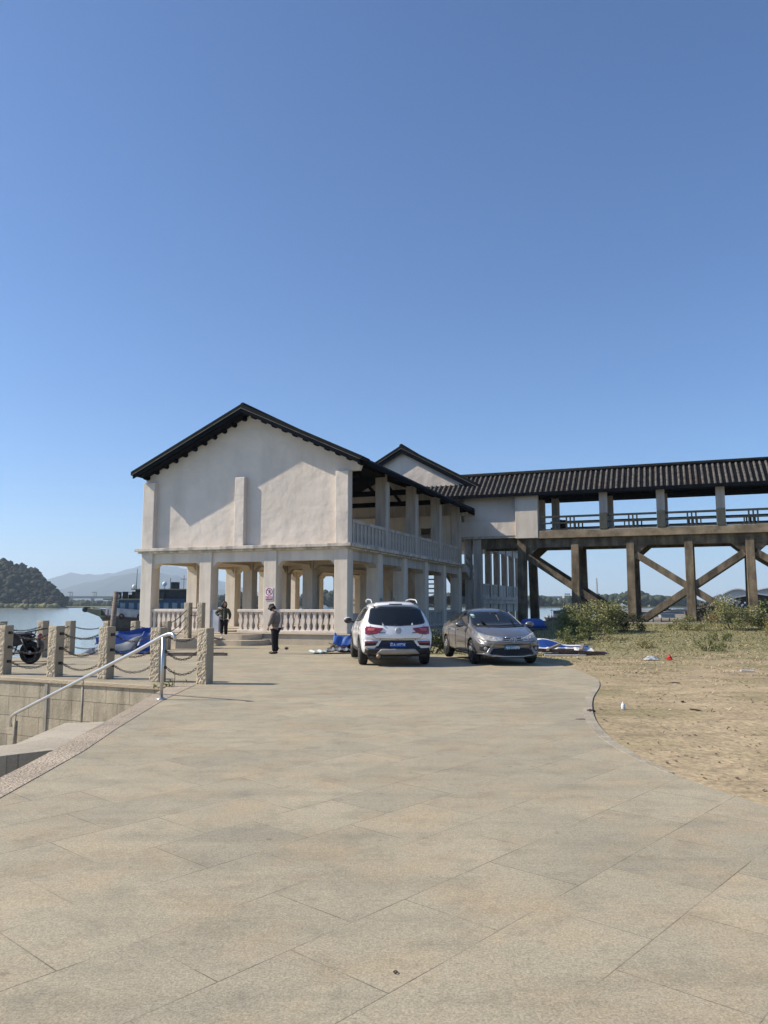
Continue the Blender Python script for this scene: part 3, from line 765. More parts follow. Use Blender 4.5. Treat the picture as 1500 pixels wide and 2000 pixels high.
# roof
PRV = PV + PW/2; PRZ = 10.28; PEZ = 8.74; PHALF = PW/2 + .78
def pier_roof():
    b = MB(); u0, u1 = -3.4, UE; pitch = .335; n = int((u1-u0)/pitch); seg = 6; m_ = 5; rr = .070
    for s_ in (-1, 1):
        q = [(u0, PRV, PRZ), (u1, PRV, PRZ), (u1, PRV+s_*PHALF, PEZ), (u0, PRV+s_*PHALF, PEZ)]
        t = [(x, y, z-.07) for x, y, z in q]
        b.add(q+t, [(0,1,2,3),(7,6,5,4),(0,4,5,1),(1,5,6,2),(2,6,7,3),(3,7,4,0)], 1)  # sheet under the tiles, its black stands in for shaded gaps
        for k in range(n):
            uc_ = u0+pitch*(k+.5)+rnd.uniform(-.012,.012); vs = []; fs = []
            for g_ in range(seg+1):
                for h_ in (0, 1):
                    if g_ == seg and h_: continue
                    tt = (g_+(.03 if h_ else 0))/seg; r_ = rr*(1. if h_ else 1.16) if g_ else rr
                    ju = rnd.uniform(-.008,.008)
                    for j in range(m_):
                        a = math.pi*j/(m_-1)
                        vs.append((uc_+ju+r_*math.cos(a)*s_*-1, PRV+s_*PHALF*tt, PRZ+(PEZ-PRZ)*tt + r_*math.sin(a)*1.15))
            rows = len(vs)//m_
            for g_ in range(rows-1):
                for j in range(m_-1): fs.append((g_*m_+j, g_*m_+j+1, (g_+1)*m_+j+1, (g_+1)*m_+j))
            fs.append([(rows-1)*m_+j for j in range(m_)])
            b.add(vs, fs, 0, True)
    return b.build('roof', [PIERTILE, TIMBER], pier)
pier_roof()
MB().tube([(-.5, PRV, PRZ+.12), (UE, PRV, PRZ+.12)], .13, 10).build('ridge', COPING, pier)
fb = MB()
for s_ in (-1, 1): fb.box(-3, UE, PRV+s_*PHALF-.03, PRV+s_*PHALF+.03, PEZ-.22, PEZ-.03)
fb.build('eaves_board', FASCIA, pier)
rf = MB()
u = 5.4
while u < UE:
    for s_ in (-1, 1): rf.beam((u, PRV, PRZ-.16), (u, PRV+s_*(PHALF-.05), PEZ-.16), .07, .10)
    u += .335
rf.build('rafters', TIMBER, pier)
MB().box(12.4,13.1,PRV-.9,PRV-.1,6.24,6.25).build('floor_mat', TIMBER, pier)
# white end block and link wall towards the pavilion
lk = thing('link_block', 'white plastered link block joining the pavilion to the covered bridge', 'building', (CB.x, CB.y, 0), -CAMA)
lk_ = MB().box(3.74, 5.2, PV-.45, PV+.1, 5.78, 8.66).box(3.74, 4.0, PV+.1, PV+PW+.2, 5.78, 8.66).box(4.0, 5.2, PV+PW, PV+PW+.3, 5.78, 8.66)
lk_.build('end_block', COLP, lk, bevel=.02)
MB().box(.2, 3.74, PV-.02, PV+.2, 7.0, 8.66).box(.2, 3.74, PV+PW-.1, PV+PW+.1, 5.9, 8.66).build('upper_wall', PLASTER, lk)
MB().box(-.4, 3.74, PV-.20, PV+.2, 6.0, 7.0).build('lower_wall', PLASTER, lk, bevel=.02)
MB().box(-.4, 4.0, PV-.16, PV+PW, 5.86, 6.0).build('soffit_slab', SIDEP, lk)
MB().box(1.1, 3.85, PV+.2, PV+.5, 5.2, 5.86).box(1.1, 3.85, PV+PW-.4, PV+PW, 5.2, 5.86).build('soffit_beam', CONC, lk)
MB().box(.75, 1.3, PV+.1, PV+.6, -2, 5.86).build('column', SIDEP, lk, bevel=.02)
# a dark bin standing on the deck
bn = thing('deck_bin', 'small black round-topped bin standing on the bridge deck behind the railing', 'bin', tuple(bw(6.75, PV+.5, 6.24)), -CAMA)
MB().lathe([(.2,0),(.22,.1),(.22,.62),(.18,.72),(.0,.76)], 16).build('body', TIMBER, bn)
MB().lathe([(.225,.58),(.235,.6),(.235,.64),(.2,.7)], 16).build('lid', FASCIA, bn)
# ---------------------------------------------------------------- cars (local x forward, y left, z up)
def paint(name, c, metal, rough):
    m = bpy.data.materials.new(name); m.use_nodes = True; b = m.node_tree.nodes['Principled BSDF']
    N = m.node_tree.nodes; L = m.node_tree.links
    tc = N.new('ShaderNodeTexCoord'); no = N.new('ShaderNodeTexNoise'); no.inputs['Scale'].default_value = 3; no.inputs['Detail'].default_value = 6
    L.new(tc.outputs['Object'], no.inputs['Vector'])
    cr = N.new('ShaderNodeValToRGB'); cr.color_ramp.elements[0].color = (*[x*.9 for x in c],1); cr.color_ramp.elements[1].color = (*c,1)
    cr.color_ramp.elements[0].position = .3; cr.color_ramp.elements[1].position = .6
    L.new(no.outputs[0], cr.inputs[0]); L.new(cr.outputs[0], b.inputs['Base Color'])
    b.inputs['Metallic'].default_value = metal; b.inputs['Roughness'].default_value = rough
    b.inputs['Coat Weight'].default_value = 1; b.inputs['Coat Roughness'].default_value = .06
    return m
WHITEC = paint('white_car_paint', (.84,.84,.83), 0, .35)
GREYC = paint('bronze_grey_paint', (.195,.188,.182), .55, .36)
GLASS = mat('car_glass', (.012,.014,.016), .04, .05, 3, spec=.6)
TYRE = mat('tyre_rubber', (.018,.018,.018), .8, .2, 20, .3, 60)
ALLOY = mat('alloy_rim', (.60,.60,.60), .38, .05, 10, metal=.25)
CHROME = mat('chrome', (.75,.75,.76), .12, .03, 10, metal=1)
BLACKP = mat('black_plastic', (.018,.018,.02), .55, .2, 12, spec=.4)
DARKB = mat('dark_blue_black_plastic', (.020,.022,.035), .4, .2, 12)
REDL = mat('red_lamp', (.23,.012,.016), .12, .15, 8, spec=.6, coat=1)
REDL2 = mat('red_lamp_bright', (.45,.10,.10), .15, .15, 8, coat=1)
LAMP = mat('clear_lamp', (.30,.30,.29), .4, .35, 18, metal=.1, spec=.3)
PLATEB = mat('plate_blue', (.018,.085,.32), .45, .05, 8)
PLATEL = mat('plate_light_blue', (.045,.20,.42), .45, .05, 8)
PLATEW = mat('plate_white', (.8,.82,.85), .5, .03, 8)
SILVERP = mat('silver_plastic', (.33,.31,.28), .5, .1, 8, metal=.2)
EMBL = mat('emblem_metal', (.42,.42,.42), .5, .1, 9, metal=.3)
SEAT = mat('seat_fabric', (.006,.006,.007), .5, .2, 8)
PALEI = mat('pale_lining', (.42,.42,.40), .8, .1, 8)

def resample(pts, n):
    pts = [Vector(p) for p in pts]; d = [0]
    for a, b in zip(pts, pts[1:]): d.append(d[-1]+(b-a).length)
    out = []; T = d[-1]
    for i in range(n+1):
        s = T*i/n; k = 0
        while k < len(pts)-2 and d[k+1] < s: k += 1
        seg = d[k+1]-d[k]; out.append(pts[k].lerp(pts[k+1], (s-d[k])/seg if seg else 0))
    return out

class Car:
    def __init__(s, root, stations, bow_r, bow_f, L, paintm, axles, arch=.37, wy=.8):
        s.root = root; ring_n = len(stations[0][1])
        v = []; f = []
        for x, ring in stations:
            wm = max(p[0] for p in ring) or 1
            full = [(y, z) for y, z in ring] + [(-y, z) for y, z in ring[-2:0:-1]]
            for y, z in full:
                t = (abs(y)/.9)**2.2
                xf = x - bow_f*t*sstep(L*.22, L*.5, x) + bow_r*t*sstep(-L*.22, -L*.5, x)
                v.append((xf, y, z))
        n = len(full); S = len(stations)
        for i in range(S-1):
            for j in range(n): f.append((i*n+j, i*n+(j+1) % n, (i+1)*n+(j+1) % n, (i+1)*n+j))
        c = len(v)
        # end caps as strips
        for base, rev in ((0, False), ((S-1)*n, True)):
            h = n//2
            for j in range(h):
                a, b, c2, d = base+j, base+j+1, base+(n-j-1) % n, base+(n-j) % n
                q = [a, b, c2, d]; q = [x for i_, x in enumerate(q) if x not in q[:i_]]
                if len(q) >= 3: f.append(q[::-1] if not rev else q)
        me = bpy.data.meshes.new('body'); me.from_pydata(v, [], f); me.update()
        bm = bmesh.new(); bm.from_mesh(me); bmesh.ops.recalc_face_normals(bm, faces=bm.faces); bm.to_mesh(me); bm.free()
        me.materials.append(paintm)
        for p in me.polygons: p.use_smooth = True
        o = bpy.data.objects.new('body', me); col.objects.link(o)
        m = o.modifiers.new('s', 'SUBSURF'); m.levels = 2; m.render_levels = 2
        dg = bpy.context.evaluated_depsgraph_get(); dg.update()
        me2 = bpy.data.meshes.new_from_object(o.evaluated_get(dg))
        o.modifiers.clear(); o.data = me2
        s.bvh = BVHTree.FromPolygons([p.co[:] for p in me2.vertices], [tuple(p.vertices) for p in me2.polygons])
        # wheel arches
        cut = MB()
        for ax in axles:
            for sg in (-1, 1):
                cut.lathe([(arch, -.5), (arch, .5)], 28, Matrix.Translation((ax, sg*(wy+.22), .34)) @ Matrix.Rotation(R(90), 4, 'X'), smooth=False)
        co = cut.build('cutter', [paintm]); 
        bmm = bmesh.new(); bmm.from_mesh(co.data); bmesh.ops.recalc_face_normals(bmm, faces=bmm.faces); bmm.to_mesh(co.data); bmm.free()
        co.data.materials.clear(); co.data.materials.append(BLACKP)
        o.data.materials.append(BLACKP)
        for p in co.data.polygons: p.material_index = 0
        b = o.modifiers.new('b', 'BOOLEAN'); b.object = co; b.operation = 'DIFFERENCE'; b.solver = 'EXACT'; b.material_mode = 'TRANSFER'
        dg = bpy.context.evaluated_depsgraph_get(); dg.update()
        me3 = bpy.data.meshes.new_from_object(o.evaluated_get(dg))
        o.modifiers.clear(); o.data = me3
        bpy.data.objects.remove(co)
        o.parent = root; s.body = o
    def hit(s, p, d, off):
        d = Vector(d).normalized()
        h = s.bvh.ray_cast(Vector(p), d)
        if h[0] is None:
            h2 = s.bvh.find_nearest(Vector(p)); return h2[0] + h2[1]*off
        nrm = h[1] if h[1].dot(d) < 0 else -h[1]
        return h[0] + (nrm*.6 - d*.4).normalized()*off
    def patch(s, name, lo, hi, d, m, nu=14, nv=6, off=.006, parent=None, thick=.004):
        """sheet draped over the body between two polylines (3-D start points), cast along d; lo/hi same ends"""
        A = resample(lo, nu); B = resample(hi, nu); b = MB(); v = []; 
        for j in range(nv+1):
            for i in range(nu+1): v.append(s.hit(A[i].lerp(B[i], j/nv), d, off))
        f = [(j*(nu+1)+i, j*(nu+1)+i+1, (j+1)*(nu+1)+i+1, (j+1)*(nu+1)+i) for j in range(nv) for i in range(nu)]
        b.add(v, f, 0, True); o = b.build(name, m, parent or s.root)
        k = o.modifiers.new('t', 'SOLIDIFY'); k.thickness = thick; k.offset = 0
        return o
    def line(s, name, pts, d, m, r=.006, n=16, parent=None, off=.001):
        P = [s.hit(p, d, off) for p in resample(pts, n)]
        return MB().tube(P, r, 6).build(name, m, parent or s.root)

def mirror(pts): return [(x, -y, z) for x, y, z in pts]
def wheel(root, x, y, r, wid, side, spokes=5):
    w_ = bpy.data.objects.new('wheel', None); col.objects.link(w_); w_.parent = root; w_.location = (x, y, r); w_.rotation_euler = (R(90)*(-side), 0, 0); w_.empty_display_size = .1
    h = wid/2
    MB().lathe([(r*.66,-h*.9),(r*.80,-h),(r*.95,-h*.86),(r,-h*.5),(r,h*.5),(r*.95,h*.86),(r*.80,h),(r*.66,h*.9)], 32).build('tyre', TYRE, w_)
    b = MB().lathe([(r*.66,h*.9),(r*.60,h*.72),(r*.60,-h*.8)], 32)
    b.lathe([(.0001,h*.62),(r*.15,h*.62),(r*.17,h*.5),(r*.17,h*.1)], 14)
    for k in range(spokes):
        a = 2*math.pi*k/spokes
        for da in (-.17, .17):
            b.beam((r*.1*math.cos(a), r*.1*math.sin(a), h*.5), (r*.63*math.cos(a+da), r*.63*math.sin(a+da), h*.66), r*.15, r*.09, up=(0,0,1))
    b.build('rim', ALLOY, w_)
    MB().lathe([(.0001,-.01),(r*.58,-.01),(r*.58,.01),(.0001,.01)], 24).build('brake_disc', BLACKP, w_)
    return w_
def ring(zb, w, zbelt, wbelt, wroof, zroof, mid=None):
    zm = mid or (zb+.3+zbelt)/2+.03
    return [(0,zb),(w*.80,zb),(w*.955,zb+.09),(w*.985,zb+.25),(w,zm),(wbelt+.035,zbelt-.07),(wbelt,zbelt),((wbelt+wroof)/2+.025,(zbelt+zroof)/2),(wroof,zroof-.085),(wroof*.62,zroof-.018),(0,zroof)]

# ---- white compact SUV, seen from behind
ang = math.atan2(.975, -.115)
suv = thing('white_suv', 'white compact SUV parked tail to the camera beside the pavilion', 'car', (.10, 21.93, 0), ang)
st = [(-2.27, ring(.46,.80,.62,.78,.74,.72)),
      (-2.25, ring(.36,.90,.70,.86,.82,.86)),
      (-2.19, ring(.31,.915,.84,.88,.80,1.06)),
      (-2.10, ring(.28,.92,.98,.88,.76,1.17)),
      (-1.96, ring(.25,.925,1.04,.87,.73,1.32)),
      (-1.78, ring(.24,.93,1.07,.875,.68,1.49)),
      (-1.62, ring(.24,.93,1.08,.875,.635,1.60)),
      (-1.25, ring(.23,.93,1.075,.88,.62,1.645)),
      (-.5, ring(.22,.915,1.05,.875,.615,1.67)),
      (.2, ring(.22,.915,1.03,.875,.60,1.655)),
      (.65, ring(.22,.92,1.02,.87,.58,1.56)),
      (1.0, ring(.22,.925,1.01,.865,.62,1.33)),
      (1.3, ring(.23,.93,1.0,.86,.72,1.12)),
      (1.7, ring(.24,.925,.96,.84,.70,1.04)),
      (2.05, ring(.26,.90,.88,.80,.66,.95)),
      (2.22, ring(.30,.84,.74,.76,.64,.80)),
      (2.27, ring(.40,.76,.62,.70,.62,.68))]
C1 = Car(suv, st, .24, .30, 4.54, WHITEC, (1.33, -1.32), .385, .80)
for x in (1.33, -1.32):
    for sgn in (-1, 1): wheel(suv, x, sgn*.815, .345, .225, sgn, 5)
def P(c, x, yz): return [(x, y, z) for y, z in yz]
B_ = -3.2
# rear glass
rw = C1.patch('rear_window', P(C1,B_,[(.74,1.13),(.70,1.07),(.4,1.035),(0,1.02),(-.4,1.035),(-.70,1.07),(-.74,1.13)]), P(C1,B_,[(.665,1.42),(.62,1.475),(.4,1.50),(0,1.51),(-.4,1.50),(-.62,1.475),(-.665,1.42)]), (1,0,0), GLASS, 24, 10)
C1.patch('spoiler', P(C1,B_,[(.64,1.50),(0,1.535),(-.64,1.50)]), P(C1,B_,[(.61,1.585),(0,1.61),(-.61,1.585)]), (1,0,0), WHITEC, 14, 3, .03, thick=.03)
C1.patch('brake_light', P(C1,B_,[(.17,1.532),(-.17,1.532)]), P(C1,B_,[(.17,1.555),(-.17,1.555)]), (1,0,0), BLACKP, 6, 2, .05)
C1.patch('wiper', P(C1,B_,[(.10,1.05),(-.12,1.02)]), P(C1,B_,[(.10,1.063),(-.12,1.035)]), (1,0,0), BLACKP, 6, 1, .022)
for sgn in (1, -1):
    q = lambda pts: pts if sgn == 1 else mirror(pts)
    d = Vector((1, -.42*sgn, 0)) 
    def PP(yz): return q([(-2.9 , y+.32, z) for y, z in yz])
    tl = C1.patch('tail_light', PP([(.86,.82),(.74,.80),(.55,.82),(.455,.86)]), PP([(.89,1.0),(.74,1.0),(.50,.975),(.36,.965)]), d, REDL, 14, 6, .012, thick=.02)
    C1.patch('lamp_inset', PP([(.79,.90),(.70,.89),(.60,.90)]), PP([(.79,.96),(.70,.965),(.57,.955)]), d, REDL2, 10, 4, .026, tl)
    C1.line('lamp_seam', PP([(.685,.80),(.685,1.0)]), d, BLACKP, .005, 8, tl, .024)
    C1.patch('fog_light_surround', q([(-3,.50,.515),(-3,.60,.50),(-3,.84,.50)]), q([(-3,.41,.66),(-3,.60,.665),(-3,.84,.665)]), (1,0,0), WHITEC, 10, 5, .02, thick=.02)
    fo = C1.patch('fog_light', q([(-3,.56,.53),(-3,.63,.52),(-3,.83,.52)]), q([(-3,.50,.635),(-3,.60,.64),(-3,.83,.64)]), (1,0,0), BLACKP, 10, 4, .036, thick=.01)
    C1.patch('reflector', q([(-3,.52,.595),(-3,.63,.585),(-3,.83,.585)]), q([(-3,.49,.632),(-3,.60,.637),(-3,.83,.637)]), (1,0,0), REDL, 10, 3, .046, fo)
    # side windows, handles
    dn = (0, -sgn, 0); y0 = 1.6*sgn
    C1.patch('side_window', [(-1.55,y0,1.22),(-1.2,y0,1.135),(-.32,y0,1.10)], [(-1.45,y0,1.43),(-1.2,y0,1.475),(-.35,y0,1.53)], dn, GLASS, 12, 6)
    C1.patch('side_window', [(-.25,y0,1.10),(.75,y0,1.08)], [(-.28,y0,1.535),(.1,y0,1.525),(.42,y0,1.42),(.75,y0,1.2)], dn, GLASS, 12, 6)
    C1.line('door_seam', [(-.29,y0,1.10),(-.29,y0,.75),(-.32,y0,.36)], dn, BLACKP, .005)
    C1.line('door_seam', [(.80,y0,1.06),(.86,y0,.75),(.80,y0,.36)], dn, BLACKP, .005)
    C1.line('door_seam', [(-1.2,y0,1.10),(-1.12,y0,.90),(-.95,y0,.72),(-.86,y0,.45)], dn, BLACKP, .005)
    for hx in (-1.0, .0): C1.patch('door_handle', [(hx-.12,y0,.93),(hx+.12,y0,.93)], [(hx-.12,y0,.965),(hx+.12,y0,.965)], dn, WHITEC, 6, 2, .025, thick=.02)
    C1.patch('side_cladding', [(-.93,y0,.26),(.93,y0,.26)], [(-.93,y0,.40),(.93,y0,.40)], dn, BLACKP, 14, 3, .012, thick=.02)
    mm = MB().ball((.78, sgn*1.06, 1.10), (.09,.12,.085), 14, 9)
    mm.beam((.80, sgn*.88, 1.05), (.79, sgn*1.0, 1.07), .05, .05)
    wm_ = mm.build('wing_mirror', BLACKP, suv)
    MB().ball((.81, sgn*1.065, 1.115), (.085,.115,.085), 14, 9).build('mirror_cap', WHITEC, wm_)
    # roof rail
    MB().tube([(-1.52,sgn*.60,1.59),(-1.42,sgn*.60,1.65),(-1.25,sgn*.60,1.685),(-.4,sgn*.60,1.705),(.3,sgn*.58,1.68),(.42,sgn*.57,1.63)], [.014,.017,.018,.018,.017,.013], 8).build('roof_rail', ALLOY, suv)
    # wheel-arch trims
    for ax in (1.33, -1.32):
        tri = MB(); vs = []; 
        for t in range(21):
            a = math.pi*(t/20)*1.06 - .09
            for rr2, yo in ((.385, -.02), (.445, .0), (.445, .02), (.385,.02)):
                x = ax+rr2*math.cos(a); z = .34+rr2*math.sin(a)
                h = C1.bvh.ray_cast(Vector((x, sgn*1.6, max(z, .27))), Vector((0,-sgn,0)))
                yy = (abs(h[0].y) if h[0] else .88)+.012+yo-.012
                vs.append((x, sgn*yy, z))
        fs = []
        for t in range(20):
            for j in range(4): fs.append((t*4+j, t*4+(j+1) % 4, (t+1)*4+(j+1) % 4, (t+1)*4+j))
        tri.add(vs, fs, 0, False).build('arch_trim', BLACKP, suv)
C1.patch('sunroof', [(-1.0,.45,3),(-1.0,-.45,3)], [(.25,.45,3),(.25,-.45,3)], (0,0,-1), GLASS, 8, 8, .006)
MB().prism([(-1.42,1.635),(-1.26,1.645),(-1.40,1.735)], 1, -.012, .012).build('antenna_fin', BLACKP, suv)
C1.patch('bumper_insert', P(C1,B_,[(.62,.42),(.40,.40),(-.40,.40),(-.62,.42)]), P(C1,B_,[(.42,.655),(.3,.66),(-.3,.66),(-.42,.655)]), (1,0,0), DARKB, 18, 5, .012, thick=.015)
C1.patch('lower_bumper', P(C1,B_,[(.91,.30),(.5,.29),(-.5,.29),(-.91,.30)]), P(C1,B_,[(.91,.475),(.62,.455),(-.62,.455),(-.91,.475)]), (1,0,0), BLACKP, 20, 4, .014, thick=.02)
C1.patch('skid_plate', P(C1,B_,[(.56,.335),(.3,.33),(-.3,.33),(-.56,.335)]), P(C1,B_,[(.44,.435),(.3,.44),(-.3,.44),(-.44,.435)]), (1,0,0), SILVERP, 16, 4, .032, thick=.02)
pl = C1.patch('number_plate', P(C1,B_,[(.205,.475),(-.205,.475)]), P(C1,B_,[(.205,.605),(-.205,.605)]), (1,0,0), PLATEB, 6, 3, .034, thick=.008)
rx = C1.hit((B_,0,.54),(1,0,0),.042).x
text_mesh('\u7ca4A\u00b710Z2K', .118, PLATEW, suv, (rx-.002, 0, .54), (R(90),0,R(-90)), 'plate_lettering', .002, .72, bold=.0015)
C1.line('tailgate_seam', P(C1,B_,[(.70,1.04),(.66,.92),(.63,.76),(.56,.71),(0,.70),(-.56,.71),(-.63,.76),(-.66,.92),(-.70,1.04)]), (1,0,0), BLACKP, .0055, 50, off=.002)
for yb in (.42, -.42): C1.patch('badge', P(C1,B_,[(yb+.10 if yb > 0 else yb+.06,.842),(yb-.10 if yb > 0 else yb-.06,.842)]), P(C1,B_,[(yb+.10 if yb > 0 else yb+.06,.862),(yb-.10 if yb > 0 else yb-.06,.862)]), (1,0,0), mat('badge_grey', (.16,.16,.17), .3, .1, 8, metal=.7), 5, 1, .01)
for yb in (.45,.0,-.45): C1.patch('parking_sensor', P(C1,B_,[(yb+.012,.673),(yb-.012,.673)]), P(C1,B_,[(yb+.012,.695),(yb-.012,.695)]), (1,0,0), SILVERP, 2, 2, .004)
# octagonal emblem
ex = C1.hit((B_,0,.905),(1,0,0),.0).x; en = (C1.hit((B_,0,1.0),(1,0,0),0) - C1.hit((B_,0,.82),(1,0,0),0)).normalized()
em = bpy.data.objects.new('emblem', None); col.objects.link(em); em.parent = suv; em.location = (ex-.006, 0, .905); em.rotation_euler = (0, math.atan2(en.x, en.z), 0); em.empty_display_size = .05
RXm = Matrix.Rotation(R(-90), 4, 'Y') 
MB().lathe([(.082,0),(.082,.006),(.066,.012)], 28, RXm).build('emblem_ring', EMBL, em)
MB().lathe([(.001,.009),(.068,.009),(.068,0)], 8, RXm @ Matrix.Rotation(R(22.5),4,'Z')).build('emblem_field', BLACKP, em)
lt = MB()
def eb_(a, b, w=.010): lt.beam((-.013, -a[0], a[1]), (-.013, -b[0], b[1]), w, .006, up=(1,0,0))
for a, b in (((-.048,-.03),(-.040,.03)), ((-.040,.03),(-.024,-.01)), ((-.024,-.01),(-.008,.03)), ((-.008,.03),(-.004,-.03)), ((.044,.022),(.026,.030)), ((.026,.030),(.010,.012)), ((.010,.012),(.010,-.014)), ((.010,-.014),(.028,-.030)), ((.028,-.030),(.046,-.018)), ((.046,-.018),(.046,-.002)), ((.046,-.002),(.028,-.002))): eb_(a, b)
lt.build('emblem_letters', EMBL, em)
MB().tube([(-2.0,.48,.27),(-2.2,.50,.265)], [.06,.055], 14).build('exhaust', mat('rusty_exhaust', (.30,.22,.16), .6, .3, 10, metal=.4), suv)
MB().box(-2.0,2.0,-.75,.75,.24,.34).build('underbody', BLACKP, suv)

# ---- grey saloon, seen from the front
ang2 = math.atan2(-.985, .165)
sed = thing('grey_sedan', 'bronze-grey saloon car parked facing the camera on the edge of the terrace', 'car', (2.95, 22.22, 0), ang2)
st = [(-2.30, ring(.42,.74,.72,.70,.64,.80)),
      (-2.24, ring(.34,.83,.86,.78,.70,1.0)),
      (-2.10, ring(.28,.86,.95,.80,.68,1.08)),
      (-1.75, ring(.24,.88,.98,.815,.66,1.13)),
      (-1.40, ring(.22,.885,.985,.82,.62,1.27)),
      (-1.00, ring(.21,.885,.98,.825,.575,1.41)),
      (-.45, ring(.20,.88,.97,.825,.56,1.475)),
      (.1, ring(.20,.88,.95,.82,.565,1.465)),
      (.45, ring(.20,.88,.94,.815,.59,1.36)),
      (.80, ring(.20,.885,.935,.81,.645,1.18)),
      (1.10, ring(.20,.885,.92,.80,.71,1.02)),
      (1.45, ring(.21,.885,.88,.79,.68,.965)),
      (1.85, ring(.22,.88,.80,.77,.64,.88)),
      (2.12, ring(.23,.855,.70,.745,.60,.785)),
      (2.26, ring(.24,.81,.60,.70,.58,.70)),
      (2.33, ring(.26,.72,.48,.62,.54,.58))]
C2 = Car(sed, st, .22, .40, 4.63, GREYC, (1.33, -1.37), .355, .76)
for x in (1.33, -1.37):
    for sgn in (-1, 1): wheel(sed, x, sgn*.775, .322, .205, sgn, 10)
F_ = 3.2
def PF(yz, x=F_): return [(x, y, z) for y, z in yz]
D = (-1,0,0)
ws = C2.patch('windscreen', PF([(.735,1.0),(.5,.985),(0,.98),(-.5,.985),(-.735,1.0)]), PF([(.585,1.33),(.55,1.375),(.3,1.39),(-.3,1.39),(-.55,1.375),(-.585,1.33)]), D, GLASS, 22, 10)
C2.patch('cowl', PF([(.72,.965),(0,.95),(-.72,.965)]), PF([(.735,1.0),(0,.98),(-.735,1.0)]), D, BLACKP, 14, 2, .008)
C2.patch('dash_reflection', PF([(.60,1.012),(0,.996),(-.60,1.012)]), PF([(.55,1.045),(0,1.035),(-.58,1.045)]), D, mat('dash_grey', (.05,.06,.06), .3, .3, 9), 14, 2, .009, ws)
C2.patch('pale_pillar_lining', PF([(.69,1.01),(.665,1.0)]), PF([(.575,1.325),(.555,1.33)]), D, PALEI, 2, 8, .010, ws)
C2.patch('inspection_sticker', PF([(-.60,1.235),(-.52,1.235)]), PF([(-.60,1.255),(-.52,1.255)]), D, mat('sticker_mint', (.20,.42,.40), .5, .1, 9), 3, 1, .010, ws)
C2.patch('inspection_sticker', PF([(-.59,1.265),(-.52,1.265)]), PF([(-.59,1.285),(-.52,1.285)]), D, mat('sticker_pale', (.55,.62,.60), .5, .1, 9), 3, 1, .010, ws)
C2.patch('inspection_sticker', PF([(-.60,1.20),(-.53,1.20)]), PF([(-.60,1.215),(-.53,1.215)]), D, mat('sticker_green', (.10,.26,.22), .5, .1, 9), 3, 1, .010, ws)
C2.patch('hanging_charm', PF([(.075,1.12),(.055,1.12)]), PF([(.085,1.27),(.055,1.27)]), D, mat('charm', (.16,.15,.11), .5, .3, 20), 2, 6, .010, ws)
C2.patch('mirror_inside', PF([(.10,1.30),(-.08,1.30)]), PF([(.10,1.345),(-.08,1.345)]), D, BLACKP, 4, 2, .010, ws)
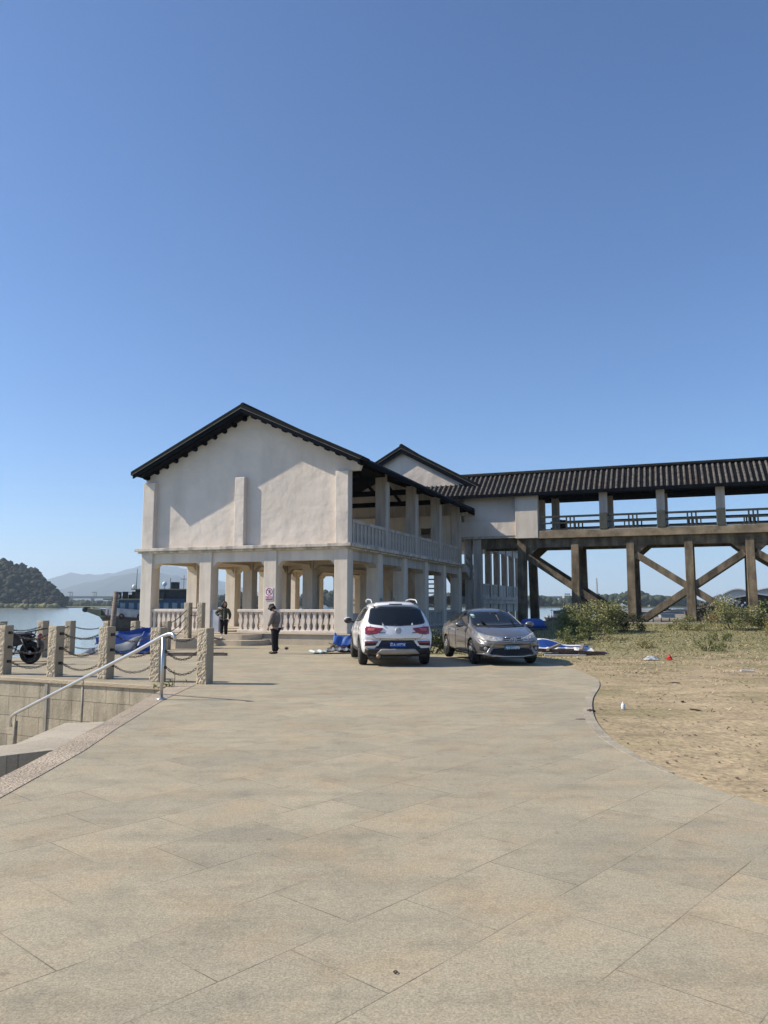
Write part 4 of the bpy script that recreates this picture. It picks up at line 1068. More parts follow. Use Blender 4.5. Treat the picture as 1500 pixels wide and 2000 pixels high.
for sgn in (1, -1):
    q = lambda pts: pts if sgn == 1 else mirror(pts)
    d = Vector((-1, -.75*sgn, 0))
    def PP(yz): return q([(2.6, y+.45, z) for y, z in yz])
    hl = C2.patch('headlight', q([(2.9,.42+.35,.622),(2.85,.56+.4,.615),(2.6,.72+.5,.645),(2.5,.66+.75,.70)]), q([(2.9,.40+.36,.70),(2.85,.55+.41,.725),(2.6,.70+.52,.785),(2.5,.62+.78,.83)]), d, LAMP, 18, 6, .008, thick=.012)
    for (yy, zz, rr3) in ((.50+.42,.672,.036), (.645+.46,.69,.043)):
        hpos = C2.hit(q([(2.75,yy,zz)])[0], d, .006)
        T = Matrix.Translation(hpos) @ Vector((1,.55*sgn,.2)).to_track_quat('Z','Y').to_matrix().to_4x4()
        MB().lathe([(.0001,.012),(rr3*.75,.011),(rr3,.004),(rr3,-.01)], 16, T).build('projector', GLASS, hl)
        MB().lathe([(rr3,.013),(rr3*1.22,.013),(rr3*1.25,-.01)], 16, T).build('bezel', EMBL, hl)
    C2.line('chrome_strip', q([(3,.10,.722),(2.9,.30+.1,.735),(2.8,.55+.3,.757)]), (-1,-.35*sgn,0), CHROME, .010, 14)
    C2.line('chrome_strip', q([(3,.09,.665),(3,.30,.675),(3,.46,.70)]), D, CHROME, .010, 12, off=.014)
    C2.line('chrome_strip', q([(3,.09,.625),(3,.30,.632),(3,.47,.655)]), D, CHROME, .010, 12, off=.014)
    fb_ = C2.patch('fog_recess', q([(3,.60,.375),(2.9,.70,.36),(2.6,.80,.40)]), q([(3,.575,.50),(2.9,.70,.505),(2.6,.80,.50)]), D, BLACKP, 8, 5, .006)
    hpos = C2.hit(q([(3,.675,.435)])[0], D, .006)
    T = Matrix.Translation(hpos) @ Vector((1,.35*sgn,.0)).to_track_quat('Z','Y').to_matrix().to_4x4()
    MB().lathe([(.0001,.02),(.042,.018),(.05,.008),(.05,-.02)], 16, T).build('fog_lamp', LAMP, fb_)
    C2.patch('bumper_fin', q([(3,.60,.275),(3,.69,.285)]), q([(3,.46,.56),(3,.50,.585)]), D, GREYC, 3, 8, .022, thick=.02)
    C2.patch('lower_lip', q([(3,.55,.255),(2.8,.80,.285)]), q([(3,.54,.29),(2.8,.80,.33)]), D, CHROME if False else GREYC, 8, 2, .03, thick=.02)
    dn = (0,-sgn,0); y0 = 1.6*sgn
    C2.patch('side_window', [(-1.32,y0,1.09),(-.95,y0,1.03),(-.30,y0,1.005)], [(-1.18,y0,1.20),(-.85,y0,1.315),(-.32,y0,1.365)], dn, GLASS, 12, 6)
    C2.patch('side_window', [(-.22,y0,1.005),(.72,y0,.985)], [(-.24,y0,1.37),(.05,y0,1.355),(.35,y0,1.26),(.72,y0,1.06)], dn, GLASS, 12, 6)
    C2.line('window_chrome', [(-1.35,y0,1.075),(-.95,y0,1.01),(.78,y0,.965)], dn, CHROME, .007, 20)
    C2.line('door_seam', [(-.26,y0,1.0),(-.25,y0,.7),(-.28,y0,.30)], dn, BLACKP, .006)
    C2.line('door_seam', [(.80,y0,.95),(.84,y0,.7),(.76,y0,.30)], dn, BLACKP, .006)
    C2.line('door_seam', [(-1.15,y0,1.03),(-1.05,y0,.85),(-.98,y0,.62),(-.92,y0,.40)], dn, BLACKP, .006)
    for hx in (-.98, -.08): C2.patch('door_handle', [(hx-.11,y0,.855),(hx+.11,y0,.85)], [(hx-.11,y0,.885),(hx+.11,y0,.88)], dn, CHROME, 6, 2, .025, thick=.02)
    mm = MB().ball((.72, sgn*1.0, 1.02), (.085,.125,.075), 14, 9); mm.beam((.72, sgn*.80, .98), (.72, sgn*.93, 1.0), .05, .04)
    wm_ = mm.build('wing_mirror', GREYC, sed)
    MB().ball((.70, sgn*1.0, 1.015), (.085,.105,.06), 12, 8).build('mirror_glass', BLACKP, wm_)
    C2.line('bonnet_seam', q([(2.05,.60,3),(1.6,.68,3),(1.08,.74,3)]), (0,0,-1), BLACKP, .005, 12)
C2.line('roof_aerial', [(-1.1,.0,3),(-1.3,0,3)], (0,0,-1), BLACKP, .02, 4)
C2.line('bonnet_front_seam', PF([(.60,.765),(0,.735),(-.60,.765)]), D, BLACKP, .0045, 20)
C2.patch('grille', PF([(.47,.645),(.3,.618),(0,.60),(-.3,.618),(-.47,.645)]), PF([(.44,.715),(.3,.712),(0,.705),(-.3,.712),(-.44,.715)]), D, BLACKP, 18, 4, .006)
ig = C2.patch('lower_grille', PF([(.585,.30),(.3,.275),(-.3,.275),(-.585,.30)]), PF([(.475,.435),(.3,.44),(-.3,.44),(-.475,.435)]), D, BLACKP, 18, 4, .008)
for zz in (.33, .37): C2.line('grille_bar', PF([(.54,zz),(-.54,zz)]), D, DARKB, .006, 14, ig, .014)
C2.line('bumper_trim', PF([(.60,.268),(.3,.252),(-.3,.252),(-.60,.268)]), D, CHROME, .010, 20, off=.016)
C2.patch('number_plate', PF([(.205,.405),(-.205,.405)]), PF([(.205,.54),(-.205,.54)]), D, PLATEL, 6, 3, .03, thick=.008)
fx = C2.hit((F_,0,.47),D,.038).x
text_mesh('\u7ca4E\u00b7578M0', .118, PLATEW, sed, (fx+.014, 0, .472), (R(90),0,R(90)), 'plate_lettering', .002, .72, bold=.0015)
hb_ = C2.hit((F_,0,.655),D,.022)
em2 = bpy.data.objects.new('emblem', None); col.objects.link(em2); em2.parent = sed; em2.location = hb_; em2.rotation_euler = (0, R(-12), 0); em2.empty_display_size = .05
def oval(b, a, c, cy, cz, r, n=28):
    b.tube([(0, cy+a*math.cos(2*math.pi*k/n), cz+c*math.sin(2*math.pi*k/n)) for k in range(n)], r, 6, closed=True)
ov = MB(); oval(ov, .082, .056, 0, 0, .008); oval(ov, .030, .052, 0, 0, .007); oval(ov, .058, .021, 0, .030, .007)
ov.build('emblem_ovals', CHROME, em2)
MB().box(-2.0,2.05,-.70,.70,.20,.32).build('underbody', BLACKP, sed)
# ---------------------------------------------------------------- granite posts and chains
IRON = mat('dark_iron', (.035,.03,.03), .6, .3, 30, .3, 60, metal=.4)
SAWN = mat('sawn_granite', (.36,.295,.205), .85, .12, 3, .3, 30, fine=.2, fscale=60)
HEWN = mat('hewn_granite', (.50,.42,.30), .92, .12, 2.5, .9, 30, fine=.22, fscale=50, bdist=.02)
def make_post_mesh(seed, w=.235, h=1.1):
    r = random.Random(seed); b = MB(); n, k = 9, 36; hw = w/2
    def face(ax, sgn, amp, m):
        # ax 0: normal +-x, ax 1: normal +-y
        vs = []; 
        for j in range(k+1):
            for i in range(n+1):
                s = -hw + w*i/n; z = h*j/k
                edge = i in (0, n) or j in (0, k)
                d = 0 if edge else amp*(r.random()**1.5) 
                if amp and not edge: s += r.uniform(-.007,.007); z += r.uniform(-.012,.012)
                p = (sgn*(hw+d), s, z) if ax == 0 else (s, sgn*(hw+d), z)
                vs.append(p)
        fs = []
        for j in range(k):
            for i in range(n):
                q = (j*(n+1)+i, j*(n+1)+i+1, (j+1)*(n+1)+i+1, (j+1)*(n+1)+i)
                flip = (ax == 0 and sgn < 0) or (ax == 1 and sgn > 0)
                fs.append(q[::-1] if flip else q)
        b.add(vs, fs, m, False)
    face(1, -1, .018, 1); face(1, 1, .018, 1); face(0, 1, .003, 0); face(0, -1, .003, 0)
    b.add([(-hw,-hw,h),(hw,-hw,h),(hw,hw,h),(-hw,hw,h)], [(0,1,2,3)], 0)
    b.add([(-hw,-hw,0),(hw,-hw,0),(hw,hw,0),(-hw,hw,0)], [(3,2,1,0)], 0)
    return b.mesh('shaft', [SAWN, HEWN])
POSTM = [make_post_mesh(q) for q in range(3)]
bolt = MB()
bolt.ball((0,0,0), (.022,.035,.035), 10, 6); bolt.tube([(0,0,0),(.05,0,0)], .012, 6)
bolt.tube([(.065+.028*math.cos(t),.0,.028*math.sin(t)) for t in [2*math.pi*q/12 for q in range(12)]], .009, 6, closed=True)
BOLT = bolt.mesh('chain_eye', IRON)
def post(x, y, z, rz, label, group, seed, h=1.1, eyes=(.93,.61,.29), left=True, right=True, tilt=0):
    t = thing('granite_post', label, 'post', (x, y, z), rz, group)
    t.rotation_euler[1] = tilt
    s = bpy.data.objects.new('shaft', POSTM[seed % 3]); col.objects.link(s); s.parent = t; s.scale = (1,1,h/1.1)
    for e in eyes:
        for side, on in ((1, right), (-1, left)):
            if not on: continue
            q = bpy.data.objects.new('chain_eye', BOLT); col.objects.link(q); q.parent = t; q.location = (side*.12, 0, e); q.rotation_euler = (0, 0, 0 if side > 0 else math.pi)
    return t
def link_mesh():
    b = MB(); n = 10
    pts = []
    for k in range(n):
        a = 2*math.pi*k/n; pts.append((.021*math.cos(a), (.012 if math.sin(a) > 0 else -.012)+.014*math.sin(a)*1.2, 0))
    b.tube([(p[1]*1.45, p[0]*.95, 0) for p in pts], .0052, 6, closed=True); return b
LINK = link_mesh()
def chain(pa, pb, sag, label, group, slack=0):
    pa = Vector(pa); pb = Vector(pb); L_ = (pb-pa).length; n = max(8, int((L_+2.2*sag*sag/L_)/.062)); b = MB()
    pts = [pa.lerp(pb, q/n) + Vector((0,0,-4*sag*(q/n)*(1-q/n))) for q in range(n+1)]
    for q in range(n):
        c = (pts[q]+pts[q+1])/2; d = (pts[q+1]-pts[q])
        M_ = Matrix.Translation(c) @ d.to_track_quat('X','Z').to_matrix().to_4x4() @ Matrix.Rotation(R(90 if q % 2 else 0)+rnd.uniform(-.3,.3), 4, 'X') @ Matrix.Scale(d.length/.062*1.22, 4, (1,0,0))
        b.add(LINK.v, LINK.f, 0, True, M_)
    o = b.build('chain', IRON); o.location = (0,0,0)
    return tag(o, label, 'chain', group)
NEAR = [(-9.88,18.28),(-8.64,17.76),(-7.25,17.23),(-5.93,16.68),(-4.65,16.08),(-3.59,15.67)]
NA = math.atan2(-2.1, 4.95)
nl = ['', 'granite post cut by the left photo edge, beside the motorcycle', 'rough granite post right of the motorcycle rear wheel', 'rough granite post in front of the blue sheet pile, crossed low by the handrail', 'rough granite post just behind the top of the steel handrail', 'rightmost granite post of the near row, its right side without chain']
for i, (x, y) in enumerate(NEAR):
    if i == 0: continue
    post(x, y, 0, NA + (.05 if i == 4 else 0), nl[i], 'granite posts along the wall above the steps', i, right=i < 5)
names = {1: 'from the left photo edge to the post beside the motorcycle wheel', 2: 'between the second and third near posts, in front of the motorcycle', 3: 'in front of the blue sheet pile, behind the handrail', 4: 'between the last two near posts, right of the handrail top'}
lv = {.93: 'topmost', .61: 'middle', .29: 'lowest'}
cn = {1: 'left of the motorcycle wheel post, across the motorcycle', 2: 'left of the handrail, between motorcycle and blue sheets', 3: 'across the blue sheet pile behind the handrail', 4: 'right of the handrail top, ending at the last near post'}
for i in range(1, 5):
    a = Vector(NEAR[i]); b2 = Vector(NEAR[i+1]); d = (b2-a).normalized()
    for e, sag in ((.93, .10+.03*(i % 2)), (.61, .15-.02*(i % 2)), (.29, .13)):
        p0 = a+d*.21; p1 = b2-d*.21
        chain((p0.x,p0.y,e), (p1.x,p1.y,e), sag, '%s dark iron chain %s' % (lv[e], cn[i]), 'chains of the near row of posts')
# the two chains running out of the picture on the left
for e in (.93,.61,.29):
    a = Vector(NEAR[0]); b2 = Vector(NEAR[1]); d = (b2-a).normalized()
    p0 = a+d*.1; p1 = b2-d*.235
    if e == .93: chain((p0.x,p0.y,e), (p1.x,p1.y,e), .12, 'dark iron chain leaving the photo at the left edge', 'chains of the near row of posts')
FAR = [(-10.65,21.6),(-10.35,23.6),(-10.25,25.4),(-9.55,26.9),(-9.15,28.6),(-8.40,30.1)]
fl = ['short-looking far granite post behind the motorcycle seat', 'far granite post behind the tail of the motorcycle', 'far granite post against open water, left of the blue sheets', 'far granite post beside the leaning wooden pole', 'far granite post right of the wooden pole, before the left pavilion column', 'far granite post where the chains climb to the tall posts']
for i, (x, y) in enumerate(FAR):
    nx = FAR[min(i+1, 5)]; pv = FAR[max(i-1, 0)]
    post(x, y, gz(x, y), R(-28)+.1*(i % 3), fl[i], 'granite posts along the river edge', i+1, eyes=(.95,.62,.30), left=False, right=False)
TALL = [(-7.93,31.4),(-7.38,31.3)]
tl_ = ['left one of the two tall granite posts on the platform edge', 'right one of the two tall granite posts, by the second front column']
for i, (x, y) in enumerate(TALL): post(x, y, .20, R(-20), tl_[i], 'tall granite posts at the pavilion corner', i, 1.42, eyes=(1.2,.85), left=False, right=False)
fc = ['behind the motorcycle, leftmost of the far row', 'between motorcycle tail and the post in open water', 'over open water left of the blue sheets', 'above the blue sheet pile by the wooden pole', 'under the left pavilion column']
for i in range(5):
    a = Vector(FAR[i]); b2 = Vector(FAR[i+1]); z0 = gz(*FAR[i]); z1 = gz(*FAR[i+1])
    for e, w_ in ((.95, 'upper'), (.62, 'middle'), (.30, 'lower')):
        chain((a.x,a.y,z0+e), (b2.x,b2.y,z1+e), .13, '%s river-edge chain %s' % (w_, fc[i]), 'chains along the river edge')
for e0, e1, w_ in ((.98,1.40,'upper'),(.62,1.12,'middle'),(.34,.78,'lower')):
    chain((FAR[5][0],FAR[5][1],gz(*FAR[5])+e0), (TALL[0][0],TALL[0][1],e1), .10, '%s chain climbing from the river edge to the tall posts' % w_, 'chains along the river edge')
for e1, w_ in ((1.44,'upper'),(1.14,'lower')):
    chain((TALL[0][0],TALL[0][1],e1), (TALL[1][0],TALL[1][1],e1+.02), .05, '%s chain slung between the two tall posts' % w_, 'chains along the river edge')
# base block of the tall posts
MB().box(-.55,.75,-.45,.35,-.4,.20).build('post_base_block', STONEFLOOR, None, .02, label='pale stone block carrying the two tall granite posts', category='block').location = (-7.75,31.4,0)
# ---------------------------------------------------------------- people
SKIN = mat('skin', (.42,.25,.17), .6, .06, 20)
HAIR = mat('black_hair', (.012,.010,.010), .55, .3, 40, .4, 120, spec=.4)
OLIVE = mat('olive_jacket', (.055,.062,.034), .85, .2, 9, .4, 30)
TAUPE = mat('taupe_jacket', (.165,.135,.115), .9, .12, 14, .4, 60)
BLACKT = mat('black_trousers', (.010,.010,.012), .9, .3, 12, .3, 30)
WHITES = mat('white_shoes', (.62,.60,.58), .7, .06, 20)
BLKS = mat('black_shoes', (.012,.012,.012), .5, .2, 20)
GREYHAT = mat('dark_knit_cap', (.03,.03,.03), .95, .3, 60, .6, 120)
CREAM = mat('cream_trim', (.50,.47,.40), .8, .1, 20)
def skin(name, nodes, edges, m, parent, sub=2, smooth=True):
    """nodes {key: (x, y, z, r or (rx, ry))}, first one is the root"""
    keys = list(nodes); ix = {k: i for i, k in enumerate(keys)}
    me = bpy.data.meshes.new(name); me.from_pydata([nodes[k][:3] for k in keys], [(ix[a], ix[b]) for a, b in edges], [])
    o = bpy.data.objects.new(name, me); col.objects.link(o)
    md = o.modifiers.new('skin', 'SKIN'); md.use_smooth_shade = True; md.branch_smoothing = .6
    for i, k in enumerate(keys):
        r = nodes[k][3]; r = r if isinstance(r, tuple) else (r, r)
        me.skin_vertices[0].data[i].radius = r; me.skin_vertices[0].data[i].use_root = (i == 0)
    s = o.modifiers.new('sub', 'SUBSURF'); s.levels = sub; s.render_levels = sub
    dg = bpy.context.evaluated_depsgraph_get(); dg.update()
    m2 = bpy.data.meshes.new_from_object(o.evaluated_get(dg)); o.modifiers.clear(); o.data = m2
    m2.materials.clear(); m2.materials.append(m)
    for p in m2.polygons: p.use_smooth = True
    o.parent = parent; return o
def chain_e(*ks): return list(zip(ks, ks[1:]))
def join_mesh(o, mb):
    """append MB geometry to an object's mesh (one continuous body object)"""
    bm = bmesh.new(); bm.from_mesh(o.data)
    vs = [bm.verts.new(p) for p in mb.v]
    for f in mb.f:
        try: q = bm.faces.new([vs[i] for i in f]); q.smooth = True
        except ValueError: pass
    bm.to_mesh(o.data); bm.free()
def hand(mb, wr, d, palm_n, side, s=1.0, curl=.6):
    """palm with five separate fingers from wrist wr along d; palm_n palm normal"""
    d = Vector(d).normalized(); n = Vector(palm_n).normalized(); lat = d.cross(n).normalized(); n = lat.cross(d)
    wr = Vector(wr); T = Matrix((( *lat, 0), (*d, 0), (*n, 0), (0,0,0,1))).transposed(); T.translation = wr
    mb.ball((0,.045*s,0), (.040*s,.055*s,.017*s), 12, 8, T=T)
    for k, (x, L_) in enumerate(((-.030,.070),(-.010,.080),(.011,.075),(.030,.058))):
        p = Vector((x*s, .085*s, 0)); pts = [p - Vector((0,.03*s,0)), p]; a = .15
        for q in (.45,.33,.25):
            a += curl*.75; p = p + Vector((0, math.cos(a), math.sin(a)))*(L_*q*s); pts.append(p.copy())
        mb.tube([T @ q for q in pts], [.010*s,.0095*s,.009*s,.008*s,.006*s], 8)
    x = -.034*side
    mb.tube([T @ Vector(q) for q in ((x*s*.6,.015*s,0),(x*s*1.25,.04*s,.012*s),(x*s*1.35,.068*s,.026*s),(x*s*1.15,.088*s,.036*s))], [.012*s,.0115*s,.010*s,.007*s], 8)
def head(mb, c, s=1., T0=None):
    """head with face towards local -y about centre c; T0 rotates it"""
    T = Matrix.Translation(c) @ (T0 or Matrix.Identity(4))
    def f(a, b):
        t = math.pi*b; p = 2*math.pi*a
        x = .073*math.sin(t)*math.sin(p); y = -.092*math.sin(t)*math.cos(p); z = .115*math.cos(t)
        if z < 0: x *= 1-.30*(-z/.115)**1.4; y = y*(1-.12*(-z/.115)) - .008*(-z/.115)
        if y < -.05 and abs(x) < .02 and -.045 < z < .02: y -= .020*(1-abs(x)/.02)*(1-abs(z+.02)/.045)   # nose
        if y < -.04 and .010 < abs(x) < .050 and 0 < z < .028: y += .009                                  # eye sockets
        if y < -.04 and abs(x) < .025 and -.070 < z < -.052: y -= .006                                   # lips
        return T @ Vector((x*s, y*s, z*s))
    mb.grid(f, 40, 30)
    for sg in (-1, 1): mb.ball((sg*.075*s, .008*s, -.005*s), (.011*s,.022*s,.032*s), 8, 6, T=T)
def face_parts(parent, c, s, T0):
    T = Matrix.Translation(c) @ T0
    e = MB()
    for sg in (-1, 1): e.ball((sg*.030*s, -.077*s, .012*s), (.013*s,.008*s,.006*s), 8, 6, T=T)
    e.build('eyes', HAIR, parent)
    MB().ball((0, -.088*s, -.060*s), (.022*s,.008*s,.007*s), 10, 6, T=T).build('mouth', mat('lips', (.30,.11,.09), .5), parent)

# woman stepping down the plank, looking at her feet
g = thing('person', 'person in olive jacket, black trousers and white shoes, hand on hip, stepping down the plank', 'person', (-7.02, 34.05, .02), R(8))
H = 1.6/1.66
N_ = {'pel': (0,0,.90,(.13,.09)), 'waist': (0,-.01,1.04,(.115,.085)), 'chest': (0,-.02,1.22,(.14,.10)), 'neckb': (0,-.02,1.37,(.075,.065)), 'neck': (.0,-.05,1.44,.048),
 'hl': (.085,0,.86,.085), 'kl': (.09,-.03,.47,.058), 'al': (.10,.0,.10,.040), 'fl': (.115,-.13,.045,(.042,.03)),
 'hr': (-.085,0,.86,.085), 'kr': (-.085,-.05,.50,.058), 'ar': (-.085,-.04,.13,.040), 'fr': (-.075,-.17,.075,(.042,.03)),
 'sl': (.17,-.01,1.33,.062), 'el': (.235,.01,1.08,.045), 'wl': (.225,-.06,.86,.028),
 'sr': (-.17,-.01,1.33,.062), 'er': (-.34,.05,1.14,.045), 'wr': (-.20,-.09,1.02,.028)}
E_ = chain_e('pel','waist','chest','neckb','neck') + chain_e('pel','hl','kl','al','fl') + chain_e('pel','hr','kr','ar','fr') + chain_e('chest','sl','el','wl') + chain_e('chest','sr','er','wr')
body = skin('body', N_, E_, SKIN, g)
mb = MB(); T0 = Matrix.Rotation(R(22), 4, 'Z') @ Matrix.Rotation(R(32), 4, 'X'); hc = (.02,-.10,1.535)
head(mb, hc, 1.02, T0); hand(mb, (.225,-.06,.86), (-.05,-.15,-1), (-1,0,0), 1, 1, .5); hand(mb, (-.20,-.09,1.02), (1,-.35,-.15), (0,1,-.2), -1, 1, .7)
join_mesh(body, mb); face_parts(body, hc, 1.02, T0)
J = {'pel': (0,0,.86,(.185,.14)), 'waist': (0,-.01,1.0,(.175,.13)), 'chest': (0,-.02,1.2,(.19,.135)), 'neckb': (0,-.02,1.36,(.11,.10)), 'neck': (0,-.035,1.42,(.085,.085)),
 'sl': (.18,-.01,1.31,.088), 'el': (.26,.01,1.07,.074), 'wl': (.24,-.06,.88,.052), 'sr': (-.18,-.01,1.31,.088), 'er': (-.355,.05,1.14,.074), 'wr': (-.22,-.085,1.03,.052)}
jk = skin('jacket', J, chain_e('pel','waist','chest','neckb','neck') + chain_e('chest','sl','el','wl') + chain_e('chest','sr','er','wr'), OLIVE, g)
MB().tube([(.0,-.185,.80),(.0,-.175,1.0),(.0,-.165,1.2),(.0,-.135,1.35)], .007, 6).build('zip', CREAM, jk)
MB().tube([(-.26,-.06,1.36),(-.16,-.14,1.39),(-.06,-.155,1.36)], [.022,.03,.02], 8).build('shoulder_flash', CREAM, jk)
TR = {'pel': (0,0,.88,(.15,.12)), 'hl': (.09,0,.80,.105), 'kl': (.09,-.03,.47,.088), 'al': (.10,.0,.20,.075), 'hr': (-.09,0,.80,.105), 'kr': (-.085,-.05,.50,.088), 'ar': (-.085,-.04,.24,.075)}
skin('trousers', TR, chain_e('pel','hl','kl','al') + chain_e('pel','hr','kr','ar'), BLACKT, g)
for nm, sx, yy, z0 in (('shoe', .115, -.06, .0), ('shoe', -.075, -.10, .03)):
    MB().ball((sx, yy, z0+.05), (.052,.135,.05), 14, 8).build(nm, WHITES, g)
for sx, yy, z0 in ((.10,.0,.11), (-.085,-.04,.14)): MB().lathe([(.05,-.05),(.048,.06)], 12, Matrix.Translation((sx,yy,z0))).build('sock', WHITES, g)
hm = MB(); Th = Matrix.Translation(hc) @ T0
hm.grid(lambda a, b: Th @ Vector((.088*math.sin(math.pi*b*.62)*math.sin(2*math.pi*a)*1.02, .012-.100*math.sin(math.pi*b*.62)*math.cos(2*math.pi*a)*(.72 if math.cos(2*math.pi*a) > .5 else 1.05), .012+.122*math.cos(math.pi*b*.62))), 28, 12)
for q in range(26):
    a = math.pi*(.36+1.28*q/25)
    x0 = .088*math.sin(a); y0 = .012-.1*math.cos(a)
    L_ = rnd.uniform(.16,.24)
    hm.tube([Th @ Vector((x0*.9,y0*.9,.07)), Th @ Vector((x0*1.12,y0*1.1,.0)), Th @ Vector((x0*1.2+rnd.uniform(-.01,.01),y0*1.05-.01,-.09)), Th @ Vector((x0*1.15+rnd.uniform(-.02,.02),y0*.95-.03,-L_))], [.02,.024,.02,.006], 6)
hm.build('hair', HAIR, g)

# person from behind, dark cap, hands folded in front
g2 = thing('person', 'person in taupe jacket, black trousers and dark cap, head bowed, standing on the terrace', 'person', (-3.66, 26.15, gz(0,26.15)), R(-115))
N2 = {'pel': (0,0,.92,(.125,.09)), 'waist': (0,.0,1.06,(.11,.085)), 'chest': (0,.0,1.22,(.14,.10)), 'neckb': (0,-.03,1.38,(.075,.065)), 'neck': (0,-.075,1.44,.048),
 'hl': (.075,0,.88,.08), 'kl': (.07,-.01,.47,.055), 'al': (.065,.03,.09,.038), 'fl': (.075,-.11,.04,(.04,.03)),
 'hr': (-.075,0,.88,.08), 'kr': (-.07,-.01,.47,.055), 'ar': (-.065,.03,.09,.038), 'fr': (-.075,-.11,.04,(.04,.03)),
 'sl': (.165,0,1.33,.06), 'el': (.215,-.02,1.09,.043), 'wl': (.19,-.15,.90,.027), 'sr': (-.165,0,1.33,.06), 'er': (-.215,-.02,1.09,.043), 'wr': (-.19,-.15,.90,.027)}
body = skin('body', N2, E_, SKIN, g2)
mb = MB(); T0 = Matrix.Rotation(R(38), 4, 'X'); hc = (0,-.15,1.525)
head(mb, hc, 1.0, T0); hand(mb, (.19,-.15,.90), (-.15,-.3,-1), (-1,0,.2), 1, 1, .5); hand(mb, (-.19,-.15,.90), (.15,-.3,-1), (1,0,.2), -1, 1, .5)
join_mesh(body, mb); face_parts(body, hc, 1.0, T0)
J2 = {'pel': (0,0,.84,(.185,.145)), 'waist': (0,0,1.02,(.172,.125)), 'chest': (0,0,1.21,(.185,.135)), 'neckb': (0,-.025,1.37,(.105,.095)), 'neck': (0,-.055,1.42,(.08,.08)),
 'sl': (.17,0,1.32,.085), 'el': (.235,-.02,1.08,.070), 'wl': (.205,-.14,.92,.048), 'sr': (-.17,0,1.32,.085), 'er': (-.235,-.02,1.08,.070), 'wr': (-.205,-.14,.92,.048)}
jk = skin('jacket', J2, chain_e('pel','waist','chest','neckb','neck') + chain_e('chest','sl','el','wl') + chain_e('chest','sr','er','wr'), TAUPE, g2)
MB().tube([(.163*math.cos(a)*1.12, .125*math.sin(a)*1.1, 1.03-.01*math.sin(a)) for a in [2*math.pi*q/24 for q in range(24)]], .012, 6, closed=True).build('belt', mat('brown_belt', (.11,.075,.06), .8), jk)
T2 = {'pel': (0,0,.88,(.15,.12)), 'hl': (.078,0,.80,.10), 'kl': (.07,-.01,.47,.085), 'al': (.065,.02,.07,.075), 'hr': (-.078,0,.80,.10), 'kr': (-.07,-.01,.47,.085), 'ar': (-.065,.02,.07,.075)}
skin('trousers', T2, chain_e('pel','hl','kl','al') + chain_e('pel','hr','kr','ar'), BLACKT, g2)
for sx in (.07,-.07): MB().ball((sx, -.06, .045), (.05,.135,.047), 14, 8).build('shoe', BLKS, g2)
Th = Matrix.Translation(hc) @ T0
cp = MB(); cp.grid(lambda a, b: Th @ Vector((.092*math.sin(math.pi*b*.60)*math.sin(2*math.pi*a), .02-.105*math.sin(math.pi*b*.60)*math.cos(2*math.pi*a), .03+.118*math.cos(math.pi*b*.60))), 28, 12)
cp.ball(Th @ Vector((0,.085,.055)), (.055,.055,.06), 12, 8)
cp.build('cap', GREYHAT, g2)
hm = MB()
for q in range(18):
    a = math.pi*(.25+1.5*q/17); x0 = .085*math.sin(a); y0 = .015-.098*math.cos(a)
    hm.tube([Th @ Vector((x0,y0,.03)), Th @ Vector((x0*1.08,y0*1.05,-.03)), Th @ Vector((x0*.98,y0*.98,-.09+rnd.uniform(-.02,.02)))], [.02,.02,.007], 6)
for q in range(5):
    x0 = -.05+.025*q; hm.tube([Th @ Vector((x0*.8,-.075,.075)), Th @ Vector((x0,-.105,.045)), Th @ Vector((x0*1.1,-.105,.02))], [.014,.014,.005], 6)
hm.build('hair', HAIR, g2)
# ---------------------------------------------------------------- loose things on the terrace and the grass
BLUE = mat('blue_sheet_metal', (.016,.055,.23), .45, .2, 4, .2, 10, spec=.4)
BLUE2 = mat('blue_tarpaulin', (.045,.12,.36), .6, .25, 5, .5, 8)
GREYS = mat('pale_grey_sheet', (.16,.175,.19), .5, .15, 4)
PALES = mat('pale_green_corrugated', (.48,.54,.52), .45, .12, 4)
WHITESH = mat('white_sheet_metal', (.66,.67,.66), .5, .08, 4)
WOOD = mat('old_grey_wood', (.22,.18,.14), .9, .3, 4, .6, 14, stretch=(1,1,6))
DWOOD = mat('dark_brown_timber', (.060,.038,.03), .85, .35, 4, .5, 14)
PALEW = mat('pale_worn_wood', (.36,.31,.26), .9, .2, 4, .5, 14)
def corr(b, o, ux, uy, n, amp, wid, ln, bend=None, m=0):
    """corrugated sheet: o origin, ux across, uy along"""
    o = Vector(o); ux = Vector(ux).normalized(); uy = Vector(uy).normalized(); up = ux.cross(uy).normalized()
    if up.z < 0: up = -up
    k = n*4
    def f(a, c):
        s = (a*n) % 1; h = amp if .2 < s < .5 else (amp*(1-abs(s-.35)/.25) if abs(s-.35) < .25 else 0)
        p = o+ux*(wid*a)+uy*(ln*c)+up*h
        if bend: p = p + Vector(bend(a, c))
        return p
    b.grid(f, k, 8, m, False); return b
def solid(o, t=.004):
    k = o.modifiers.new('t', 'SOLIDIFY'); k.thickness = t; k.offset = 0; return o
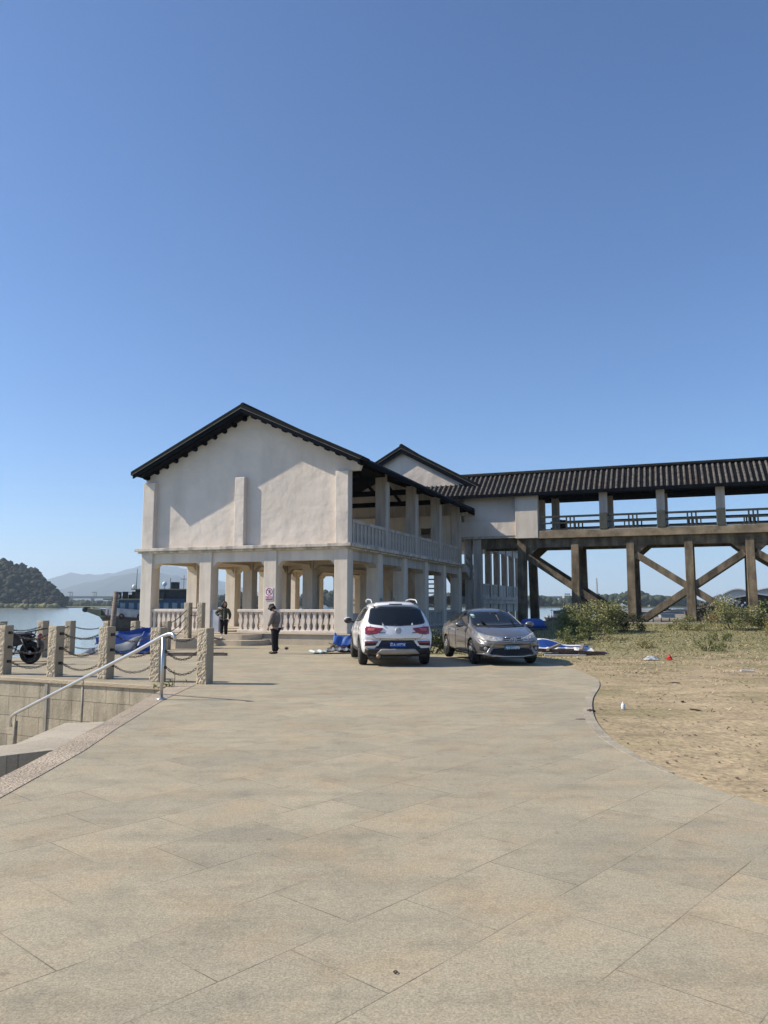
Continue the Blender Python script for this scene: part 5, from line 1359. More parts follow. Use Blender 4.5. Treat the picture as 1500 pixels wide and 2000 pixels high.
# blue sheet pile by the river edge
bt = thing('blue_sheet_pile', 'crumpled pile of blue and grey sheet metal lying by the river-edge posts', 'sheet pile', (-8.55, 25.7, gz(0,25.7)), 0)
b = corr(MB(), (-.75,-.15,.02), (1,.18,0), (-.1,1,.0), 7, .04, 2.1, 1.5, lambda a, c: (0,0,.06*math.sin(5*a)*c))
solid(b.build('flat_sheet', BLUE, bt))
def tri_sheet(name, pts, m, amp=.03):
    A, B_, C_, D_ = [Vector(p) for p in pts]
    nrm = (B_-A).cross(D_-A).normalized()
    b = MB().grid(lambda s, t: A.lerp(B_, s).lerp(D_.lerp(C_, s), t) + nrm*amp*math.sin(7*s+3*t), 12, 8, 0, True)
    return solid(b.build(name, m, bt))
tri_sheet('folded_sheet', [(-.9,.45,.12),(.45,.75,.30),(.55,1.1,.85),(-.55,1.0,.72)], BLUE)
tri_sheet('folded_sheet', [(.20,.35,.05),(1.15,.55,.10),(.78,1.0,.86),(.35,1.0,.80)], BLUE)
tri_sheet('grey_sheet', [(-.95,.0,.02),(.15,.30,.10),(.42,.62,.62),(-.4,.42,.30)], GREYS)
tri_sheet('grey_sheet', [(-1.35,-.2,.02),(-.8,-.1,.05),(-.7,.3,.34),(-1.1,.2,.2)], GREYS)
tri_sheet('end_flap', [(-1.05,.2,.30),(-.7,.35,.36),(-.72,.5,.62),(-1.15,.45,.55)], BLUE)
# wooden pole standing at the quay
wp = thing('wooden_pole', 'weathered wooden mooring pole standing behind the blue sheet pile', 'pole', (-9.36, 26.75, gz(0,26.6)-1.2), 0)
MB().tube([(-.15,0,-1),(-.05,0,1.2),(.10,0,3.3)], [.095,.095,.085], 12).build('shaft', WOOD, wp)
# rubble by the boat bow: stones and scrap
rb = thing('scrap_heap', 'small heap of pale rags and stones behind the far posts', 'heap', (-8.75, 28.2, gz(0,28)), 0)
q = MB()
for k in range(9): q.ball((rnd.uniform(-.4,.5), rnd.uniform(-.2,.3), rnd.uniform(.1,.5)), (rnd.uniform(.10,.22),rnd.uniform(.1,.2),rnd.uniform(.07,.16)), 8, 6, 0, .25)
q.build('stones', mat('pale_rag', (.30,.27,.23), .9, .3, 6, .5, 20), rb)
# planks on the terrace
pk = tag(MB().box(-.95,.95,-.13,.13,0,.05).box(-.9,.85,-.1,.12,.055,.10).box(.5,.98,-.09,-.0,.0,.09).build('plank_stack', WOOD, None, .006), 'short stack of dark weathered planks lying behind the last near post', 'planks'); pk.location = (-5.95, 24.75, gz(0,24.8)+.003); pk.rotation_euler = (0,0,R(3))
rp_ = thing('plank_ramp', 'sloping wooden plank ramp leaning on the entrance platform step', 'plank', (-7.05, 33.85, gz(0,33.5)), R(-38))
mm_ = Matrix.Rotation(R(-11),4,'X')
MB().box(-.17,.17,-1.25,.75,.20,.235,T=mm_).build('board', DWOOD, rp_); MB().box(.18,.34,-1.1,.85,.17,.205,T=mm_).build('board', PALEW, rp_)
MB().box(-.165,.165,-1.24,.74,.236,.241,T=mm_).build('worn_face', PALEW, rp_)
# sheets right of the balustrade
cs = thing('corrugated_sheets', 'two pale corrugated sheets lying flat before the balustrade corner', 'sheets', (-2.1, 26.35, gz(0,26.4)), 0)
solid(corr(MB(), (-.25,-.05,.03), (1,.05,0), (.05,1,.0), 4, .05, .85, 1.0, lambda a, c: (-.35*c*(1-a),0,.05*a)).build('sheet', PALES, cs), .006)
solid(corr(MB(), (.15,-.2,.08), (1,.1,.0), (-.1,1,.02), 5, .05, 1.15, 1.0, lambda a, c: (0,0,.03*math.sin(4*a))).build('sheet', GREYS, cs), .006)
MB().beam((-.05,-.15,.03),(.45,.9,.06),.05,.03).build('batten', WHITESH, cs)
bt2 = thing('blue_tarpaulin', 'rumpled blue tarpaulin heaped beside the white car and the corner column', 'tarpaulin', (-1.38, 27.6, gz(0,27.6)), 0)
solid(MB().grid(lambda s, t: (-.42+.95*s+.12*t, .5*t-.3, .05+.72*math.sin(math.pi*min(1, .12+.80*t))*(.85+.12*math.sin(3+5*s)) *(1-.35*s*s)+ .025*math.sin(13*s+4*t)+.03*math.sin(21*s-7*t)), 26, 18).build('tarp', BLUE2, bt2), .006)
MB().ball((.05,.0,.14),(.38,.2,.16),12,8,0,.1).build('load_under_tarp', DWOOD, bt2)
# stones by the corner
for k, (x, y) in enumerate(((-4.1,29.9),(-3.75,29.9),(-2.0,29.5))):
    o = tag(MB().ball((0,0,.06),(.08,.065,.055),9,6,0,.25).build('stone', mat('dark_stone', (.09,.08,.065), .9, .3, 8), None), ['dark stone lying left before the plinth', 'dark stone next to the left one before the plinth', 'dark stone by the plinth corner'][k], 'stone', 'loose stones before the plinth'); o.location = (x, y, gz(0,y))
tw = tag(MB().build('twigs', DWOOD) if False else (lambda b: ([b.tube([(rnd.uniform(-.3,.3),rnd.uniform(-.2,.2),.02),(rnd.uniform(-.4,.4),rnd.uniform(-.2,.2),rnd.uniform(.12,.30)),(rnd.uniform(-.5,.5),rnd.uniform(-.2,.2),rnd.uniform(.02,.2))], .014, 5) for _ in range(9)], b.build('brushwood', DWOOD))[1])(MB()), 'little tangle of brushwood at the pavilion corner column', 'brushwood'); tw.location = (-1.75, 29.9, gz(0,30))
# debris on the grass right of the saloon
def GL(x, y): return land_z(x, y)
dr = thing('scrap_heap', 'heap of white and blue roofing panels with brown timbers on the grass', 'scrap heap', (5.85, 25.0, GL(5.85,25.0)), R(-6)); dr.scale = (.85,.85,.8)
solid(corr(MB(), (-1.1,-.5,.10), (1,.0,0), (.05,1,.08), 6, .03, 2.1, 1.5).build('white_panel', WHITESH, dr), .01)
solid(MB().grid(lambda s, t: (-1.0+2.0*s, 1.0+.35*t, .12+.42*t*(1-.75*s)+.05*math.sin(8*s)), 16, 5).build('blue_panel', BLUE, dr), .01)
solid(MB().grid(lambda s, t: (-.95+2.05*s, 1.30+.1*t+.05*math.sin(7*s), .52-.36*s+.05*math.sin(9*s)+.05*t), 16, 3).build('panel_edge', WHITESH, dr), .01)
MB().box(.85,1.5,.1,.8,.05,.10).build('blue_block', BLUE, dr)
MB().beam((-1.3,-.35,.22),(1.3,-.62,.10),.14,.12).build('timber', DWOOD, dr)
MB().beam((-1.7,-.1,.16),(.2,-.55,.24),.10,.08).build('timber', DWOOD, dr)
MB().beam((-.75,-.5,.22),(-.15,.85,.36),.11,.09).build('timber', WOOD, dr)
MB().beam((.45,-.5,.2),(.75,.95,.36),.12,.10).build('timber', WOOD, dr)
MB().box(.35,.55,-.75,-.55,0,.12).build('wood_block', DWOOD, dr)
MB().box(-.9,.6,-.85,-.7,.02,.06).build('white_strip', WHITESH, dr)
# bags and litter
def bag(name, x, y, m, label, s=1., n=16, peak=1.4):
    r = random.Random(len(name)*7+int(x*10))
    b = MB().grid(lambda a, c: (lambda R_, t: (R_*math.cos(2*math.pi*a), R_*math.sin(2*math.pi*a)*.8, s*(.02+.17*peak*t*t*t+.08*t)))(s*(.20*(1-t_(c))**.55*(1+.18*math.sin(10*math.pi*a*1.0+3*c))+.015), t_(c)), n, 8, 0, False)
    b.v = [(p[0]+r.uniform(-.012,.012), p[1]+r.uniform(-.012,.012), p[2]+r.uniform(-.01,.01)) for p in b.v]
    o = b.build(name, m); o.location = (x, y, GL(x, y)+.01); return tag(o, label, 'bag')
def t_(c): return c
bag('plastic_bag', 8.04, 22.0, mat('red_plastic', (.55,.035,.02), .45, .15, 9), 'knotted red plastic bag lying on the grass', .5, 14, 1.3)
o = bag('plastic_bag', 7.55, 22.1, mat('clear_plastic', (.50,.52,.53), .25, .3, 9, .6, 20), 'crumpled clear plastic bag left of the red bag', .75, 16, .35); o.scale = (1.5,1,1)
bo = thing('plastic_bottle', 'small white bottle standing on the bare earth near the curved kerb', 'bottle', (3.68, 12.1, GL(3.68,12.1)), 0)
MB().lathe([(.028,0),(.032,.01),(.032,.07),(.018,.09),(.0,.092)], 14).build('bottle', WHITESH, bo); MB().lathe([(.014,.09),(.014,.112),(0,.114)], 10).build('cap', WHITESH, bo)
wl_ = tag(MB().box(-.22,.22,-.05,.05,0,.06).build('wood_offcut', mat('whitewashed_wood', (.52,.50,.46), .8, .1, 8), None, .01), 'whitewashed wooden offcut lying on the dry grass near the right edge', 'offcut'); wl_.location = (8.55,18.4,GL(8.55,18.4)+.01); wl_.scale = (.7,.8,.7); wl_.rotation_euler = (0,.05,R(-8))
for k, (x, y, s) in enumerate(((2.75,10.95,.10),(3.1,11.8,.16),(4.72,11.95,.09),(4.6,8.3,.05),(4.9,12.9,.09),(5.9,15.9,.11),(6.7,13.6,.08))):
    o = tag(MB().ball((0,0,s*.05),(s,s*.35,s*.09),9,5,0,.45).build('dead_leaf', DWOOD), ['dark curled leaf nearest the curved kerb','long dark leaf scrap by the white bottle','dark leaf scrap right of the white bottle','small black scrap near the pavement edge','dark leaf scrap farther right on bare earth','dark leaf scrap halfway to the red bag','dark scrap far right on bare earth'][k], 'leaf', 'dark leaf scraps on the bare earth'); o.location = (x, y, GL(x, y)+.005); o.rotation_euler = (0,0,k*1.1)
# small things on the pavement
o = tag(MB().tube([(.0085*math.cos(t), .0085*math.sin(t), .0) for t in [2*math.pi*q/14 for q in range(14)]], .0026, 6, closed=True).build('metal_ring', IRON), 'tiny dark metal ring lying on the pavement slab', 'ring'); o.location = (.05, 3.56, .006)
# upturned blue boat behind the saloon
bb = thing('blue_dinghy', 'bright blue small boat hull lying behind the grey car', 'dinghy', (7.3, 38.2, GL(7.3,38.2)), R(8)); bb.scale = (.42,1,.9)
MB().grid(lambda s, t: ((-1.4+2.8*s), .45*math.cos(math.pi*t)*(1-(2*s-1)**4*.6), .22+.42*math.sin(math.pi*t)*(1-(2*s-1)**6*.5)), 20, 12).build('hull', BLUE2, bb)
MB().box(-1.4,1.4,-.46,-.40,.12,.26).build('gunwale', BLUE, bb)
# ---------------------------------------------------------------- motorcycle and bicycle behind the posts
mo = thing('black_motorcycle', 'black motorcycle with luggage rack parked behind the near posts', 'motorcycle', (-9.98, 20.75, 0), R(172))
def wheel2(root, x, r, w_, rimm, spokes, tyre=TYRE, thin=False):
    q = bpy.data.objects.new('wheel', None); col.objects.link(q); q.parent = root; q.location = (x, 0, r); q.rotation_euler = (R(90),0,0); q.empty_display_size = .1
    n = 40
    MB().tube([(math.cos(2*math.pi*k/n)*(r-w_/2), math.sin(2*math.pi*k/n)*(r-w_/2), 0) for k in range(n)], w_/2, 10, closed=True).build('tyre', tyre, q)
    b = MB().lathe([(r-w_*1.0,-w_*.32),(r-w_*1.25,-w_*.32),(r-w_*1.25,w_*.32),(r-w_*1.0,w_*.32)], 32)
    b.lathe([(.0,-w_*.5),(.05 if not thin else .02,-w_*.5),(.05 if not thin else .02,w_*.5),(.0,w_*.5)], 14)
    for k in range(spokes):
        a = 2*math.pi*k/spokes; b.beam((.03*math.cos(a),.03*math.sin(a),0),((r-w_*1.1)*math.cos(a),(r-w_*1.1)*math.sin(a),0), .035 if not thin else .005, .03 if not thin else .005)
    b.build('rim', rimm, q); return q
wheel2(mo, -.62, .305, .12, ALLOY, 5); wheel2(mo, .66, .30, .10, ALLOY, 5)
MB().ball((-.30,0,.78),(.42,.13,.055),16,8).ball((.02,0,.76),(.25,.12,.06),16,8).build('seat', BLACKP, mo)
MB().ball((.28,0,.83),(.26,.14,.15),16,10).build('fuel_tank', mat('tank_black', (.015,.015,.017), .2, .1, 6, coat=1), mo)
MB().prism([(-.72,.66),(-.55,.76),(-.1,.72),(.05,.50),(-.15,.45),(-.5,.56)], 1, -.10, .10).build('side_panel', BLACKP, mo, .02)
MB().ball((.12,0,.40),(.22,.15,.16),14,9).box(.05,.22,-.12,.12,.45,.66).build('engine', mat('engine_grey', (.12,.12,.12), .5, .3, 14, metal=.6), mo)
fr = MB(); fr.tube([(.52,0,.86),(.30,0,.62),(.30,0,.26),(-.15,0,.25),(-.25,0,.55),(-.75,0,.74)], .022, 8); fr.tube([(-.15,.11,.30),(-.62,.11,.305)], .025, 8); fr.tube([(-.15,-.11,.30),(-.62,-.11,.305)], .025, 8)
for sg in (1,-1): fr.tube([(.66,sg*.09,.30),(.52,sg*.09,.72),(.46,sg*.09,.95)], .022, 8); fr.tube([(-.62,sg*.12,.31),(-.42,sg*.12,.66)], .028, 8)
fr.build('frame', BLACKP, mo)
MB().tube([(.25,-.14,.30),(.0,-.16,.26),(-.5,-.17,.30),(-.85,-.17,.36)], [.025,.03,.045,.045], 10).build('exhaust', CHROME, mo)
MB().tube([(.38,.36,1.02),(.44,.2,1.06),(.47,0,1.0),(.44,-.2,1.06),(.38,-.36,1.02)], .014, 8).build('handlebar', CHROME, mo)
MB().ball((.62,0,.90),(.09,.10,.10),12,8).build('headlight', LAMP, mo)
rk = MB()
for sg in (-.1, 0, .1): rk.beam((-.50,sg,.83),(-1.02,sg,.93),.02,.02)
rk.beam((-1.0,-.13,.93),(-1.0,.13,.93),.02,.02); rk.beam((-.7,-.1,.87),(-.62,-.1,.70),.02,.02); rk.beam((-.7,.1,.87),(-.62,.1,.70),.02,.02)
rk.build('luggage_rack', BLACKP, mo)
MB().ball((-.88,0,.72),(.06,.09,.09),12,8).build('tail_light', REDL, mo)
for sg in (.16,-.16): MB().tube([(-.85,sg*.5,.66),(-.9,sg,.65)], .012, 6).ball((-.9,sg*1.15,.65),(.035,.035,.028),8,6).build('indicator', mat('amber_lamp', (.35,.13,.03), .3, .1, 8), mo)
MB().grid(lambda s, t: (-.62-.335*math.cos(-.5+1.7*s)*1.0, -.08+.16*t, .305+.36*math.sin(.0+1.5*s)), 12, 3).build('mudguard', mat('mud_grey', (.10,.085,.075), .7, .3, 9), mo)
MB().prism([(-.90,.44),(-.86,.44),(-.84,.62),(-.88,.62)], 1, -.09, .09).build('rear_flap', mat('flap_pale', (.22,.19,.17), .7, .2, 9), mo)
bi = thing('teal_scooter', 'teal and white electric scooter with thin wheels at the left photo edge', 'scooter', (-9.95, 19.9, 0), R(160))
TEAL = mat('teal_paint', (.02,.15,.145), .35, .1, 6, coat=.6)
wheel2(bi, -.05, .27, .055, TEAL, 10, TYRE, True); wheel2(bi, 1.05, .27, .055, TEAL, 10, TYRE, True)
f2 = MB(); f2.tube([(-.05,.06,.27),(.25,.06,.45),(.75,.03,.40),(1.0,.03,.75),(1.02,0,1.0)], .022, 8); f2.tube([(-.05,-.06,.27),(.22,-.06,.52),(.3,0,.75)], .02, 8); f2.tube([(-.36,0,.40),(-.25,0,.545),(-.05,0,.60),(.2,0,.52)], .02, 8); f2.tube([(-.30,.05,.08),(-.05,.05,.27)], .02, 8)
f2.build('frame', TEAL, bi)
MB().prism([(-.30,.60),(-.22,.52),(.3,.48),(.42,.62),(.3,.72),(-.15,.70)], 1, -.11, .11).build('rear_fairing', TEAL, bi, .03)
MB().prism([(-.32,.64),(-.2,.60),(.28,.62),(.25,.72),(-.1,.72)], 1, -.118, .118).build('white_panel', WHITESH, bi, .02)
MB().ball((.05,0,.78),(.30,.12,.06),14,8).build('seat', BLACKP, bi)
MB().tube([(.98,.28,1.0),(1.02,0,1.04),(.98,-.28,1.0)], .014, 8).build('handlebar', BLACKP, bi)
MB().lathe([(.05,-.03),(.06,0),(.05,.03)], 12, Matrix.Translation((-.16,-.09,.06))).build('stand_foot', WHITESH, bi)
# ---------------------------------------------------------------- bushes and grass
def leafmat(name, c, c2, scale=6):
    m = mat(name, c, .7, .2, scale, c2=c2, spec=.25)
    b = m.node_tree.nodes['Principled BSDF']; b.inputs['Subsurface Weight'].default_value = 0
    return m
LEAF1 = leafmat('bush_leaf', (.19,.205,.07), (.085,.10,.032), 3)
LEAF2 = leafmat('light_bush_leaf', (.29,.285,.12), (.12,.13,.045), 3)
LEAF3 = leafmat('dark_hedge_leaf', (.075,.085,.035), (.03,.038,.018), 3)
LEAF4 = leafmat('yellow_weed_leaf', (.30,.25,.09), (.14,.125,.045), 3)
BLOOM = mat('pale_seed_heads', (.55,.50,.38), .8, .15, 9)
STEMM = mat('bush_stem', (.075,.06,.035), .9, .3, 9)
def bush(x, y, rx, ry, h, n, lm, label, group=None, leaf=.07, bloom=.02, name='bush', stems=9, zoff=0, clumps=16):
    r = random.Random(int(x*131+y*17)); z0 = GL(x, y)+zoff
    t = thing(name, label, 'bush', (x, y, z0), r.uniform(0, 6), group)
    st_ = MB(); cl = []
    for k in range(clumps):
        a = r.uniform(0, 2*math.pi); q = math.sqrt(r.random()); zz = h*(.25+.75*r.random())*(1-.45*q*q)
        cl.append((rx*.85*q*math.cos(a), ry*.85*q*math.sin(a), zz, r.uniform(.16,.34)*min(1.4, max(.5, h))))
    for c in cl[:stems]:
        st_.tube([(c[0]*.25,c[1]*.25,-.1),(c[0]*.6,c[1]*.6,c[2]*.5),(c[0],c[1],c[2])], [.018,.012,.006], 5)
    lb = MB()
    for k in range(n):
        c = cl[int(r.random()*len(cl))]; s = c[3]*(r.random()**.4)
        u_ = r.uniform(-1,1); a = r.uniform(0,2*math.pi); w_ = math.sqrt(1-u_*u_)
        p = Vector((c[0]+s*w_*math.cos(a)*1.25, c[1]+s*w_*math.sin(a)*1.25, max(.02, c[2]*(1 if r.random() < .75 else r.uniform(.15,1))+s*u_*.9)))
        d = Vector((r.gauss(0,1), r.gauss(0,1), r.gauss(.2,.7))).normalized(); e = d.cross(Vector((r.gauss(0,1),r.gauss(0,1),r.gauss(0,1)))).normalized()
        L_ = leaf*r.uniform(.6,1.5); W_ = L_*r.uniform(.3,.5); isb = r.random() < bloom
        if isb: L_ *= .55; W_ = L_*.8
        lb.add([p-d*L_*.5, p+e*W_*.5, p+d*L_*.5, p-e*W_*.5], [(0,1,2,3)], 1 if isb else 0)
    st_.build('stems', STEMM, t); lb.build('foliage', [lm, BLOOM], t)
    return t
bush(9.6, 35.6, 1.75, 1.3, 1.72, 9500, LEAF2, 'big leafy green bush in front of the leftmost bridge legs', leaf=.095, bloom=.06, clumps=40)
bush(8.3, 34.0, 1.0, .9, 1.0, 4200, LEAF1, 'mid-green bush in front of the blue dinghy, right of the grey car', leaf=.08, clumps=16)
bush(11.2, 36.3, 1.1, .9, .95, 4000, LEAF3, 'dark drooping bush right of the big bush', leaf=.08, clumps=16)
bush(6.9, 29.2, .7, .6, .7, 1700, LEAF1, 'low green bush just behind the scrap panels', leaf=.06, clumps=10)
bush(8.4, 31.2, 1.1, .8, .6, 2200, LEAF1, 'spreading low weeds between scrap panels and big bush', leaf=.06, clumps=14)
bush(16.9, 37.6, 1.6, 1.2, 1.55, 7500, LEAF2, 'pale flowering bush below the crossed bridge braces', leaf=.075, bloom=.10, clumps=22)
bush(18.4, 37.2, 1.2, .9, 1.0, 4000, LEAF1, 'rounded green bush before the right bridge leg', leaf=.07, bloom=.04, clumps=14)
bush(17.6, 33.6, 1.3, .9, 1.05, 4200, LEAF4, 'yellowish weed bush at the right photo edge', leaf=.07, bloom=.05, clumps=14)
bush(13.3, 30.8, .6, .5, .42, 900, LEAF1, 'small dark green clump, the farther one on the grass beyond the bags', leaf=.05, clumps=8)
bush(10.9, 26.3, .75, .55, .40, 1100, LEAF1, 'small green clump on the grass behind the red bag', leaf=.05, clumps=9)
bush(9.2, 27.5, .5, .4, .35, 600, LEAF4, 'small brownish weed tuft between scrap panels and bags', leaf=.05, clumps=7)
bush(14.6, 36.9, 1.3, .8, .75, 3200, LEAF2, 'low pale weeds before the middle bridge leg', leaf=.065, bloom=.08, clumps=14)
for k, (x, y, h, lab) in enumerate(((1.6,27.0,.75,'dark shaded hedge plant behind the gap between the cars'),(2.5,28.6,.85,'dark shaded hedge plant behind the front of the white car'),(3.2,30.6,.95,'dark shaded hedge plant farther along the pavilion side'),(4.1,33.0,1.0,'dark shaded hedge plant nearest the rear hall'),(5.3,34.5,.9,'dark shaded bush before the blue dinghy'))):
    bush(x, y, .85, .75, h, 1700, LEAF3, lab, 'shaded plants along the pavilion side', leaf=.08, clumps=12, bloom=.01)
# little weed at the wall corner by the handrail
wd_ = thing('weed', 'small green weed growing at the wall corner by the handrail foot', 'weed', (-4.2, 15.1, -.02), 0)
b = MB()
for k in range(70):
    a = rnd.uniform(0,6.3); q = rnd.uniform(.02,.30); p = Vector((q*math.cos(a)*1.4, q*math.sin(a)*.4, rnd.uniform(0,.14))); d = Vector((rnd.gauss(0,1),rnd.gauss(0,1),rnd.gauss(.5,.5))).normalized()*.05; e = d.cross(Vector((0,0,1)))*.4
    b.add([p-d,p+e,p+d,p-e],[(0,1,2,3)])
b.build('foliage', LEAF1, wd_); MB().tube([(.15,0,0),(.17,.0,.2),(.14,.02,.34)],.006,5).build('stem', STEMM, wd_)
# grass: dry straw, green blades and litter, one mass
STRAW = mat('dry_straw', (.46,.37,.21), .9, .25, 3); GBL = mat('grass_blade', (.19,.18,.07), .85, .3, 2); MULCH = mat('brown_mulch', (.085,.062,.038), .95, .3, 3); PALEB = mat('pale_dead_leaf', (.55,.48,.34), .9, .2, 5)
gb = MB(); r = random.Random(11)
def blade(x, y, z, h, w_, lean, m):
    a = r.uniform(0, 2*math.pi); dx, dy = math.cos(a), math.sin(a); b2 = r.uniform(0, 2*math.pi)
    ex, ey = math.cos(b2)*w_/2, math.sin(b2)*w_/2
    gb.add([(x-ex,y-ey,z),(x+ex,y+ey,z),(x+dx*lean*.4+ex*.7,y+dy*lean*.4+ey*.7,z+h*.6),(x+dx*lean,y+dy*lean,z+h)], [(0,1,2),(0,2,3)], m)
def on_dirt(x, y): return x > 2.2 and not inside(x-.08, y, pave_poly) and not inside(x, y, pave_poly)
cnt = 0
while cnt < 24000:
    y = 16+28*r.random()**1.1; x = r.uniform(2.5, .62*y+2)
    if not on_dirt(x, y) or vn(x*.8, y*.8) + sstep(16, 30, y)*1.6 - .8 < r.uniform(-.5,.6): continue
    z = GL(x, y); cnt += 1; fy = sstep(18, 34, y)
    q = r.random()
    blade(x, y, z-.01, r.uniform(.015,.05)+.07*fy*r.random()**2, .016+.016*fy, r.uniform(.03,.14), 1 if q < .45+.40*fy else (0 if q < .80+.1*fy else 2))
for k in range(330):          # lying straw in loose tangles
    y = 9+24*r.random(); x = r.uniform(2.9, .55*y+1.5)
    if not on_dirt(x-.3, y): continue
    near = y < 17
    for q in range(r.randint(1, 6) if near else r.randint(10, 34)):
        px, py = x+r.gauss(0,.22), y+r.gauss(0,.16); a = r.uniform(0,6.3); L_ = r.uniform(.04,.15 if near else .28); z = GL(px,py)
        if not on_dirt(px-.1, py): continue
        m = (3 if r.random() < .25 else 0) if r.random() < (.6 if near else .8) else 2
        ex, ey = -math.sin(a)*.006, math.cos(a)*.006; cx, cy = math.cos(a)*L_/2, math.sin(a)*L_/2; h = r.uniform(.005,.05)
        gb.add([(px-cx-ex,py-cy-ey,z+.005),(px-cx+ex,py-cy+ey,z+.005),(px+cx+ex,py+cy+ey,z+h),(px+cx-ex,py+cy-ey,z+h)], [(0,1,2,3)], m)
for k in range(2600):          # crumbs of mulch and pale leaves
    y = 6.5+30*r.random()**1.1; x = r.uniform(2.7, .58*y+1.5)
    if not on_dirt(x-.1, y): continue
    if vn(x*1.3+3, y*1.3) < r.uniform(-.7,.5): continue
    s = r.uniform(.008,.03)*(1+.5*sstep(15,30,y)); z = GL(x,y)+.006; a = r.uniform(0,6.3)
    gb.add([(x+s*math.cos(a),y+s*math.sin(a),z),(x-s*.5*math.sin(a),y+s*.5*math.cos(a),z+s*.5),(x-s*math.cos(a),y-s*math.sin(a),z+s*.3),(x+s*.5*math.sin(a),y-s*.5*math.cos(a),z)], [(0,1,2,3)], 3 if r.random() < .13+.25*sstep(20,30,y) else 2)
tag(gb.build('dry_grass', [STRAW, GBL, MULCH, PALEB]), 'dry straw, thin grass and dead leaves strewn over the bare ground', kind='stuff')
# bright concrete strip in front of the trestle
sp = MB(); pts = []
for k in range(13):
    u = 9.6+5.6*k/12
    for v in (17.9, 18.75): p = bw(u, v); pts.append((p.x, p.y, GL(p.x, p.y)+.06))
sp.add(pts, [(2*k,2*k+2,2*k+3,2*k+1) for k in range(12)])
pth = tag(sp.build('path', mat('pale_concrete_path', (.42,.38,.31), .9, .1, 2)), 'short pale concrete path along the bridge legs', kind='structure')
k_ = pth.modifiers.new('t','SOLIDIFY'); k_.thickness = .12; k_.offset = -1
# ---------------------------------------------------------------- river, boats, far banks, hills, haze
def px(x, y, Y):
    """photo direction -> world point at distance Y (used once to lay out the far scenery)"""
    p = math.atan(178/1502); cp_, sp_ = math.cos(p), math.sin(p)
    a = (x-750)/1502; b = -(y-1000)/1502; d = (a, cp_-b*sp_, sp_+b*cp_); t = Y/d[1]
    return Vector((d[0]*t, Y, 1.6+d[2]*t))
FOREST = mat('hill_forest', (.026,.032,.014), .95, .3, .045, c2=(.006,.009,.006)); mulnoise(FOREST, .012, .8, 1.15, .4, .6, tint=(1.15,.95,.85))
BANKG = mat('bank_grass', (.15,.15,.06), .95, .25, .05)
WOODS = mat('riverside_woods_leaf', (.050,.065,.030), .95, .3, .06, c2=(.022,.032,.018))
MOUNT = mat('mountain_slope', (.045,.055,.04), .95, .2, .002)
SANDB = mat('sandy_shore', (.35,.31,.23), .95, .1, .05)
# wooded hill at the left
prof = [(-260,1075),(-140,1078),(-40,1085),(10,1093),(35,1100),(52,1104),(66,1113),(84,1127),(100,1142),(110,1152),(118,1163),(124,1172),(130,1181),(138,1186)]
HY = 770
top = [px(a, b, HY) for a, b in prof]
def hill_fn(a, c):
    x = lerp(top[0].x, top[-1].x, a); k = 0
    while k < len(top)-2 and top[k+1].x < x: k += 1
    t = (x-top[k].x)/(top[k+1].x-top[k].x); h = lerp(top[k].z, top[k+1].z, t) - WATER - 5
    y = HY - 85 + 230*c; s = math.sin(math.pi*min(1, .02+.98*c))**.75
    return (x*y/HY, y, WATER - 1.2 + max(.3, h)*s)
tag(MB().grid(hill_fn, 60, 24).build('hill', FOREST), 'steep wooded hill across the river', kind='structure')
def crown(b, p, r_, rr_, m=0, n=8, k=6, sq=.85): b.ball(p, (r_, r_, r_*sq), n, k, m, .28)
r = random.Random(5); fb_ = MB(); n = 0
while n < 1500:
    a = r.random(); c = r.random()*.62; x, y, z = hill_fn(a, c)
    s = r.uniform(2.0, 4.4) if r.random() < .9 else r.uniform(4.5, 7)
    if z < WATER + 1.5: continue
    for q in range(3): crown(fb_, (x+r.gauss(0,s*.5), y+r.gauss(0,s*.5), z+r.uniform(0,.9)*s), s*r.uniform(.45,.75), r, 0 if r.random() < .9 else 1, 7, 5)
    n += 1
fb_.build('hill_forest', [FOREST, mat('reddish_crowns', (.075,.055,.035), .95, .3, .05)], kind='stuff', label='dense dark forest covering the river hill')
bk_ = MB(); n = 0
for k in range(150):
    X_ = r.uniform(-40, 108); p = px(X_, 1182, 680); crown(bk_, (p.x, 676+r.uniform(-4,14), WATER+r.uniform(.5,2.2)), r.uniform(1.4,3.2), r, 0, 7, 5)
bk_.build('bank_shrubs', BANKG, kind='stuff', label='yellow-green shrubs along the foot of the river hill')
MB().box(px(-60,1187,668).x, px(105,1187,668).x, 664, 700, WATER-.5, WATER+.35).build('shore', SANDB, kind='structure')
# small boat below the hill
sbt = thing('small_boat', 'tiny dark boat alone on the open river below the hill', 'boat', (px(49,1189,560).x, 560, WATER), 0)
MB().ball((0,0,.3), (2.3,.8,.7), 12, 6).build('hull', DWOOD, sbt); MB().box(-.5,.7,-.4,.4,.6,1.5).build('cabin', DWOOD, sbt)
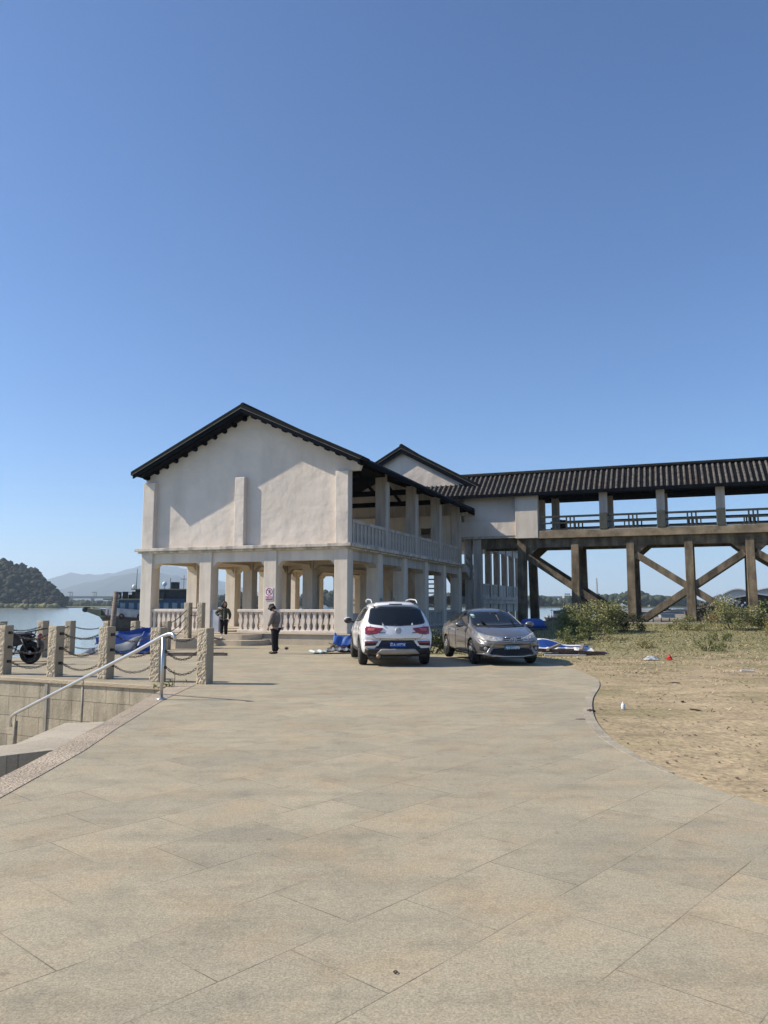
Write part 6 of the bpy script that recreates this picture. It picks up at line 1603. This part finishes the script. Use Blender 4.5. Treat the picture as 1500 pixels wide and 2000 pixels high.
# far mountains
def ridge(name, pts, Y, depth, label, seed):
    r2 = random.Random(seed); P_ = [px(a, b, Y) for a, b in pts]
    def fn(a, c):
        x = lerp(P_[0].x, P_[-1].x, a); k = 0
        while k < len(P_)-2 and P_[k+1].x < x: k += 1
        t = (x-P_[k].x)/(P_[k+1].x-P_[k].x); t = t*t*(3-2*t)*.5+t*.5; h = lerp(P_[k].z, P_[k+1].z, t)-WATER
        h += h*.025*(math.sin(x*.013+seed)+.6*math.sin(x*.037+2*seed)+.4*math.sin(x*.081))
        s = max(0, 1-abs(2*c-1))**.8
        rgh = 1+.10*math.sin(x*.011+c*9)*math.sin(c*14+x*.004)*(1-s)
        return (x, Y-depth/2+depth*c, WATER-2+max(0,h)*s*rgh)
    tag(MB().grid(fn, 90, 16).build(name, MOUNT), label, kind='structure')
ridge('far_mountain', [(-500,1160),(-150,1130),(60,1142),(95,1131),(138,1117),(165,1121),(190,1124),(215,1118),(245,1112),(275,1106),(305,1098),(335,1103),(365,1112),(400,1122),(440,1136),(480,1150),(540,1165),(600,1182)], 7600, 2600, 'pale blue far mountain range', 1)
ridge('mountain', [(60,1182),(110,1156),(140,1146),(170,1137),(200,1133),(230,1123),(262,1118),(300,1117),(340,1124),(385,1138),(430,1150),(500,1168),(560,1182)], 5400, 1900, 'nearer blue mountain ridge', 2)
# road bridge far up the river
rbz = thing('road_bridge', 'long flat road bridge crossing the river below the mountains', 'bridge', (0, 1700, 0), 0)
zt = px(150,1164.5,1700).z; BRG = mat('bridge_concrete', (.10,.10,.10), .9, .1, .05)
MB().box(-900, 500, -7, 7, zt-4.6, zt).build('deck', BRG, rbz)
for k in range(29):
    x = -880+48*k; MB().box(x-2.2,x+2.2,-5,5,WATER-2,zt-3.2).box(x-5,x+5,-6,6,zt-5,zt-3.2).build('bridge_column', BRG, rbz)
for k in range(9):
    x = -690+48*k*1.1; MB().box(x-.4,x+.4,-1,1,zt,zt+9).box(x-5,x+5,-1,1,zt+8,zt+9.5).box(x+4.2,x+5,-1,1,zt,zt+9).build('gantry', BRG, rbz)
# woods on the far banks
def woods(name, x0, x1, Y, hfun, n, label, m=WOODS, dy=40, smin=2.2, smax=4.6):
    b = MB()
    for k in range(n):
        X_ = r.uniform(x0, x1); h = hfun(X_); p = px(X_, 1187, Y); yy = Y+r.uniform(0, dy); t = r.random()**.6; s = r.uniform(smin, smax)
        crown(b, (p.x*yy/Y, yy, WATER+max(s*.5, h*t*(.75+.3*r.random()))), s, r, 0, 7, 5)
    b.build(name, m, kind='stuff', label=label)
woods('bridge_woods', 105, 240, 980, lambda x: 5-.01*(x-105), 150, 'misty low trees under the far road bridge', smin=3, smax=5.5)
woods('middle_woods', 380, 1010, 800, lambda x: 10+7*math.exp(-((x-625)/60)**2)+3*math.sin(x*.03), 620, 'wooded far bank seen through the pavilion columns')
woods('right_woods', 990, 1560, 830, lambda x: 12+3*math.sin(x*.021+1)+2*math.sin(x*.067)-4*sstep(1290,1400,x), 760, 'long wooded far bank seen under the covered bridge')
MB().box(-420, 900, 795, 1400, WATER-.5, WATER+.8).build('far_bank', BANKG, kind='structure')
mt = thing('lattice_mast', 'thin lattice mast far behind the wooded bank', 'mast', (px(1167,1187,1100).x, 1100, WATER), 0)
b = MB()
hgt = px(1167,1129,1100).z-WATER
for sx in (-1,1):
    for sy in (-1,1): b.beam((sx*1.7,sy*1.7,0),(sx*.5,sy*.5,hgt),.35,.35)
for k in range(16): 
    t = k/16; w_ = lerp(1.7,.5,t); z = hgt*t; b.beam((-w_,-w_,z),(w_,-w_,z+hgt/16),.2,.2); b.beam((w_,-w_,z),(-w_,-w_,z+hgt/16),.2,.2)
b.build('lattice', mat('mast_paint', (.42,.36,.35), .7, .1, 1), mt)
fbd = thing('far_block', 'grey block of flats far behind the wooded bank', 'building', (px(1109,1187,1000).x, 1000, WATER), 0)
MB().box(-4,4,0,12,0,px(1109,1163,1000).z-WATER).build('wall', mat('far_wall', (.32,.33,.34), .9, .1, .1), fbd)
for k in range(3): MB().box(-3.6,3.6,-.15,.0,11+2.6*k-.7,11+2.6*k+.7).build('window_band', mat('far_glass', (.10,.11,.12), .4), fbd)
# ---- boats
NAVY = mat('boat_blue', (.022,.06,.13), .6, .3, 1.5); HULLD = mat('dark_hull', (.035,.035,.035), .75, .4, 1.2, .3, 8); HULLW = mat('bulwark_white', (.36,.35,.35), .7, .2, 1.2); OCHRE = mat('ochre_trim', (.26,.21,.09), .8, .2, 2)
RUST = mat('rust_red', (.20,.06,.05), .8, .2, 2); GREENH = mat('bow_olive', (.17,.165,.10), .8, .2, 2); WINB = mat('boat_window', (.16,.22,.25), .25, .2, 2); DARKG = mat('deck_clutter', (.03,.035,.04), .9, .4, 2); DOME = mat('white_dome', (.75,.75,.74), .5)
def hull_bm(L_, B_, fb, bow, rake_):
    """simple carvel hull, bow towards -x"""
    secs = []
    n = 14
    for i in range(n+1):
        t = i/n; x = -L_/2 + L_*t; w_ = B_/2*min(1, (t*3.2)**.6 if t > 0 else .05)*(1 if t < .85 else 1-.2*(t-.85)/.15); w_ = max(w_, .12)
        sheer = fb + bow*(1-t)**2.6*1.0
        secs.append([(x+rake_*(1-t)**2*0, w_, sheer), (x+rake_*(1-t)**3*.45, w_*.9, sheer*.5), (x+rake_*(1-t)**3, w_*.62, -.2), (x+rake_*(1-t)**3, 0, -.6)])
    v = []; f = []
    for s in secs: v += [(x, y, z) for x, y, z in s] + [(x, -y, z) for x, y, z in s[-2::-1]]
    m_ = 7
    for i in range(n):
        for j in range(m_-1): f.append((i*m_+j, (i+1)*m_+j, (i+1)*m_+j+1, i*m_+j+1))
        f.append((i*m_, i*m_+m_-1, (i+1)*m_+m_-1, (i+1)*m_))
    f.append(list(range(m_))); f.append([n*m_+j for j in range(m_)][::-1])
    return v, f, secs
D1 = 130
ft = thing('fishing_boat', 'blue and white working boat with awnings moored left of the pavilion', 'boat', (px(286,1187,D1).x, D1, WATER), R(6)); ft.scale = (1,1,1.08)
v, f, secs = hull_bm(17.5, 4.6, 2.6, 1.0, 3.4)
MB().add(v, f, 0, True).build('hull', HULLD, ft)
bw_ = MB()
for sg in (1,-1):
    for i in range(2, 14):
        a, c = secs[i][0], secs[i+1][0]
        bw_.hexa([(a[0],sg*(a[1]-.05),a[2]-.75),(c[0],sg*(c[1]-.05),c[2]-.75),(c[0],sg*(c[1]+.05),c[2]-.75),(a[0],sg*(a[1]+.05),a[2]-.75)],[(a[0],sg*(a[1]-.05),a[2]+.45),(c[0],sg*(c[1]-.05),c[2]+.45),(c[0],sg*(c[1]+.05),c[2]+.45),(a[0],sg*(a[1]+.05),a[2]+.45)])
bw_.build('bulwark', HULLW, ft)
bs = MB()
for sg in (1,-1):
    for i in range(2, 14):
        a, c = secs[i][0], secs[i+1][0]; bs.beam((a[0],sg*(a[1]+.08),a[2]-.80),(c[0],sg*(c[1]+.08),c[2]-.80),.08,.14)
bs.build('rubbing_strake', RUST, ft)
pw = MB(); pw.prism([(-9.6,3.55),(-5.4,3.0),(-5.4,2.2),(-7.0,2.1),(-9.3,2.9)], 1, -1.0, 1.0); pw.build('bow_platform', GREENH, ft, .05)
MB().lathe([(.0,-1.1),(.42,-1.1),(.42,1.1),(0,1.1)], 14, Matrix.Translation((-9.7,0,3.3)) @ Matrix.Rotation(R(90),4,'X')).build('bow_roller', DARKG, ft)
dk = MB(); dk.box(-4.2,7.4,-1.7,1.7,2.3,4.75); dk.build('deckhouse', NAVY, ft)
_wm = WINB
for k in range(8): MB().box(-3.9+1.4*k,-3.1+1.4*k,-1.76,-1.70,3.3,4.3).build('window', _wm, ft)
MB().box(-6.6,3.0,-2.1,2.1,4.75,4.95).build('awning', OCHRE, ft); MB().box(3.0,8.4,-2.1,2.1,4.75,4.9).build('awning', NAVY, ft)
MB().box(-1.6,7.6,-1.5,1.5,4.95,6.3).build('upper_cabin', DARKG, ft); MB().box(-2.2,8.2,-1.9,1.9,6.3,6.46).build('awning', OCHRE, ft)
cl2 = MB()
for k in range(26): cl2.box(*(lambda x, y, s: (x-s, x+s*1.6, y-s, y+s))(r.uniform(-5,3), r.uniform(-1.7,1.5), r.uniform(.1,.35)), 4.95, 5.05+r.uniform(.2,1.1))
for k in range(14): cl2.box(*(lambda x, y, s: (x-s, x+s*1.6, y-s, y+s))(r.uniform(-7,-2), r.uniform(-1.4,1.2), r.uniform(.1,.3)), 2.4, 2.9+r.uniform(.2,.9))
cl2.build('deck_gear', DARKG, ft)
rg2 = MB()
for x in (-6.4,-5.2,-4.1): rg2.beam((x,-1.6,2.3),(x,-1.6,4.8),.12,.12); rg2.beam((x,1.6,2.3),(x,1.6,4.8),.12,.12)
rg2.beam((-5.4,-1.2,5.0),(-3.6,-1.2,2.6),.22,.22); rg2.beam((-4.3,-1.2,4.75),(-4.3,-1.2,5.7),.08,.08)
for x in (-4.5,-2.8,-1,.8): rg2.beam((x,-1.9,4.75),(x,-1.9,5.9),.06,.06)
rg2.beam((-4.6,-1.9,5.9),(1,-1.9,5.9),.06,.06)
rg2.build('stanchions', DARKG, ft)
MB().tube([(-1.8,0,4.7),(-1.7,0,9.6)], [.08,.04], 6).tube([(6,0,6),(6.05,0,8.6)], .04, 6).tube([(5.5,0,8.0),(6.5,0,8.0)], .04, 6).build('mast', DARKG, ft)
MB().ball((-4.6,-.6,5.35),.34,12,8).ball((-2.0,-.6,6.8),.34,12,8).build('radar_dome', DOME, ft)
fd = MB()
for k in range(3): fd.tube([(-3.5+3*k+.38*math.cos(t),-2.45,2.2+.38*math.sin(t)) for t in [2*math.pi*q/12 for q in range(12)]], .13, 6, closed=True)
fd.build('tyre_fenders', TYRE, ft)
f2t = thing('blue_tugboat', 'taller dark blue boat with wheelhouse windows seen between the left pavilion columns', 'boat', (px(322,1187,141).x, 141, WATER), R(-4))
v, f, secs = hull_bm(15, 4.6, 2.2, .8, 2.6); MB().add([(-x, y, z) for x, y, z in v], [q[::-1] for q in f], 0, True).build('hull', HULLD, f2t)
MB().box(-6.5,4.6,-1.9,1.9,2,4.3).build('deckhouse', NAVY, f2t); MB().box(-6.9,5.6,-2.3,2.3,4.3,4.5).build('awning', OCHRE, f2t)
MB().box(-2.4,3.4,-1.7,1.7,4.5,6.9).build('wheelhouse', NAVY, f2t); MB().box(-4.2,4.4,-2.1,2.1,6.9,7.1).build('awning', NAVY, f2t)
_wm = mat('pale_boat_window', (.55,.60,.62), .3)
for k in range(4): MB().box(.1+.8*k,.5+.8*k,-1.76,-1.70,5.6,6.3).build('window', _wm, f2t)
_wm = WINB
for k in range(6): MB().box(-6+1.5*k,-5.2+1.5*k,-1.96,-1.90,2.9,3.8).build('window', _wm, f2t)
MB().box(1.2,2.4,-.6,.6,7.1,8.4).build('funnel', DARKG, f2t); MB().ball((-.2,0,8.1),.42,12,8).box(-.3,-.1,-.1,.1,7.1,8).build('radar_dome', DOME, f2t)
MB().tube([(-3.6,0,7.1),(-3.6,0,9)], .05, 6).tube([(.9,0,7.1),(.9,0,9.2)], .05, 6).build('mast', DARKG, f2t)
f3 = thing('dark_barge', 'dark barge with tarpaulin roofs moored behind the entrance gap of the pavilion', 'boat', (px(455,1187,112).x, 112, WATER), 0)
v, f, secs = hull_bm(14, 4.4, 2.1, .5, 2.0); MB().add(v, f, 0, True).build('hull', HULLD, f3); MB().box(-4,5.5,-1.8,1.8,2,4.0).build('deckhouse', NAVY, f3); MB().box(-4.6,6,-2.1,2.1,4.0,4.15).build('awning', DARKG, f3)
MB().box(-5.5,-4.6,-.4,.4,2,4.6).tube([(4,0,4.1),(4,0,5.6)],.06,6).build('deck_gear', DARKG, f3)
f4 = thing('dark_barge', 'dark barge with white canopy seen between the right front columns', 'boat', (px(612,1187,108).x, 108, WATER), R(10))
v, f, secs = hull_bm(13, 4.4, 2.3, .6, 2.0); MB().add(v, f, 0, True).build('hull', HULLD, f4); MB().box(-3,3.5,-1.6,1.6,2,3.6).build('deckhouse', DARKG, f4); MB().prism([(-1,3.6),(0,4.3),(1.6,4.3),(2.4,3.6)],1,-1.4,1.4).build('canopy', DOME, f4)
MB().box(-4.8,-3.6,-.5,.5,2,3.2).box(4,5,-.6,.6,2,3.4).build('deck_gear', DARKG, f4)
cab = [(NAVY,'blue'),(HULLW,'pale grey'),(DARKG,'dark'),(HULLW,'white'),(RUST,'rust red'),(HULLW,'grey-white'),(DARKG,'brown-black'),(HULLW,'light')]
wh = ['half behind the third bridge leg','in the gap left of the crossed braces','left of the big bush beside the first legs','low in the crossing of the braces','behind the orange banner, right end','behind the orange banner, left end','between big bush and long diagonal brace','right of the middle bridge leg']
for k, (X_, D_, L_) in enumerate(((1262,150,7),(1312,190,9),(1092,170,8),(1328,215,10),(1350,165,7),(1296,140,6),(1195,150,7),(1385,185,9))):
    o = thing('small_work_boat', '%s small work boat moored %s' % (cab[k][1], wh[k]), 'boat', (px(X_,1187,D_).x, D_, WATER), R(r.uniform(-25,25)), 'small boats moored beyond the covered bridge')
    v, f, secs = hull_bm(L_, 2.4, 1.2, .4, .9); MB().add(v, f, 0, True).build('hull', HULLD, o)
    MB().box(-L_*.12,L_*.3,-.9,.9,1.1,2.9).build('cabin', cab[k][0], o); MB().box(-L_*.2,L_*.36,-1.1,1.1,2.9,3.02).build('cabin_roof', [HULLW, DARKG, NAVY][k % 3], o)
    MB().box(-L_*.08,L_*.26,-.93,-.9,2.0,2.6).build('window', WINB, o)
    MB().tube([(-L_*.25,0,1.1),(-L_*.25,0,3.4)], .05, 6).build('mast', DARKG, o)
    q = MB()
    for j in range(7): q.box(*(lambda x, s: (x-s, x+s, -s*1.5, s*1.5))(r.uniform(-L_*.4,-L_*.15), r.uniform(.1,.3)), 1.0, 1.4+r.uniform(0,.7))
    q.build('deck_gear', [DARKG, RUST, HULLW][k % 3], o)
# fish rafts: low platforms with sticks
for k, (X_, D_) in enumerate(((1300,250),(1345,235),(1110,240),(1400,215))):
    o = thing('fish_raft', ['floating fish raft with sticks left of the crossed braces','floating fish raft with sticks under the brace crossing','floating fish raft with a hut left of the big bush','floating fish raft with sticks before the sheds'][k], 'raft', (px(X_,1187,D_).x, D_, WATER), R(5*k))
    MB().box(-7,7,-3,3,.1,.45).build('platform', WOOD, o); q = MB()
    for j in range(16): x = -7+14*j/15; q.beam((x,r.uniform(-3,3),.4),(x,r.uniform(-3,3),r.uniform(1,2.6)),.12,.12)
    q.build('sticks', HULLW, o); MB().box(-2,1.5,-1.5,1.5,.45,2.3).prism([(-2.4,2.3),(-.3,3.1),(1.9,2.3)],1,-1.8,1.8).build('hut', DARKG, o)
# ---- right-hand quay with market sheds
MB().prism([(34,92),(46,84),(140,70),(260,110),(260,330),(90,300),(52,190)], 2, WATER-1, -1.0).build('far_quay', mat('quay_earth', (.22,.19,.14), .95, .2, .05), kind='structure')
SHW = mat('shed_white', (.42,.45,.48), .6, .05, .5); SHG = mat('shed_grey', (.24,.26,.28), .7, .2, .5); SHD = mat('shed_dark', (.035,.038,.042), .9, .4, .6)
def shed(x0, x1, D_, yt, ye, label, arch=True, wall=SHW):
    a = px(x0,1187,D_); c = px(x1,1187,D_); w_ = (c.x-a.x)/2; o = thing('market_shed', label, 'shed', ((a.x+c.x)/2, D_, -1), -math.atan2((a.x+c.x)/2, D_), 'market sheds on the right-hand quay')
    zt_ = px(x0,yt,D_).z+1; ze = px(x0,ye,D_).z+1; n_ = 10
    pr = [(-w_*1.05+2.1*w_*k/n_, ze+(zt_-ze)*(math.sin(math.pi*k/n_) if arch else 1-abs(2*k/n_-1))) for k in range(n_+1)]
    MB().prism(pr + [(q[0], q[1]-.22) for q in pr[::-1]], 1, -1, 16).build('roof', SHW if arch else SHG, o)
    MB().prism([(-w_, ze-1.5),(w_,ze-1.5)]+[(max(-w_,min(w_,q[0])),q[1]-.25) for q in pr[::-1]], 1, 0, 15).build('gable_wall', wall, o)
    for k in range(6): x = -w_+2*w_*k/5; MB().box(x-.15,x+.15,0,.3,0,ze-1.4).build('shed_post', SHD, o)
    MB().box(-w_,w_,3,14,0,ze-1.5).build('goods', SHD, o)
    MB().box(-w_-.3,w_+.3,-1.2,.0,ze-1.7,ze-1.5).build('canopy', wall, o)
shed(1392,1424,165,1160,1167,'low white shed left of the arched market hall', False)
shed(1416,1470,150,1149,1160,'white arched market hall roof half behind the right bridge leg', True)
shed(1440,1520,128,1158,1166,'dark open shed in front of the arched hall', False, SHD)
shed(1478,1560,170,1146,1154,'large pale hall roof at the right photo edge', True)
pls = ['left of','second from left before','third from left before','fourth before','fifth before','rightmost before']
for k, (X_, yt) in enumerate(((1413,1168),(1420,1172),(1436,1174),(1445,1170),(1452,1176),(1428,1170))):
    o = thing('quay_lamp', 'dark lamp post with pale heads, %s the market sheds' % pls[k], 'lamp post', (px(X_,1187,110).x, 110, -1), 0, 'lamp posts before the market sheds')
    zt_ = px(X_,yt,110).z+1; MB().tube([(0,0,0),(0,0,zt_)], .14, 8).build('pole', SHD, o)
    for j in range(4): MB().ball((r.uniform(-.8,.8),0,zt_-r.uniform(0,1.6)), (.22,.22,.16), 8, 6).build('lamp_head', SHW, o)
def far_bush(X_, yb, D_, rx, h, m, label):
    p = px(X_, yb, D_); o = thing('far_bush', label, 'bush', (p.x, D_, -1.2), 0)
    b = MB()
    for k in range(900):
        a = r.uniform(0,6.3); q = r.random()**.5; z = h*math.sqrt(max(0,1-q*q))*r.uniform(.3,1)
        c_ = Vector((rx*q*math.cos(a), rx*.6*q*math.sin(a), z)); d = Vector((r.gauss(0,1),r.gauss(0,1),r.gauss(0,1))).normalized()*.22; e = d.cross(Vector((r.gauss(0,1),r.gauss(0,1),r.gauss(0,1)))).normalized()*.16
        b.add([c_-d,c_+e,c_+d,c_-e],[(0,1,2,3)])
    b.build('foliage', m, o); MB().tube([(0,0,-.5),(0,0,h*.5)],.15,6).build('stem', STEMM, o)
far_bush(1382,1210,95,2.9,3.0,mat('brown_bush_leaf', (.12,.10,.06), .9, .3, .8),'round brown bush on the quay under the right brace')
far_bush(1492,1205,100,3.2,3.4,LEAF1,'dark green bush before the sheds at the right edge')
far_bush(1448,1208,90,2.2,2.0,LEAF3,'dark green bush below the quay lamps')
# orange banners on a foreshore rail
OR = mat('orange_banner', (.62,.085,.025), .7, .1, 2); YEL = mat('banner_yellow', (.70,.36,.05), .7, .1, 2)
p0 = px(1291,1222,64); p1 = px(1347,1222,64)
ban = thing('orange_banner', 'long orange-red banner tied to a railing beyond the crossed braces', 'banner', (p0.x, 64, 0), 0)
ln = p1.x-p0.x; zb = px(1300,1222,64).z; zt_ = px(1300,1213,64).z
MB().grid(lambda s, t: (ln*s, .04*math.sin(9*s), lerp(zb,zt_,t)), 20, 3).build('cloth', OR, ban); 
q = MB()
for k in range(9): x = .18+ln*.82*k/9; q.box(x,x+.06,-.06,-.05,zb+.1,zt_-.1); q.box(x,x+.15,-.06,-.05,lerp(zb,zt_,.3+.4*(k%2)),lerp(zb,zt_,.42+.4*(k%2))); q.box(x+.1,x+.15,-.06,-.05,zb+.12,zt_-.16)
q.build('faded_marks', YEL, ban)
q = MB()
for k in range(6): x = -.6+(ln+1)*k/5; q.box(x-.03,x+.03,.05,.11,-4.5,zt_+.25)
q.box(-.6,ln+.4,.06,.1,zt_+.05,zt_+.1); q.build('railing', SHD, ban)
p0 = px(1384,1212,80)
bar = thing('striped_barrier', 'orange and white striped barrier beyond the right brace', 'barrier', (p0.x, 80, 0), 0)
q = MB(); 
for k in range(7): q.box(.18*k*1.15,.18*k*1.15+.10,-.03,.03,p0.z,p0.z+.42)
q.build('orange_slats', OR, bar); MB().box(-.2,1.6,.03,.08,p0.z+.1,p0.z+.2).box(0,.08,.03,.1,-4.5,p0.z+.4).box(1.4,1.48,.03,.1,-4.5,p0.z+.4).build('rail', SHW, bar)
# ---- haze: one even box of air round everything
hz = MB().box(-9400, 9400, -260, 9700, -5.2, 470)
HM = bpy.data.materials.new('haze'); HM.use_nodes = True; hn = HM.node_tree
for nd in list(hn.nodes):
    if nd.type == 'BSDF_PRINCIPLED': hn.nodes.remove(nd)
pv_ = hn.nodes.new('ShaderNodeVolumePrincipled'); pv_.inputs['Color'].default_value = (.72,.85,1,1); pv_.inputs['Density'].default_value = HAZE_D if 'HAZE_D' in globals() else .00012; pv_.inputs['Anisotropy'].default_value = .25
hn.links.new(pv_.outputs[0], hn.nodes['Material Output'].inputs['Volume'])
tag(hz.build('haze', HM), 'thin blue air between the terrace and the mountains', kind='stuff')
# ---------------------------------------------------------------- sun, sky, camera
SUN_AZ, SUN_EL = R(-2.5), R(39)                 # the light travels towards +X and slightly to the camera
w = bpy.data.worlds.new('World'); scene.world = w; w.use_nodes = True
nt = w.node_tree; bg = nt.nodes['Background']
sky = nt.nodes.new('ShaderNodeTexSky'); sky.sky_type = 'NISHITA'; sky.sun_disc = False
sky.sun_elevation = SUN_EL; sky.sun_rotation = R(270)-R(2.5)
sky.air_density = 1.0; sky.dust_density = 0.45; sky.ozone_density = 10; sky.altitude = 0
nt.links.new(sky.outputs[0], bg.inputs[0]); bg.inputs[1].default_value = .113
sl_ = bpy.data.lights.new('sun', 'SUN'); sl_.energy = 4.75; sl_.angle = R(.53); sl_.color = (1, .90, .75)
so = bpy.data.objects.new('sun', sl_); col.objects.link(so)
tv = Vector((math.cos(SUN_AZ)*math.cos(SUN_EL), math.sin(SUN_AZ)*math.cos(SUN_EL), -math.sin(SUN_EL)))
so.rotation_euler = tv.to_track_quat('-Z', 'Y').to_euler()
so.location = (-30, 5, 40)
cd = bpy.data.cameras.new('camera'); cam = bpy.data.objects.new('camera', cd); col.objects.link(cam)
cam.location = (0, 0, 1.6); cam.rotation_euler = (R(90)+math.atan(178/1502), 0, 0)
cd.sensor_fit = 'VERTICAL'; cd.sensor_height = 36; cd.lens = 36*1502/2000; cd.clip_end = 60000; cd.clip_start = .05
scene.camera = cam
scene.view_settings.view_transform = 'Standard'; scene.view_settings.look = 'None'; scene.view_settings.gamma = 1
scene.view_settings.exposure = EXPOSURE if 'EXPOSURE' in globals() else 0.43
c = scene.cycles
c.use_denoising = True; c.max_bounces = 7; c.diffuse_bounces = 3; c.glossy_bounces = 3; c.transmission_bounces = 4; c.transparent_max_bounces = 8; c.volume_bounces = 1
c.use_adaptive_sampling = True; c.adaptive_threshold = .015
c.sample_clamp_indirect = 6
